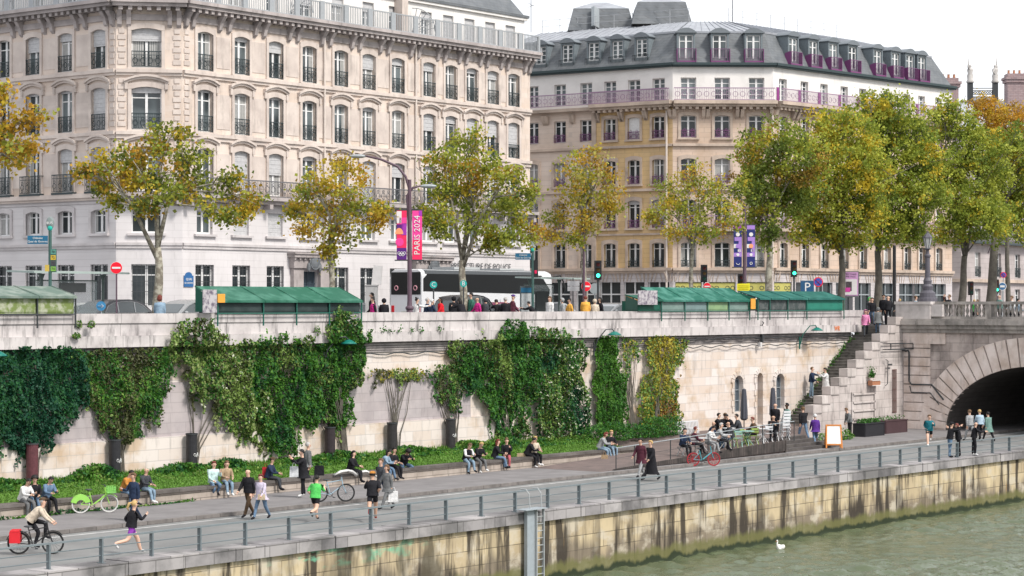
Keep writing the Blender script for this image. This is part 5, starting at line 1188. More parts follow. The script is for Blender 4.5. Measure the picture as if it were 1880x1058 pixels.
# -------- on the low wall and bank
seat(42,'sit2','w','g','k','person in white hoodie seated low on the wall at the far left edge, hand on chin', hair_=0) if 0 else None
WZ = .0
def sitw(px, pose, turn, top, bot, hair, label, **k):
    k.setdefault('H', 1.7); H = k.pop('H')
    return person(px, 0, 0.0, H, pose, 0, top, bot, hair, label, Y=62.9, yawabs=R(TOW+turn), **k)
sitw(42,'sit2',0,'w','g','k','person in white hoodie resting chin on hand, leftmost of the three seated by the cyclist', skin=1, shoe='g')
sitw(63,'sit',-35,'k','j','ka','person in black jacket seated between the white hoodie and the blue puffer', skin=1)
sitw(85,'sit2',-10,'j','k','k','person in blue puffer jacket seated on the wall looking down, above the cyclist', skin=1, bulk=1.15)
sitw(228,'sit2',10,'o','j','k','person in rust orange jacket seated on the low wall beside the green bike', skin=1)
sitw(263,'sit',5,'d','J','x','bald person in dark jacket and pale jeans with white shoes seated on the wall', skin=1, shoe='w')
person(247,965,0.0,1.78,'walk',215,'n','k','n','person in navy jacket walking on the road edge in front of the two men seated on the wall', skin=1, H_=0) if 0 else person(247,963,0.0,1.8,'walk',225,'n','n','n','person in navy jacket and trousers walking, partly behind the blonde jogger', skin=1, arms=dict(el=(15,80),sw=(-10,30)))
sitw(391,'sit3',-20,'M','j','r','person in mint jacket seated on the wall with legs tucked, red brown hair up', arms=dict(th=(80,60),kn=(120,100)), long=0)
sitw(414,'sit',-25,'t','J','nl','person in tan jacket and pale jeans with long brown hair seated beside the mint jacket', shoe='w')
person(457,951,0.0,1.78,'walk',235,'k','b','x','bald person in black jumper and brown trousers walking on the road', skin=0, bulk=1.15)
person(480,955,0.0,1.62,'walk2',240,'l','j','r','person in lilac coat and jeans with a beige shoulder bag walking on the road', long=.12)
sitw(493,'sit',25,'n','d','k','person in navy jacket and flat cap with a red backpack seated on the wall', hat='b', skin=1)
person(556,914,0.13,1.82,'phone',200,'k','k','k','person in long black coat standing on the pavement holding a white bag', long=.22, shoe='w')
person(564,897,0.13,1.82,'stand',20,'g','k','g','grey haired person in grey jacket standing right behind the black coated one', long=.1)
person(579,958,0.0,1.66,'run',70,'e','k','kp','jogger in bright green shirt and black shorts seen from behind', shorts=True, short_sleeve=True, group='joggers')
sitw(643,'sit',20,'k','k','kl','person in black with long dark hair seated on the wall behind the white streamer')
person(684,957,0.0,1.78,'run2',95,'k','k','k','jogger all in black with an orange cap running away', shorts=True, short_sleeve=True, skin=1, hat='o', shoe='r', group='joggers')
person(712,936,0.0,1.68,'walk',215,'g','g','nm','person in grey trouser suit with curly hair walking with a white shopping bag', long=.2, arms=dict(el=(15,15)))
person(701,927,0.0,1.76,'walk2',225,'d','n','n','person in dark jacket over white shirt walking just behind the grey suit')
sitw(702,'sit2',20,'J','j','kl','person in pale denim jacket with long black hair seated on the wall', )
sitw(719,'sit',0,'k','k','k','person in black top seated between the denim jacket and the curly haired one', skin=1)
person(740,0,.60,1.7,'cross',0,'k','j','ka','person with big curly black hair sitting cross legged on the wall, head bent', Y=63.1, yawabs=R(-110), arms=dict(head=35,lean=34), skin=1)
sitw(856,'sit2',-20,'w','J','n','person in white sleeves and black vest with pale jeans seated on the wall', coat='k')
sitw(876,'sit2',-15,'k','g','y','blond person in black jumper seated right of the black vest', shoe='w')
sitw(907,'sit3',150,'k','k','rl','person with long dark red hair seated with back to the river') if 0 else sitw(908,'sit',35,'k','j','rl','person with long dark red hair seated on the wall turned to a friend')
sitw(930,'sit3',-50,'k','z','nu','person in black jacket and pink trousers with hair in a bun, eating', )
sitw(968,'sit2',30,'k','k','k','person in black hoodie leaning towards a blonde friend on the wall', skin=1, shoe='w')
sitw(979,'sit',-15,'c','k','yl','person with very long blonde hair and cream top seated on the wall', shoe='w')
sitw(1101,'sit2',25,'G','J','rm','person in pale grey jumper bending forward at the right end of the low wall')
sitw(1119,'sit',-20,'k','J','y','blond person in black coat seated at the right end of the low wall')
# -------- lower road, right half
person(241,1019,0.0,1.68,'run',35,'k','v','yp','blonde jogger with ponytail in black top and purple shorts', shorts=True, skin=0, shoe='w', group='joggers')
person(1177,878,0.0,1.76,'walk',230,'m','G','k','person in dark maroon coat and grey trousers walking beside the long black coat', long=.25, skin=1)
person(1196,883,0.0,1.74,'walk2',215,'k','k','y','blonde person in ankle length black coat and white shirt walking', long=.62)
person(1706,820,0.0,1.74,'run2',265,'T','k','n','jogger in teal top and black shorts by the bridge pier', shorts=True, shoe='w', group='joggers')
person(1744,842,0.02,1.75,'hug',10,'k','j','k','person in black jacket standing close to a friend by the railing', hat='k')
person(1760,841,0.02,1.66,'hug',175,'k','k','rm','person in black with auburn curls facing a friend by the railing')
person(1788,838,0.02,1.7,'lean',350,'k','k','x','bald person in black leaning near the river railing', skin=0, shoe='w', arms=dict(lean=8))
person(1781,811,0.0,1.78,'walk',110,'G','G','n','person in grey hoodie and grey trousers walking into the arch')
person(1799,808,0.0,1.7,'walk2',100,'B','k','y','blonde person in pale blue jumper and black trousers walking into the arch')
person(1815,812,0.0,1.68,'walk',120,'u','k','k','person in loose sea green coat walking into the arch', long=.3)
person(1475,808,.3,1.8,'walk',110,'k','j','n','person in black jacket and jeans climbing the terrace steps')
person(1497,820,.13,1.7,'walk2',100,'p','j','w','white haired person in purple coat climbing the terrace steps', long=.1)
person(1560,805,.13,1.68,'stand',200,'g','k','n','person in dark grey jacket bending behind the sandwich board', arms=dict(lean=16,head=14))
# stairs
def stair_z(x): return .75+5.75*max(0, min(33, math.ceil((x-112.8)/9.2*33)))/33
def onstair(px, Y, pose, face, top, bot, hair, label, **k):
    x = U(px, Y); H = k.pop('H', 1.74); return person(px, 0, stair_z(x), H, pose, face, top, bot, hair, label, Y=Y, **k)
onstair(1490,66.5,'point',350,'n','J','n','person in navy top and pale jeans standing on the lower stairs, white shoes', shoe='w', H=1.82)
onstair(1516,65.4,'phone',200,'w','c','k','person in white and red draped top standing on the lower stairs', coat='w', H=1.8, long=.4)
onstair(1589,66.0,'walk2',270,'P','d','k','person in pink coat and hood coming down near the top of the stairs', hood='P', long=.12, H=1.66, bulk=1.1)
onstair(1601,66.2,'walk',265,'k','j','kl','dark haired person squeezed behind the pink and grey coats on the stairs')
onstair(1612,65.2,'walk',80,'g','j','k','person in grey hooded coat climbing near the top of the stairs', hood='g', long=.15, H=1.66)
person(1631,604,6.52,1.78,'carry',90,'k','k','x','bald person in black seen from behind at the top of the stairs', Y=64.9, arms=dict(sw=(-10,-10),el=(20,60)))
person(1622,0,6.52,1.85,'stand',270,'k','k','k','tall dark clothed bearded person standing behind the bald one at the stair head', Y=66.3, skin=1)
person(1596,0,6.5,1.7,'stand',300,'d','k','x','person in a green helmet at the stair head', Y=68.6, hood='e')
# -------- cafe
for px, py, z, pose, face, tp, bt, hr, lb, kw in (
  (1254,838,.74,'sit',300,'n','k','k','person in navy jumper seated at the left end of the terrace', {}),
  (1271,842,.74,'sit',10,'m','k','r','person in maroon leather jacket seated on a silver armchair', {}),
  (1299,838,.74,'sit2',330,'w','G','k','person in black and white patterned jacket seated at the front table', {}),
  (1304,822,.74,'sit',340,'n','k','x','bald person in navy seated behind the patterned jacket', {}),
  (1318,846,.74,'sit',350,'G','k','g','grey haired person in light grey coat with crossbody strap', {}),
  (1314,806,.74,'sit',350,'k','k','k','dark haired person in black, leftmost at the back table', {}),
  (1328,806,.74,'sit',300,'k','k','n','person in black, second at the back table', {}),
  (1345,806,.74,'sit2',190,'k','k','k','person in black with arms on the back table, third along', {}),
  (1358,808,.74,'sit',180,'d','k','k','person in dark grey at the back table beside the closed parasol', {}),
  (1343,836,.74,'sit',190,'d','j','x','bald person in dark jacket facing left at the middle table', {}),
  (1387,815,.74,'sit',190,'b','k','r','tanned person in olive brown seated right of the first closed parasol', {}),
  (1420,824,.74,'sit',260,'k','k','x','bald person in black suit seated alone, arms raised to mouth', dict(arms=dict(el=(100,100))))):
    dx_, dy_, dz_ = deck_at(px, py); o_ = person(px, 0, dz_-.24, 1.74, pose, face, tp, bt, hr, lb, Y=dy_, skin=rnd.choice([0,0,1]), **kw)
person(1424,806,.75,1.8,'stand',240,'k','k','x','bald person in black standing beside the second closed parasol')
person(1446,806,.75,1.78,'stand',200,'u','d','k','dark skinned person in camouflage jacket standing by the stair foot', skin=3)
# -------- street level behind the parapet and on the bridge
def up(px, Y, pose, face, top, hair, label, bot='k', H=1.72, **k): return person(px, 0, 6.5, H, pose, face, top, bot, hair, label, Y=Y, **k)
up(293,68.3,'stand',90,'J','rm','person with dark red hair in pale blue coat seen from behind beside the silver car', H=1.66)
up(684,70.5,'stand',190,'k','k','tall dark haired person just behind the magenta scarf', H=1.82)
up(686,68.6,'walk',200,'k','ku','person in black coat with a magenta shawl, hair in a bun', coat='q', H=1.66)
up(705,68.2,'stand',90,'k','k','person hidden in a black hood behind the parapet', hood='k', H=1.55)
up(764,68.4,'walk',10,'w','ku','person in white coat with dark bun pointing right', H=1.64, arms=dict(sw=(-20,75),el=(30,20)))
up(783,68.8,'walk',10,'n','g','grey haired person in navy coat left of the pale haired one', H=1.64, bulk=1.1)
up(792,68.2,'walk',20,'n','w','white haired person in dark blue coat left of the red coat', H=1.58)
up(810,68.2,'walk2',200,'r','kl','person in bright red coat with long dark hair', skin=2, H=1.66, bulk=1.1)
up(833,70,'stand',90,'k','k','person in black hood right of the red coat', hood='k', H=1.66)
up(850,68.4,'lean',120,'k','kl','long dark haired person in grey black coat in front of the dark van', H=1.64)
up(866,69.2,'stand',200,'a','k','person in dark green suit jacket in front of the dark van', H=1.84)
up(878,68.6,'walk',200,'q','x','bald person in magenta shirt by the dark van', skin=1, H=1.7)
up(891,68.4,'walk',60,'d','k','person in dark grey hooded coat right of the magenta shirt', hood='d', H=1.66)
up(917,68.8,'lean',120,'k','k','person in black puffer, left of the two facing away', H=1.6, bulk=1.2)
up(928,68.4,'stand',90,'k','g','grey haired person in black puffer facing away', H=1.62, bulk=1.15)
up(940,68.8,'walk2',350,'m','x','person in brown red coat and purple cap walking right', hat='p', H=1.8)
up(981,68.0,'lean',160,'k','k','dark haired person bending low behind the parapet by the shelter', H=1.5)
up(1010,68.6,'stand',230,'w','nl','person in white cardigan over black, long brown hair', H=1.68, coat='w')
up(1033,68.6,'stand',200,'G','w','person in white hijab and grey coat', hood='G', H=1.6)
up(1047,68.8,'walk',200,'O','k','person in mustard coat left of the tree trunk', H=1.64)
up(1075,68.6,'stand',90,'O','r','person in caramel coat with red brown hair right under the no entry sign', H=1.7)
up(1092,68.4,'stand',90,'c','k','person in cream fur hood', hood='c', H=1.55)
up(1103,68.8,'walk',190,'k','kl','person in long black coat with long dark hair right of the fur hood', H=1.7)
up(1163,70,'stand',350,'k','b','person with red face in black at the left end of the bright green stall', H=1.66, skin=1)
def bp(px, py, pose, face, top, hair, label, **k):
    u_, v_ = ray(px); t_ = 124.2/u_; return person(px, 0, 6.62, k.pop('H',1.72), pose, face, top, 'k', hair, label, Y=t_*v_, **k)
bp(1653,0,'walk',180,'G','y','fair haired person at the very start of the bridge parapet', H=1.55)
bp(1680,0,'walk2',0,'B','n','person in patterned pale jacket left of the ornate lamp post')
bp(1733,0,'walk',0,'O','r','person in orange jacket on the bridge, left of a dark coated one', H=1.68)
bp(1743,0,'armsup',180,'k','n','person in black with arms raised to the head on the bridge', H=1.74)
bp(1788,0,'walk',0,'e','y','small person in bright green top on the bridge', H=1.5)
bp(1796,0,'walk',180,'c','n','short person in cream jacket on the bridge beside the green top', H=1.5)
bp(1836,0,'stand',200,'u','x','bald person in grey green coat on the bridge behind the signs', H=1.74)
bp(1859,0,'walk',180,'w','n','person in white and blue jacket on the bridge at far right', H=1.72)
bp(1868,0,'walk',0,'B','k','person in teal jacket at the far right end of the bridge', H=1.55)
person(56,1012,0,1.76,'ride',5,'c','k','g','cyclist in cream jumper and flat cap riding a black bicycle', hat='b', arms=dict(z=.93))
finish_people()
# ================================================================ RIVER RAILING, LADDER, QUAY OBJECTS
m_rail = flat('grey_green_rail', (.145,.175,.19), rough=.5); m_galv = flat('galvanised', (.34,.36,.37), rough=.5)
ry = 50.32
pxs = [89,185,277,364,447,529,605,676,747,815,878,941,1000,1058,1114,1167,1219,1269,1317,1363,1408,1452,1494,1535,1574,1612.6,1650,1686,1722,1756,1788,1821,1853]
x_0 = U(89, ry); dx_ = (U(1853, ry)-x_0)/32; X = [x_0+dx_*i for i in range(-6, 37)]
rl = thing('river_railing', 'long grey green metal railing with two thin rails along the quay edge', 'railing', (X[6], ry, .05))
pm = MB().box(-.028,.028,-.07,.07,0,.74).box(-.025,.025,-.05,.05,.74,.79).box(-.07,.07,-.13,.13,0,.02).mesh('post', m_rail)
for x in X: link('post', pm, rl, loc=(x-X[6], 0, 0))
MB().box(X[0],X[-1],ry-.06,ry+.06,.79,.84).build('top_rail', flat('top_rail_grey', (.17,.20,.215), rough=.5), rl, world=True)
for z in (.28,.54): MB().tube([(X[0],ry,z),(X[-1],ry,z)], .018, 6).build('wire_rail', m_rail, rl, world=True)
xa, xb, xc = U(972,49.6), U(985.5,49.6), U(1000,49.6)
la = thing('quay_ladder', 'galvanised ladder with a tall steel guard plate fixed to the quay wall', 'ladder', (xa,49.7,-2.6))
MB().box(xa,xb,49.70,49.85,-3.2,.16).box(xa-.35,xc+.05,49.5,50.0,.165,.2).build('guard_plate', flat('guard_plate_grey', (.31,.35,.38), rough=.5), la, world=True)
mb = MB().box(xb+.003,xb+.05,49.6,49.7,-3.2,.16).box(xc-.05,xc,49.6,49.7,-3.2,.16); mb.build('side_rail', m_galv, la, world=True)
mb = MB(); z = -3.1
while z < .1: mb.tube([(xb+.04,49.65,z),(xc-.04,49.65,z)], .02, 6); z += .27
mb.build('rungs', m_galv, la, world=True)
mb = MB()
for x in (xb-.28, xc-.05): mb.tube([(x,49.7,.16),(x,49.75,.75),(x,49.9,.92),(x,50.15,.92)], .022, 6)
mb.build('handrail', m_galv, la, world=True)
# ================================================================ BOOK STALLS
def stall(px, label, roofc, frontc, z_back=8.62, zf=8.02, yb=67.95, endc=None, legs=True, awning=False, posters=False, name='book_stall'):
    Xs = [U(p, 66.6) for p in px]; o = thing(name, label, 'book stall', (Xs[0], 67.1, 7.5), group='riverside book stalls')
    n = len(Xs)-1
    for i in range(n):
        a, b = Xs[i]+.03, Xs[i+1]-.03; fc = frontc[i % len(frontc)]
        mb = MB().box(a,b,66.62,66.66,7.52,zf-.02).box(a,b,66.66,67.7,7.5,7.56).box(a,a+.03,66.66,67.7,7.56,zf-.05).box(b-.03,b,66.66,67.7,7.56,zf-.05)
        mb.box(a+.06,b-.06,66.60,66.618,7.58,zf-.08); mb.build('box', fc, o, world=True)
        mb = MB(); ov = .02 if not awning else -.01
        P_ = [(a-ov,66.45,zf-.02),(a-ov,yb,z_back),(a-ov,yb,z_back+.04),(a-ov,66.45,zf+.025)]; mb.prism(P_, (0,0,0), (b-a+2*ov,0,0))
        mb.prism([(a-ov,66.43,zf-.07),(a-ov,66.46,zf-.07),(a-ov,66.46,zf+.03),(a-ov,66.43,zf+.03)], (0,0,0), (b-a+2*ov,0,0))
        for e in (a-.01, b-.02): mb.prism([(e,66.5,zf+.03),(e,yb,z_back+.045),(e,yb,z_back+.07),(e,66.5,zf+.055)], (0,0,0), (.03,0,0))
        mb.build('lid', roofc[i % len(roofc)], o, world=True)
        bk = MB(); 
        for q in range(9): x = a+.1+(b-a-.25)*q/9; bk.box(x,x+(b-a)/9*.8,67.1,67.4,7.565,7.8+.1*((q*7+i) % 3))
        bk.build('books', cl((.30,.27,.24) if i % 2 else (.22,.16,.13)), o, world=True)
    if legs:
        mb = MB()
        for x in Xs: mb.box(x-.025,x+.025,66.52,66.57,6.95,zf); 
        mb.box(Xs[0],Xs[-1],66.515,66.565,7.47,7.515); mb.build('bracket_legs', m_grnp if awning or endc else m_iron, o, world=True)
    for e, s_ in ((Xs[0],1),(Xs[-1],-1)):
        MB().prism([(e,66.66,zf-.03),(e,yb-.05,z_back-.02),(e,yb-.05,7.56),(e,66.66,7.56)], (0,0,0), (s_*.03,0,0)).build('end_panel', endc or flat('end_green', (.04,.10,.08)), o, world=True)
    if posters:
        for k, (pa, pb, za, zb, mt) in enumerate(posters): MB().box(U(pa,66.4),U(pb,66.4),66.36,66.41,za,zb).build('poster_panel', mt, o, world=True)
    return o
gr_ = lambda n, c, c2=None, s=1.4: nmat(n, c, c2, sc_=s, rough=.6, lo=.45, hi=.62)
stall([-120,-30,67,137], 'weathered pale green book stall with scribbled olive front, at the far left', [gr_('roof_weathered', (.10,.15,.125), (.21,.25,.22))], [gr_('olive_scribbled', (.15,.20,.06), (.36,.38,.28), 3.5)], zf=8.18, z_back=8.56)
collage = gr_('poster_collage', (.42,.40,.42), (.12,.10,.14), 5)
stall([398,482,543,603,662], 'long dark green book stall with four raised green lids and a poster-covered end', [gr_('roof_green', (.014,.10,.062), (.05,.17,.12))], [gr_('front_black_green', (.02,.035,.035), (.035,.05,.05))], endc=gr_('dark_green', (.01,.09,.06)), posters=[(372,397,7.52,8.5,collage), (399,412,7.95,8.32,flat('orange_paint', (.75,.33,.05)))])
stall([1213,1256,1298,1337,1375], 'bright teal green book stall with four lids and pale green fronts', [gr_('roof_teal', (.008,.10,.07), (.06,.20,.16))], [gr_('front_grey_green', (.15,.22,.20), (.20,.27,.25)), gr_('front_grey_blue', (.16,.23,.23)), gr_('front_lichen', (.22,.33,.17), (.17,.27,.15))], endc=gr_('dark_green', (.01,.09,.06)), z_back=8.78, zf=8.08, posters=[(1171,1206,7.85,8.62,collage)])
o = stall([1172,1213], 'low dark green closed book box at the end of the bright teal stall', [gr_('dark_green', (.01,.09,.06))], [gr_('dark_green', (.01,.09,.06))], z_back=8.35, zf=8.1, yb=67.5, legs=False)
stall([1390,1412,1445,1480,1548], 'teal awning covered book stall with netted dark sides, nearest the stairs', [gr_('awning_teal', (.012,.10,.085), (.03,.15,.13))], [gr_('front_mesh_grey', (.045,.06,.06), (.10,.11,.11), 4)]*3+[gr_('front_mesh_green', (.02,.18,.13))], awning=True, z_back=8.62, zf=8.2, endc=gr_('end_green2', (.02,.20,.13)), posters=[(1378,1386,7.6,8.2,flat('orange_paint', (.75,.33,.05)))])
# ================================================================ VEHICLES
m_tyre = flat('tyre_rubber', (.02,.02,.02)); m_rim = flat('alloy_rim', (.42,.43,.44), rough=.35, metal=.6)
m_cglass = flat('car_glass', (.07,.085,.09), rough=.06, spec=.8); m_red = flat('red_light', (.55,.01,.02), rough=.3); m_hl = flat('headlight', (.6,.6,.62), rough=.15)
def carmat(n, c): return nmat('car_'+n, c, sc_=2, rough=.22, spec=.6, metal=.25, mott=.06)
def car(px, Y, paint, label, yawd=0, L=4.4, H=1.46, wag=0.0, W=1.78):
    loc = onY(px, 570, Y); o = thing('parked_car', label, 'car', (loc.x, Y, 6.5), R(yawd), group='cars on the quay street')
    k = L/4.4; b = [(-2.2,.35),(-2.15,.75),(-2.05,.98),(-1.5-wag,.98),(1.0,.93),(1.9,.80),(2.12,.62),(2.2,.38),(1.9,.22),(-1.95,.22)]
    mb = MB(); n = len(b); lay = [(-.5,.93),(-.46,1.0),(.46,1.0),(.5,.93)]
    mb.v = [(x*k*s_, y*W, .6+(z-.6)*s_) for y, s_ in lay for x, z in b]
    for j in range(3): mb.f += [(j*n+i, j*n+(i+1)%n, (j+1)*n+(i+1)%n, (j+1)*n+i) for i in range(n)]
    mb.f += [tuple(range(n))[::-1], tuple(range(3*n,4*n))]; mb.m = [0]*len(mb.f)
    mb.build('body', paint, o, smooth=False)
    c = [(-2.0-wag*.15,.95),(-1.72-wag*.4,H-.34),(-1.3-wag*.5,H-.1),(-.7-wag*.3,H-.01),(-.1,H),(.45,H-.08),(.8,H-.22),(1.35,.93)]
    yw = lambda z: W*.485-(z-.93)*.24
    mb = MB(); n = len(c); mb.v = [(x*k, y*yw(z), z) for y in (-1,1) for x, z in c]; mb.f = [(i,(i+1)%n,(i+1)%n+n,i+n) for i in range(n)]+[tuple(range(n))[::-1],tuple(range(n,2*n))]; mb.m = [0]*len(mb.f); mb.build('cabin', paint, o, smooth=False)
    g2 = [(-1.72-wag*.3,1.0),(-1.45-wag*.4,H-.3),(-1.1-wag*.4,H-.16),(-.6,H-.1),(-.1,H-.09),(.35,H-.16),(.66,H-.28),(1.1,1.0)]
    for y in (-1,1):
        P_ = [(x*k, y*(yw(z)+.008), z) for x, z in g2]; MB().prism(P_, (0,0,0), (0,y*.006,0)).build('side_glass', m_cglass, o)
        tm = MB()
        for i in range(len(P_)): A_, B_ = P_[i], P_[(i+1)%len(P_)]; tm.bar((A_[0],A_[1]+y*.01,A_[2]), (B_[0],B_[1]+y*.01,B_[2]), .028)
        for xx_ in (-.95,.1): tm.bar((xx_*k,y*(yw(1.0)+.016),1.0),(xx_*k,y*(yw(H-.12)+.016),H-.12),.05)
        tm.build('window_trim', m_rim if L > 4.3 or wag else m_bk, o)
    for (x0_,z0_),(x1_,z1_),nm_ in ((c[7],c[6],'windscreen'),(c[0],c[1],'rear_window')):
        sg = 1 if nm_ == 'windscreen' else -1; P_ = [((x0_+(x1_-x0_)*q)*k+sg*.012, yy_*yw(z0_+(z1_-z0_)*q)*.9, z0_+(z1_-z0_)*q+.012) for q, yy_ in ((.08,-1),(.08,1),(1.0,1),(1.0,-1))]; MB().prism(P_, (0,0,0), (sg*.006,0,.006)).build(nm_, m_cglass, o)
    for x in (-1.35,1.35):
        for y in (-1,1):
            w = MB().tube([(0,-.1,0),(0,.1,0)], .32, 18).build('wheel', m_tyre, o, loc=(x*k, y*(W/2-.1), .32)); MB().tube([(0,y*.101-.01,0),(0,y*.101+.01,0)], .2, 14).build('rim', m_rim, w)
    for y in (-1,1):
        MB().box(2.0*k,2.16*k,y*.72-.17,y*.72+.17,.6,.74).build('headlight', m_hl, o); MB().box(-2.19*k,-2.02*k,y*.74-.15,y*.74+.15,.74,.94).build('tail_light', m_red, o)
        MB().ell((.95*k,y*(W/2+.08),1.0),.1,.09,.07,8,6).build('mirror', paint, o)
    return o
car(222,75,carmat('graphite',(.05,.05,.055)),'graphite hatchback with red tail lights behind the left parapet',0,L=4.2,wag=.2,H=1.6)
car(345,74.5,carmat('silver',(.34,.35,.36)),'silver estate car with chrome window trim next to the poster-covered stall end',180,L=4.7,wag=.4,H=1.6)
car(150,79,carmat('white',(.60,.61,.62)),'pale car glimpsed through the glass of the left bus shelter',0)
car(660,76,carmat('grey',(.25,.26,.27)),'grey car half hidden left of the magenta shawl',0)
car(862,76,carmat('black',(.02,.02,.025)),'black people carrier behind the group with the red coat',0,L=4.8,H=1.9,wag=.4)
car(912,79,carmat('wine',(.22,.03,.09)),'wine coloured car behind the grey haired person in a black puffer',0,H=1.5)
car(1010,74,carmat('pale_grey',(.42,.43,.44)),'pale grey car behind the person in a white cardigan',0,H=1.5)
car(1125,75,carmat('silver2',(.38,.39,.40)),'silver saloon car with a wide windscreen beside the traffic light',180,L=4.6)
car(1148,80,carmat('dark',(.05,.055,.06)),'dark hatchback behind the silver saloon',0)
# coach
bxa, bxb = U(775,84), U(1016,84); Lb = bxb-bxa
cb = thing('coach', 'white and black tour coach parked behind the yellow green plane tree', 'coach', (bxa,84,6.5))
m_cw = nmat('coach_white', (.60,.61,.63), sc_=1, rough=.25, spec=.6, mott=.04, obj=True); m_cbk = flat('coach_black', (.008,.009,.010), rough=.3, spec=.25)
sec = [(0,.35),(0,3.1),(.08,3.35),(.3,3.48),(2.25,3.48),(2.47,3.35),(2.55,3.1),(2.55,.35)]
mb = MB(); n = len(sec)
for x, s_ in ((0,.97),(.12,1),(Lb-.5,1),(Lb-.12,.96),(Lb,.88)): mb.v += [(x, 1.275+(y-1.275)*s_, .35+(z-.35)*(s_*.5+.5)) for y, z in sec]
for j in range(4): mb.f += [(j*n+i, j*n+(i+1)%n, (j+1)*n+(i+1)%n, (j+1)*n+i) for i in range(n)]
mb.f += [tuple(range(n))[::-1], tuple(range(4*n,5*n))]; mb.m = [0]*len(mb.f); mb.build('body', m_cw, cb)
MB().add([(.5,-.015,3.2),(Lb-1.3,-.015,3.2),(Lb-.4,-.015,2.3),(Lb-.4,-.015,2.0),(.1,-.015,2.15),(.1,-.015,2.9),(.5,.02,3.2),(Lb-1.3,.02,3.2),(Lb-.4,.02,2.3),(Lb-.4,.02,2.0),(.1,.02,2.15),(.1,.02,2.9)], [(0,5,4,3,2,1),(0,1,7,6),(1,2,8,7),(5,0,6,11),(2,3,9,8)]).build('side_windows', m_cbk, cb)
MB().box(-.03,.02,.12,2.43,1.95,3.3).build('rear_panel', m_cbk, cb)
mb = MB(); 
for y in (.5,2.0): mb.ring((-.04,y,2.35),.13,.03,(1,0,0),14,5)
mb.build('rear_emblem', flat('pink_badge', (.6,.3,.35)), cb)
MB().box(-.05,-.03,.9,1.6,.7,.95).build('number_plate', flat('plate_yellowish', (.5,.5,.45)), cb)
for y in (.25,2.3): MB().box(-.045,.0,y-.1,y+.1,.9,1.3).build('tail_light', m_red, cb)
MB().box(.3,Lb-1.5,.25,2.3,3.35,3.5).box(.3,Lb-1.6,.01,.25,3.2,3.42).build('roof_panel', flat('roof_dark', (.10,.11,.12)), cb); MB().box(3.5,6.0,.4,2.15,3.48,3.66).build('roof_unit', flat('roof_unit_grey', (.45,.47,.48)), cb); MB().box(8,10.5,.4,2.15,3.48,3.62).build('roof_unit', flat('roof_unit_grey', (.45,.47,.48)), cb)
for x in (2.6,3.9,Lb-2.6): w = MB().tube([(0,-.15,0),(0,.15,0)], .5, 20).build('wheel', m_tyre, cb, loc=(x,.15,.5)); MB().tube([(0,-.17,0),(0,-.14,0)], .28, 14).build('rim', m_rim, w)
mb = MB().tube([(Lb-.2,.0,3.1),(Lb+.5,-.2,3.2),(Lb+.75,-.25,2.8)], .05, 6); mb.ell((Lb+.78,-.25,2.45),.12,.1,.35,8,6); mb.build('mirror', m_cbk, cb)
for x in range(5): MB().box(.6+x*2.3,.62+x*2.3+.02,-.02,.0,.6,1.7).build('luggage_hatch_seam', m_greyp, cb)
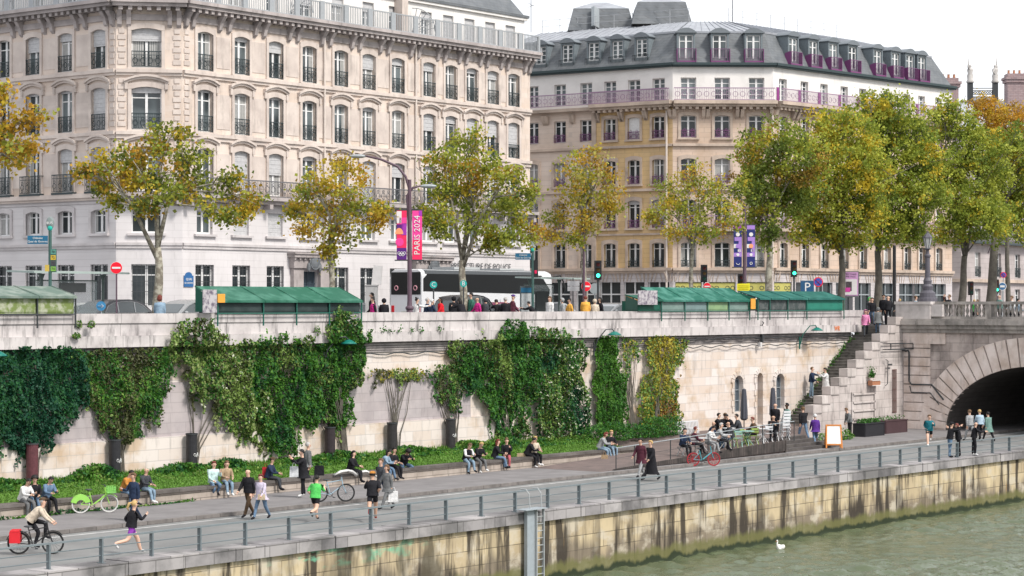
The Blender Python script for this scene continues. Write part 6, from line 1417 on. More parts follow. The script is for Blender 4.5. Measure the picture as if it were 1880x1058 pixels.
# ================================================================ BICYCLES
def bike(loc, yawd, frame, tyre, rim, label, fender=None, basket=None, bags=None, solid=False, rot=None, lowstep=False, r=.34):
    o = thing('bicycle', label, 'bicycle', loc, yawd if rot is None else rot)
    for x in (-.52,.54):
        w = MB().ring((0,0,0), r-.025, .022, (0,1,0), 28, 6).build('wheel', tyre, o, loc=(x,0,r)); 
        mb = MB().ring((0,0,0), r-.055, .012, (0,1,0), 28, 4)
        for k in range(14): a = 6.283*k/14; mb.bar((0,0,0), ((r-.05)*math.cos(a),0,(r-.05)*math.sin(a)), .006 if not solid else .016)
        mb.tube([(0,-.05,0),(0,.05,0)], .025, 8); mb.build('rim', rim, w)
    mb = MB(); bb = (-.08,0,.30); st = (-.22,0,.82) if not lowstep else (-.2,0,.78); hd = (.38,0,.86); hb = (.42,0,.66); rw2 = (-.52,0,r)
    mb.tube([bb, st], .018, 6); mb.tube([bb if not lowstep else (-.02,0,.34), hb], .03 if lowstep else .02, 8)
    if not lowstep: mb.tube([(st[0]+.02,0,st[2]-.06), hd], .018, 6)
    for y in (-.05,.05): mb.tube([bb,(rw2[0],y,rw2[2])], .012, 5); mb.tube([(st[0]+.03,0,st[2]-.12),(rw2[0],y,rw2[2])], .01, 5); mb.tube([(hb[0],y*.8,hb[2]),(.54,y,r)], .014, 5)
    mb.tube([hb, hd, (.36,0,.98)], .022, 8); mb.build('frame', frame, o)
    MB().ell((-.23,0,.88),.14,.075,.035,10,6).bar((-.22,0,.8),(-.225,0,.87),.03).build('saddle', m_iron, o)
    mb = MB().tube([(.30,.29,1.02),(.38,.2,1.03),(.38,0,1.0),(.38,-.2,1.03),(.30,-.29,1.02)], .014, 6); mb.build('handlebar', m_iron, o)
    mb = MB().ring(bb,.09,.01,(0,1,0),16,4).bar((bb[0],-.08,bb[2]),(bb[0]+.13,-.08,bb[2]-.1),.02).bar((bb[0],.08,bb[2]),(bb[0]-.13,.08,bb[2]+.1),.02).box(bb[0]+.08,bb[0]+.18,-.18,-.08,bb[2]-.12,bb[2]-.095).box(bb[0]-.18,bb[0]-.08,.08,.18,bb[2]+.09,bb[2]+.115); mb.build('pedals', m_iron, o)
    if fender:
        for x, a0, a1 in ((-.52,.25,2.9),(.54,.7,2.6)):
            mb = MB()
            n = 10
            for k in range(n):
                q0, q1 = a0+(a1-a0)*k/n, a0+(a1-a0)*(k+1)/n
                if x < 0 and lowstep: ri = r-.17
                else: ri = r+.01
                P = [(x+rr*math.cos(q), y, r+rr*math.sin(q)) for y in (-.045,.045) for q, rr in ((q0,ri),(q1,ri),(q1,r+.035),(q0,r+.035))]
                mb.add(P, [(0,1,2,3),(7,6,5,4),(3,2,6,7),(0,4,5,1)])
            mb.build('mudguard', fender, o)
    if basket:
        mb = MB(); 
        for z in (.78,.87,.96): mb.add([(.45,-.16,z),(.75,-.18,z),(.75,.18,z),(.45,.16,z),(.45,-.16,z+.02),(.75,-.18,z+.02),(.75,.18,z+.02),(.45,.16,z+.02)], [(0,1,5,4),(1,2,6,5),(2,3,7,6),(3,0,4,7)])
        for x, y in [(.45+.3*i/4, s_*.17) for i in range(5) for s_ in (-1,1)]+[(.75,-.17+.34*i/4) for i in range(5)]: mb.box(x-.008,x+.008,y-.008,y+.008,.74,.98)
        mb.box(.45,.75,-.15,.15,.74,.76); mb.build('basket', basket, o)
    if bags:
        mb = MB().box(-.78,-.45,-.26,-.08,.38,.72).box(-.78,-.45,.08,.26,.38,.72).box(-.76,-.47,-.262,-.08,.724,.78).box(-.76,-.47,.08,.262,.724,.78); mb.build('pannier', bags, o)
        MB().box(-.8,-.25,-.07,.07,.70,.72).build('rack', m_iron, o)
    return o
m_bk = flat('black_paint', (.02,.02,.022), rough=.4)
q = onZ(65,1018,0); bike((q.x,q.y,0), 0, m_bk, m_tyre, m_iron, 'black bicycle with red panniers ridden by the cyclist in a flat cap', fender=m_bk, bags=flat('red_pannier', (.62,.02,.03)), rot=yaw(5), r=.36)
q = onZ(172,942,.13); b_ = bike((q.x,61.9,.13), 0, flat('lime_green_frame', (.30,.60,.10), rough=.4), flat('white_tyre', (.62,.62,.60)), m_rim, 'lime green and white share bicycle parked against the low wall', fender=flat('lime_green', (.30,.62,.12), rough=.4), basket=flat('lime_basket', (.25,.60,.15)), rot=yaw(20), lowstep=True); b_.rotation_euler.x = R(3)
q = onZ(610,922,.13); b_ = bike((q.x,q.y,.13), 0, flat('pale_blue_frame', (.30,.42,.50), rough=.4), m_tyre, m_iron, 'silver blue mountain bicycle leaning on its stand at the pavement edge', rot=yaw(12), r=.36)
q = onZ(1305,857,0); b_ = bike((q.x,57.7,0), 0, flat('turquoise_frame', (.08,.32,.38), rough=.4), flat('red_tyre', (.30,.03,.04)), flat('red_rim', (.38,.03,.04)), 'turquoise bicycle with red wheels parked on the road before the terrace', rot=yaw(15), solid=True, lowstep=True)
# ================================================================ STREET FURNITURE
m_plumpole = flat('plum_pole', (.11,.07,.095), rough=.5)
def pole_thing(px, Y, name, label, cat, z=6.5, group=None):
    q = onY(px, 560, Y); return thing(name, label, cat, (q.x, Y, z), math.atan2(-CA,SA), group=group)
def zof(py, px, Y): return onY(px, py, Y).z
def banner_lamp(px, Y, label, arms_, b1, b2, ytop, zb0, zb1, mats1, mats2, t1, s_=1):
    o = pole_thing(px, Y, 'banner_lamp_post', label, 'lamp post'); k = Y/ray(px)[1]/F; zt = zof(ytop,px,Y)-6.5
    mb = MB().lathe([(.24,0),(.24,.5),(.17,.6),(.15,1.1),(.13,1.15),(.11,1.6),(.11,zt*.55),(.085,zt)], n=12); mb.lathe([(.15,1.1),(.2,1.15),(.2,1.25),(.13,1.3)], n=12)
    mb.build('pole', m_plumpole, o, smooth=True)
    for a in arms_:
        pts = [((x-px)*k, 0, zof(y,px,Y)-6.5) for x, y in a[0]]; ar = MB().tube(pts, [.06]*(len(pts)-1)+[.04], 8).build('arm', m_plumpole, o, smooth=True)
        MB().ell((pts[-1][0]-.3*a[1],0,pts[-1][2]-.03),.42,.16,.1,12,6).build('lamp_head', m_greyp, ar)
    [MB().box(b1[0]-.1,b2[1]+.1,-.03,.03,q_,q_+.06).build('banner_bracket', m_iron, o) for q_ in (zb1, zb0-.06)]
    return o, k
PK, RD, PU, OR, WH, VI, NB, LV = [flat('banner_'+n, c, rough=.7, mott=.05) for n, c in (('pink',(.80,.06,.32)),('red',(.80,.03,.12)),('purple',(.10,.02,.20)),('orange',(.85,.35,.18)),('white',(.75,.72,.74)),('violet',(.35,.04,.42)),('navy',(.02,.03,.16)),('lavender',(.38,.22,.62)))]
zA, zB = zof(477,752,68.2)-6.5, zof(387,752,68.2)-6.5
o, k = banner_lamp(752, 68.2, 'plum lamp post carrying two tall pink and purple event banners', [([(752,400),(752,350),(745,325),(730,306),(700,293),(668,286)],1), ([(752,420),(750,395),(747,360),(758,345),(775,341)],-1)], (-.62,-.15), (.13,.6), 330, zA, zB, 0, 0, 0)
h = zB-zA; y0 = -.02
bn = MB().box(-.62,-.14,y0-.01,y0,zA,zB).build('banner', RD, o)
for a, b, c_, d_, mt in ((-.62,-.14,.0,.24,PU),(-.5,-.14,.72,.86,PK),(-.62,-.38,.74,.99,WH),(-.38,-.14,.5,.74,VI),(-.62,-.3,.55,.72,PU)): MB().box(a+.005,b-.005,y0-.02,y0-.012,zA+h*c_+.005,zA+h*d_).build('colour_block', mt, bn)
MB().prism([(-.62+.2*math.cos(q)+.12, y0-.021, zA+h*.52+.3*math.sin(q)) for q in [math.pi*i/10 for i in range(11)]], (0,0,0), (0,.008,0)).build('half_disc', OR, bn)
MB().prism([(-.62+.2*math.cos(q)+.14, y0-.021, zA+h*.36+.2*math.sin(q)) for q in [6.28*i/16 for i in range(16)]], (0,0,0), (0,.008,0)).build('disc', PK, bn)
mb = MB()
for i, (x, z) in enumerate(((-.13,.03),(0,.03),(.13,.03),(-.065,-.04),(.065,-.04))): mb.ring((-.38+x, y0-.03, zA+h*.12+z), .062, .012, (0,1,0), 18, 4)
mb.build('five_rings', m_wf, bn)
bn = MB().box(.13,.6,y0-.01,y0,zA,zB).build('banner', PK, o); MB().box(.135,.595,y0-.018,y0-.012,zA+.01,zA+h*.4).build('colour_block', RD, bn); MB().box(.45,.595,y0-.018,y0-.012,zB-.25,zB-.01).build('colour_block', VI, bn)
me = textmesh('PARIS 2024', .40); me.materials.clear(); me.materials.append(m_wf); me.transform(Matrix.Rotation(R(90),4,'X') @ Matrix.Rotation(R(90),4,'Z')); 
link('lettering', me, bn, loc=(.37, y0-.03, (zA+zB)/2))
zA, zB = zof(490,1367,68.5)-6.5, zof(414,1367,68.5)-6.5; h = zB-zA
o, k = banner_lamp(1367, 68.5, 'plum lamp post carrying two navy and lavender event banners', [([(1367,420),(1366,385),(1360,362),(1345,346),(1318,336)],1)], (-.65,-.17), (.13,.62), 375, zA, zB, 0, 0, 0)
for a0, b0 in ((-.65,-.17),(.13,.62)):
    bn = MB().box(a0,b0,y0-.01,y0,zA,zB).build('banner', NB, o)
    for u0, u1, c_, d_, mt in ((0,1,.24,.34,LV),(0,.5,.45,.55,WH),(.1,1,.62,.72,LV),(0,1,.9,1,LV if a0 > 0 else VI),(.6,1,.34,.62,LV),(.5,.9,.36,.42,WH)): MB().box(a0+.48*u0+.004,a0+.48*u1-.004,y0-.02,y0-.012,zA+h*c_+.004,zA+h*d_-.004).build('colour_block', mt, bn)
    for cz, rr, mt in ((.78,.12,WH),(.29,.09,WH),(.5,.13,OR if a0 > 0 else LV)): MB().disc((a0+.25,y0-.03,zA+h*cz), rr, (0,1,0), .01).build('disc', mt, bn)
    mb = MB(); mb.tube([(a0+.14,y0-.03,zA+.22),(a0+.2,y0-.03,zA+.14),(a0+.3,y0-.03,zA+.12),(a0+.36,y0-.03,zA+.2)], .018, 5).build('emblem', m_wf, bn) if a0 < 0 else MB().ring((a0+.25,y0-.03,zA+.2),.07,.018,(0,1,0),14,4).build('emblem', m_wf, bn)
def sign(px, py, Y, label, kind, r=.33, pole=m_greyp, cat='sign', name='road_sign', ang=0, h=None):
    o = pole_thing(px, Y, name, label, cat); z = zof(py, px, Y)-6.5
    MB().tube([(0,0,0),(0,0,z+(.0 if kind not in ('blue_name',) else .2))], .035, 8).build('pole', pole, o)
    D_ = lambda c, rr, mt, yy, nm='plate': MB().disc((0,yy,z), rr, (0,1,0), .014, 28).build(nm, mt, o)
    if kind == 'noentry': p_ = D_(0, r, flat('sign_white', (.75,.75,.75)), -.05); p_ = MB().disc((0,-.06,z), r*.95, (0,1,0), .012, 28).build('plate', flat('sign_red', (.80,.01,.03), rough=.4), o); MB().box(-r*.7,r*.7,-.078,-.068,z-r*.15,z+r*.15).build('white_bar', m_wf, p_)
    if kind == 'nopark': p_ = D_(0, r, flat('sign_red', (.80,.01,.03), rough=.4), -.05); MB().disc((0,-.06,z), r*.8, (0,1,0), .012, 28).build('plate', flat('sign_blue', (.04,.10,.45)), o); MB().bar((-r*.55,-.072,z+r*.55),(r*.55,-.072,z-r*.55),.07,.01).bar((-r*.55,-.074,z-r*.55),(r*.55,-.074,z+r*.55),.07,.01).build('cross', flat('sign_red', (.8,.01,.03)), p_)
    if kind == 'arrow': p_ = D_(0, r, flat('sign_cyan_blue', (.05,.22,.42), rough=.4), -.05); MB().bar((-r*.6,-.065,z),(r*.5,-.065,z),.06,.01).bar((r*.1,-.065,z+r*.4),(r*.55,-.065,z),.06,.01).bar((r*.1,-.065,z-r*.4),(r*.55,-.065,z),.06,.01).build('arrow', m_wf, p_)
    if kind == 'teal': p_ = D_(0, r, flat('teal_disc', (.02,.36,.33), rough=.4), -.05); link('lettering', (lambda me: (me.materials.clear(), me.materials.append(m_wf), me.transform(Matrix.Rotation(R(90),4,'X')), me)[3])(textmesh('B' if px > 820 else 'C', .3)), p_, loc=(0,-.07,z))
    if kind == 'back': D_(0, r, m_greyp, -.05)
    if kind == 'busblue': p_ = D_(0, r, m_wf, -.05); p2 = MB().disc((0,-.06,z), r*.85, (0,1,0), .012, 28).build('plate', flat('sign_steel_blue', (.06,.16,.32)), o); MB().box(-r*.55,r*.55,-.08,-.068,z-.08,z+.08).build('bus_symbol', m_wf, p2)
    if kind == 'P':
        p_ = MB().box(-.42,.42,-.06,-.04,z-.45,z+.45).build('plate', flat('parking_blue', (.02,.09,.20)), o); me = textmesh('P', .8); me.materials.clear(); me.materials.append(m_wf); me.transform(Matrix.Rotation(R(90),4,'X')); link('lettering', me, p_, loc=(0,-.07,z))
        MB().box(-.4,.4,-.075,-.062,z-.435,z-.42).box(-.4,.4,-.075,-.062,z+.42,z+.435).build('border', m_wf, p_)
    if kind == 'tri': MB().prism([(-.36,-.05,z-.3),(.36,-.05,z-.3),(0,-.05,z+.35)], (0,0,0), (0,.02,0)).build('plate', flat('sign_back_mauve', (.30,.24,.32)), o)
    return o
sign(214,492,70.5,'red and white no entry sign on a thin plum post beside the left bus shelter','noentry',.26,m_plumpole)
sign(1076,526,69.2,'red and white no entry sign fixed in front of the plane trunk in mid street','noentry',.27,m_plumpole)
sign(1298,526,69.5,'red no entry sign peeping above the bright teal stall roof','noentry',.22,m_iron)
sign(186,562,70,'round blue sign with a white arrow low behind the left parapet','arrow',.2)
sign(796,523,68.6,'round teal disc sign on a black stick, left one of the two over the walkers','teal',.18,m_iron)
sign(851,521,68.9,'round teal disc sign in front of the tree trunk, right one of the two','teal',.17,m_iron)
sign(1502,518,70,'round blue no stopping sign with red cross beside the parking sign','nopark',.31)
sign(1482,528,70,'square blue parking sign with a white P','P')
sign(1842,505,76,'round red and purple sign on the clustered post by the far lamp','nopark',.24)
sign(1840,526,75,'round steel blue bus sign with white rim at far right','busblue',.33)
sign(1825,520,75.5,'triangular sign seen from behind at far right','tri')
sign(1092,530,70.5,'round sign seen from behind under the green traffic light','back',.3)
sg_ = thing('arrow_board', 'small grey two-line direction board left of the mid street no entry sign', 'sign', tuple(onY(1052,565,70)), math.atan2(-CA,SA)); z = 1.3
MB().box(-.03,.03,-.03,.03,-1.2,1.6).build('pole', m_iron, sg_); MB().box(-.3,.35,-.05,-.03,.9,1.15).box(-.3,.35,-.05,-.03,1.18,1.45).build('panel', flat('panel_grey', (.4,.4,.42)), sg_)
# traffic lights
def tlight(px, py, Y, label, green=True):
    o = pole_thing(px, Y, 'traffic_light', label, 'traffic light', group='traffic lights'); z = zof(py, px, Y)-6.5
    MB().tube([(0,.05,0),(0,.05,z-.35)], .06, 8).build('pole', m_iron, o); b = MB().box(-.16,.16,-.12,.16,z-.42,z+.48).box(-.2,.2,.162,.2,z-.5,z+.55).build('housing', m_bk, o)
    for i, (zz, mt) in enumerate(((.33,flat('lens_red_off', (.08,.01,.01))),(.03,flat('lens_amber_off', (.09,.05,.01))),(-.27,nmat('lens_green_lit', (.03,.95,.45), emit=3.5) if green else flat('lens_green_off', (.01,.06,.04))))):
        MB().disc((0,-.135,z+zz),.1,(0,1,0),.02,16).build('lens', mt, b); MB().box(-.12,.12,-.26,-.125,z+zz+.105,z+zz+.125).build('visor', m_bk, b)
tlight(1098,497,69,'traffic light showing green, right of the mid street no entry sign')
tlight(1458,494,70,'traffic light showing green beside the blue parking sign')
tlight(1783,530,74,'unlit dark traffic light behind the bridge parapet',False)
tlight(1830,526,75.2,'traffic light glowing green at far right under the triangular sign')
tlight(1361,520,69.3,'small dark traffic light housing right of the navy banner pole foot',False)
tlight(1293,503,71,'grey unlit traffic light above the bright teal stall roof',False)
# bus stops
def busstop(px, Y, yt, label, pos):
    o = pole_thing(px, Y, 'bus_stop_sign', label, 'bus stop sign'); z = zof(yt, px, Y)-6.5; 
    MB().tube([(0,0,0),(0,0,z-.3)], .07, 8).build('pole', flat('bus_pole_green', (.05,.11,.10)), o)
    hd = MB().ell((0,0,z),.17,.08,.27,14,10).build('head', flat('bus_head_grey', (.20,.24,.24)), o, smooth=True); MB().ell((0,-.02,z-.2),.11,.085,.12,10,8).build('teal_tip', flat('teal_tip', (.02,.40,.33)), hd)
    me = textmesh('BUS', .15); me.materials.clear(); me.materials.append(m_wf); me.transform(Matrix.Rotation(R(90),4,'X')); link('lettering', me, hd, loc=(0,-.11,z))
    zb = z+pos; p_ = MB().box(-.92,-.09,-.03,.0,zb-.17,zb+.17).build('name_board', flat('board_blue', (.02,.13,.24)), o)
    for t_, dz in (('Châtelet',.07),('Quai de Gesvres',-.07)): me = textmesh(t_, .12); me.materials.clear(); me.materials.append(m_wf); me.transform(Matrix.Rotation(R(90),4,'X')); link('lettering', me, p_, loc=(-.5,-.04,zb+dz))
    return o, z
o, z = busstop(92,69.5,410,'tall bus stop sign with blue name board and yellow line plates, at left',-.68)
p_ = MB().box(.02,.26,-.06,.04,z-2.0,z-1.05).build('line_panel', flat('bus_pole_green', (.05,.11,.10)), o)
for i, (t_, c_) in enumerate((('70',(.10,.30,.25)),('72',(.60,.42,.05)),('72',(.08,.08,.09)),('74',(.22,.45,.08)))):
    q = MB().box(.04,.24,-.075,-.062,z-1.27-.23*i,z-1.08-.23*i).build('line_plate', flat('plate_%d' % i, c_), p_); me = textmesh(t_, .14); me.materials.clear(); me.materials.append(m_iron); me.transform(Matrix.Rotation(R(90),4,'X')); link('lettering', me, q, loc=(.14,-.085,z-1.175-.23*i))
q = MB().box(-.2,-.02,-.06,-.03,z-1.97,z-1.7).build('line_plate', flat('plate_y', (.55,.40,.08)), o)
o, z = busstop(978,69.8,452,'bus stop sign with dark blue name board, right of the coach',-.55)
p_ = MB().box(.05,.28,-.06,.04,z-1.65,z-.75).build('line_panel', m_bk, o); q = MB().box(.1,.22,-.075,-.062,z-1.45,z-1.28).build('red_pictogram', flat('red_led', (.7,.02,.1)), p_)
m_sglass = nmat('shelter_glass', (.55,.62,.62), rough=.05, alpha=.28, mott=.02)
def shelter(pa, pb, Y, yr, label, posts, boards):
    xa, xb = U(pa,Y), U(pb,Y); z = zof(yr,(pa+pb)/2,Y)-6.5; o = thing('bus_shelter', label, 'bus shelter', ((xa+xb)/2, Y, 6.5)); hw = (xb-xa)/2
    mb = MB(); n = 10
    for i in range(n):
        xx0, xx1 = -hw+2*hw*i/n, -hw+2*hw*(i+1)/n; za, zb2 = z+.05*abs(i-5)/5, z+.05*abs(i-4)/5
        mb.add([(xx0,-.8,z+.08),(xx1,-.8,z+.08),(xx1,1.0,z+.14),(xx0,1.0,z+.14),(xx0,-.8,z),(xx1,-.8,z),(xx1,1.0,z+.06),(xx0,1.0,z+.06)], [(0,1,2,3),(7,6,5,4),(0,4,5,1),(2,6,7,3)]+([(3,7,4,0)] if i == 0 else [])+([(1,5,6,2)] if i == n-1 else []))
    mb.build('canopy', flat('canopy_pale_green', (.33,.40,.38), rough=.3), o)
    for f_ in posts: x = -hw+2*hw*f_; MB().lathe([(.07,0),(.06,z-.5),(.07,z-.2),(.15,z)], (x,.5,0), 10).build('post', flat('shelter_green', (.12,.16,.15)), o, smooth=True)
    xs = [-hw+2*hw*f_ for f_ in posts]; MB().box(xs[0],xs[-1],.88,.9,.35,z-.3).build('glass_wall', m_sglass, o)
    MB().box(xs[0],xs[-1],.86,.92,z-.3,z-.25).box(xs[0],xs[-1],.86,.92,.3,.35).build('wall_frame', flat('shelter_green', (.12,.16,.15)), o)
    for f0, f1, z0, z1, mt in boards: MB().box(-hw+2*hw*f0,-hw+2*hw*f1,.7,.84,z0,z1).build('display_board', mt, o)
    MB().box(xs[0]+.3,xs[-1]-.3,.45,.8,.45,.5).build('bench', m_galv, o)
    return o
shelter(40,215,72,503,'glass bus shelter with a pale green canopy at the far left',[.28,.93],[(.52,.78,1.9,2.3,flat('info_board', (.16,.17,.17)))])
shelter(972,1062,72,513,'glass bus shelter with pale canopy right of the coach',[.15,.75],[(.35,.6,1.0,2.1,flat('dark_ad', (.06,.07,.07)))])
o = pole_thing(967,70.3,'info_panel','narrow route map panel in a dark frame between coach and right shelter','info panel')
MB().box(-.36,.36,-.06,.06,.1,2.35).build('frame', flat('panel_dark', (.07,.09,.10)), o); p_ = MB().box(-.28,.28,-.075,-.062,.5,1.95).build('map_sheet', flat('map_sheet', (.50,.53,.54), mott=.3), o); MB().box(-.3,.3,-.075,-.062,2.0,2.25).build('header', flat('board_blue', (.02,.13,.24)), o)
o = pole_thing(686,73,'service_cabinet','tall pale grey street cabinet with a tilted white box on top','cabinet')
MB().box(-.4,.2,-.3,.3,0,2.3).box(-.43,.23,-.33,.33,2.303,2.36).build('cabinet', nmat('cabinet_grey', (.40,.40,.40), sc_=3, streak=.2), o); MB().prism([(-.1,-.25,2.36),(.38,-.25,2.36),(.45,-.25,3.3),(.0,-.25,3.35)], (0,0,0), (0,.35,0)).build('tilted_box', flat('box_white', (.58,.57,.57)), o)
# poster panel, yellow notice, ornate bridge lantern, far lamp
o = pole_thing(1562,69.5,'poster_panel','pink and white framed advertising panel on the pavement','poster'); z = zof(543,1562,69.5)-6.5
k_ = 69.5/ray(1562)[1]/F; w = 26*k_/2; h_ = 43*k_
MB().box(-w-.06,w+.06,-.08,.08,z-.1,z+h_+.06).box(-.12,.12,-.06,.06,0,z-.1).build('frame', flat('panel_frame', (.12,.12,.13)), o); p_ = MB().box(-w,w,-.095,-.082,z,z+h_).build('poster', flat('poster_pink', (.52,.28,.50)), o)
MB().box(-w*.85,w*.85,-.108,-.097,z+.05,z+h_*.7).build('poster_sheet', flat('poster_white', (.62,.60,.60)), p_); MB().box(-w*.75,w*.1,-.118,-.11,z+h_*.2,z+h_*.6).build('photo_block', flat('photo_dark', (.10,.08,.09), mott=.6), p_); MB().box(-w*.8,-w*.1,-.124,-.12,z+h_*.16,z+h_*.34).build('pink_block', flat('banner_m', (.55,.05,.30)), p_)
for i_, t_ in enumerate(("C'EST DANS", 'UNE VILLE')): me = textmesh(t_, .15); me.materials.clear(); me.materials.append(m_iron); me.transform(Matrix.Rotation(R(90),4,'X')); link('lettering', me, p_, loc=(-.05,-.1,z+h_*(.91-.1*i_)))
o = pole_thing(1365,68.3,'notice_board','bright yellow notice tilted above the end of the teal stall','notice'); z = zof(528,1365,68.3)-6.5
MB().tube([(0,.03,.5),(0,.03,z)], .03, 6).build('pole', m_iron, o); p_ = MB().prism([(-.38,0,z-.22),(.38,0,z-.3),(.38,0,z+.24),(-.38,0,z+.22)], (0,0,0), (0,.02,0)).build('panel', flat('notice_yellow', (.75,.68,.03)), o)
mb = MB(); [mb.bar((-.3,-.01,z+.12-.1*i),(.3,-.01,z+.1-.1*i),.025,.008) for i in range(4)]; mb.build('lines_of_writing', flat('notice_dark_yellow', (.40,.34,.03)), p_)
def lantern(px, X_, ytop, ybase, label):
    u_, v_ = ray(px); t_ = X_/u_; zt, zb = at(px,ytop,t_).z, at(px,ybase,t_).z; o = thing('lantern_post', label, 'lamp post', (X_, t_*v_, zb)); H_ = zt-zb
    MB().lathe([(.62,-.35),(.6,0),(.5,.05),(.48,.35),(.3,.5),(.34,.75),(.24,.9),(.27,1.1),(.17,1.3),(.15,H_*.62),(.2,H_*.64),(.2,H_*.66),(.12,H_*.68),(.1,H_*.74),(.24,H_*.755),(.24,H_*.765),(.05,H_*.77)], n=16).build('column', flat('lantern_iron', (.10,.095,.115), rough=.5), o, smooth=False)
    z0, z1 = H_*.77, H_*.92; g_ = MB().lathe([(.14,z0),(.27,z1)], n=6).build('glass', nmat('lantern_glass', (.55,.56,.58), rough=.1, alpha=.6, mott=.02), o)
    mb = MB()
    for k in range(6): a = 6.283*k/6; mb.bar((.14*math.cos(a),.14*math.sin(a),z0),(.27*math.cos(a),.27*math.sin(a),z1),.03)
    mb.lathe([(.30,z1),(.31,z1+.04),(.2,z1+.2),(.1,z1+.3),(.06,z1+.36),(.08,z1+.42),(.0,H_)], n=6); mb.build('cap', flat('lantern_iron', (.10,.095,.115)), g_)
lantern(1703, 123.2, 428, 548, 'ornate plum grey lantern on a fluted pedestal column at the bridge corner')
o = pole_thing(1828,74,'street_lamp','tall plum street lamp with a curved arm and round head at far right','lamp post'); k_ = 74/ray(1828)[1]/F; zt = zof(395,1828,74)-6.5
MB().lathe([(.14,0),(.12,1),(.09,zt*.6),(.07,zt)], n=10).build('pole', m_plumpole, o); a = MB().tube([(0,0,zt-.3),(-.1,0,zt+.3),(-.45,0,zt+.5),(-.8,0,zt+.35)], .05, 8).build('arm', m_plumpole, o); MB().lathe([(.0,.12),(.2,.08),(.3,-.05),(.22,-.1),(.0,-.12)], (-.85,0,zt+.28), 12).build('lamp_head', m_greyp, a)
MB().tube([(0,0,zt*.68),(-.35,0,zt*.72),(-.6,0,zt*.64)], .04, 6).build('arm', m_plumpole, o)
o = pole_thing(1642,69,'dark_post','slim black mast standing behind the stair head','post'); MB().lathe([(.2,0),(.16,.8),(.12,1),(.11,5.2),(.07,5.3)], n=10).build('mast', m_bk, o)
o = pole_thing(1072,69.2,'mast','slim plum mast right beside the plane trunk in mid street','post'); MB().lathe([(.09,0),(.07,2),(.05,6.0),(.0,6.05)], n=8).build('mast', m_plumpole, o)
# ================================================================ WALL LAMPS AND STAIR WALL FITTINGS
def wlamp(px, py, label, side=1):
    q = onY(px, py, 66.1); o = thing('wall_lamp', label, 'lamp', (q.x, 66.9, q.z), group='green wall lamps')
    MB().tube([(-.9*side,-.15,-.9),(-.85*side,-.3,-.3),(-.5*side,-.6,.25),(-.2*side,-.8,.28),(0,-.8,.12)], .032, 6).tube([(-.9*side,-.12,-1.15),(-.9*side,-.12,-.4)], .05, 6).build('bracket', m_iron if py > 610 else m_grnp, o)
    MB().lathe([(.0,.16),(.12,.14),(.3,.03),(.38,-.03),(.34,-.05),(.0,-.02)], (0,-.8,0), 14).build('shade', flat('teal_shade', (.01,.16,.13), rough=.4), o, smooth=True)
wlamp(640,630,'teal wall lamp half buried in the widest ivy curtain'); wlamp(1128,614,'teal wall lamp on a thin curved bracket above the bright ivy tongue'); wlamp(1500,606,'teal wall lamp on a large iron bracket left of the stairs'); wlamp(-4,652,'teal wall lamp cut by the left photo edge')
o = thing('wall_box', 'white junction box with a downpipe on the moulding, left of the stairs lamp', 'junction box', (U(1402,66.6),66.8,6.0)); MB().box(-.06,.06,-.16,0,-.35,.6).tube([(0,-.08,.6),(0,-.2,.8),(-.15,-.2,.85)], .03, 6).build('pipe', m_iron, o); MB().box(-.3,-.1,-.16,0,-.6,-.35).build('box', flat('box_white', (.58,.57,.57)), o)
gf = thing('graffiti_mark', 'orange spray painted letters on the parapet base near the stairs', 'graffiti', (U(1537,66.6),66.6,6.37)); me = textmesh('WR', .42); me.materials.clear(); me.materials.append(flat('spray_orange', (.80,.20,.04))); me.transform(Matrix.Rotation(R(90),4,'X')); link('lettering', me, gf, loc=(0,-.01,0))
q = onY(1601,702,64.0); o = thing('flower_box', 'terracotta balcony flower box with a small shrub, hung on the stair wall', 'flower box', (q.x,64.0,q.z)); MB().box(-.5,.5,-.3,0,-.18,.12).build('box', flat('terracotta', (.40,.18,.10)), o); MB().box(-.55,.55,-.34,-.31,-.2,-.17).box(-.55,.55,-.34,-.31,.1,.13).build('rack', m_wf, o)
r = random.Random(3); leaves('shrub', [(q.x-.3+r.gauss(0,.13), 63.85+r.gauss(0,.08), q.z+.3+abs(r.gauss(0,.25))) for _ in range(260)], .1, [IV['G']]*260, lm_ivy, o, seed=2)
q = onX(1650,650,BX-.2); o = thing('drain_pipe', 'dark angular drainpipe running down the bridge pier', 'pipe', (BX-.16, 63.9, 5.0)); MB().tube([(0,.0,-.05),(0,-.2,0),(0,-.25,-.1),(0,-.25,-1.9),(0,-.4,-2.1),(0,-1.8,-2.1),(0,-2.6,-3.0)], .05, 6).tube([(0,-.3,-2.2),(0,-.4,-2.6),(0,-1.7,-2.6),(0,-2.3,-3.3)], .035, 6).tube([(-.1,1.0,0),(0,0,0)], .05, 6).build('pipe', m_iron, o)
q = onY(1625,690,64.0); o = thing('sign_bracket', 'thin iron bracket with two small dark plates on the stair wall', 'bracket', (q.x,64.0,q.z)); MB().tube([(-.1,-.08,-.6),(.12,-.1,-.5),(.15,-.12,.9),(-.1,-.1,1.0)], .025, 6).build('arm', m_iron, o); MB().box(.2,.7,-.12,-.1,.62,.72).box(.2,.45,-.12,-.1,.42,.5).build('plate', m_iron, o)
q = onX(1640,652,BX-.6); o = thing('iron_cage', 'rectangular iron frame projecting beside the bridge cornice', 'frame', (120.6,64.0,5.1)); mb = MB()
for y in (-.05,-.6):
    for z in (0,.35): mb.bar((-1.4,y,z),(1.5,y,z),.05)
for x in (-1.4,1.5):
    for z in (0,.35): mb.bar((x,-.05,z),(x,-.6,z),.05)
    mb.bar((x,-.6,0),(x,-.6,.35),.05)
mb.build('frame', m_iron, o)
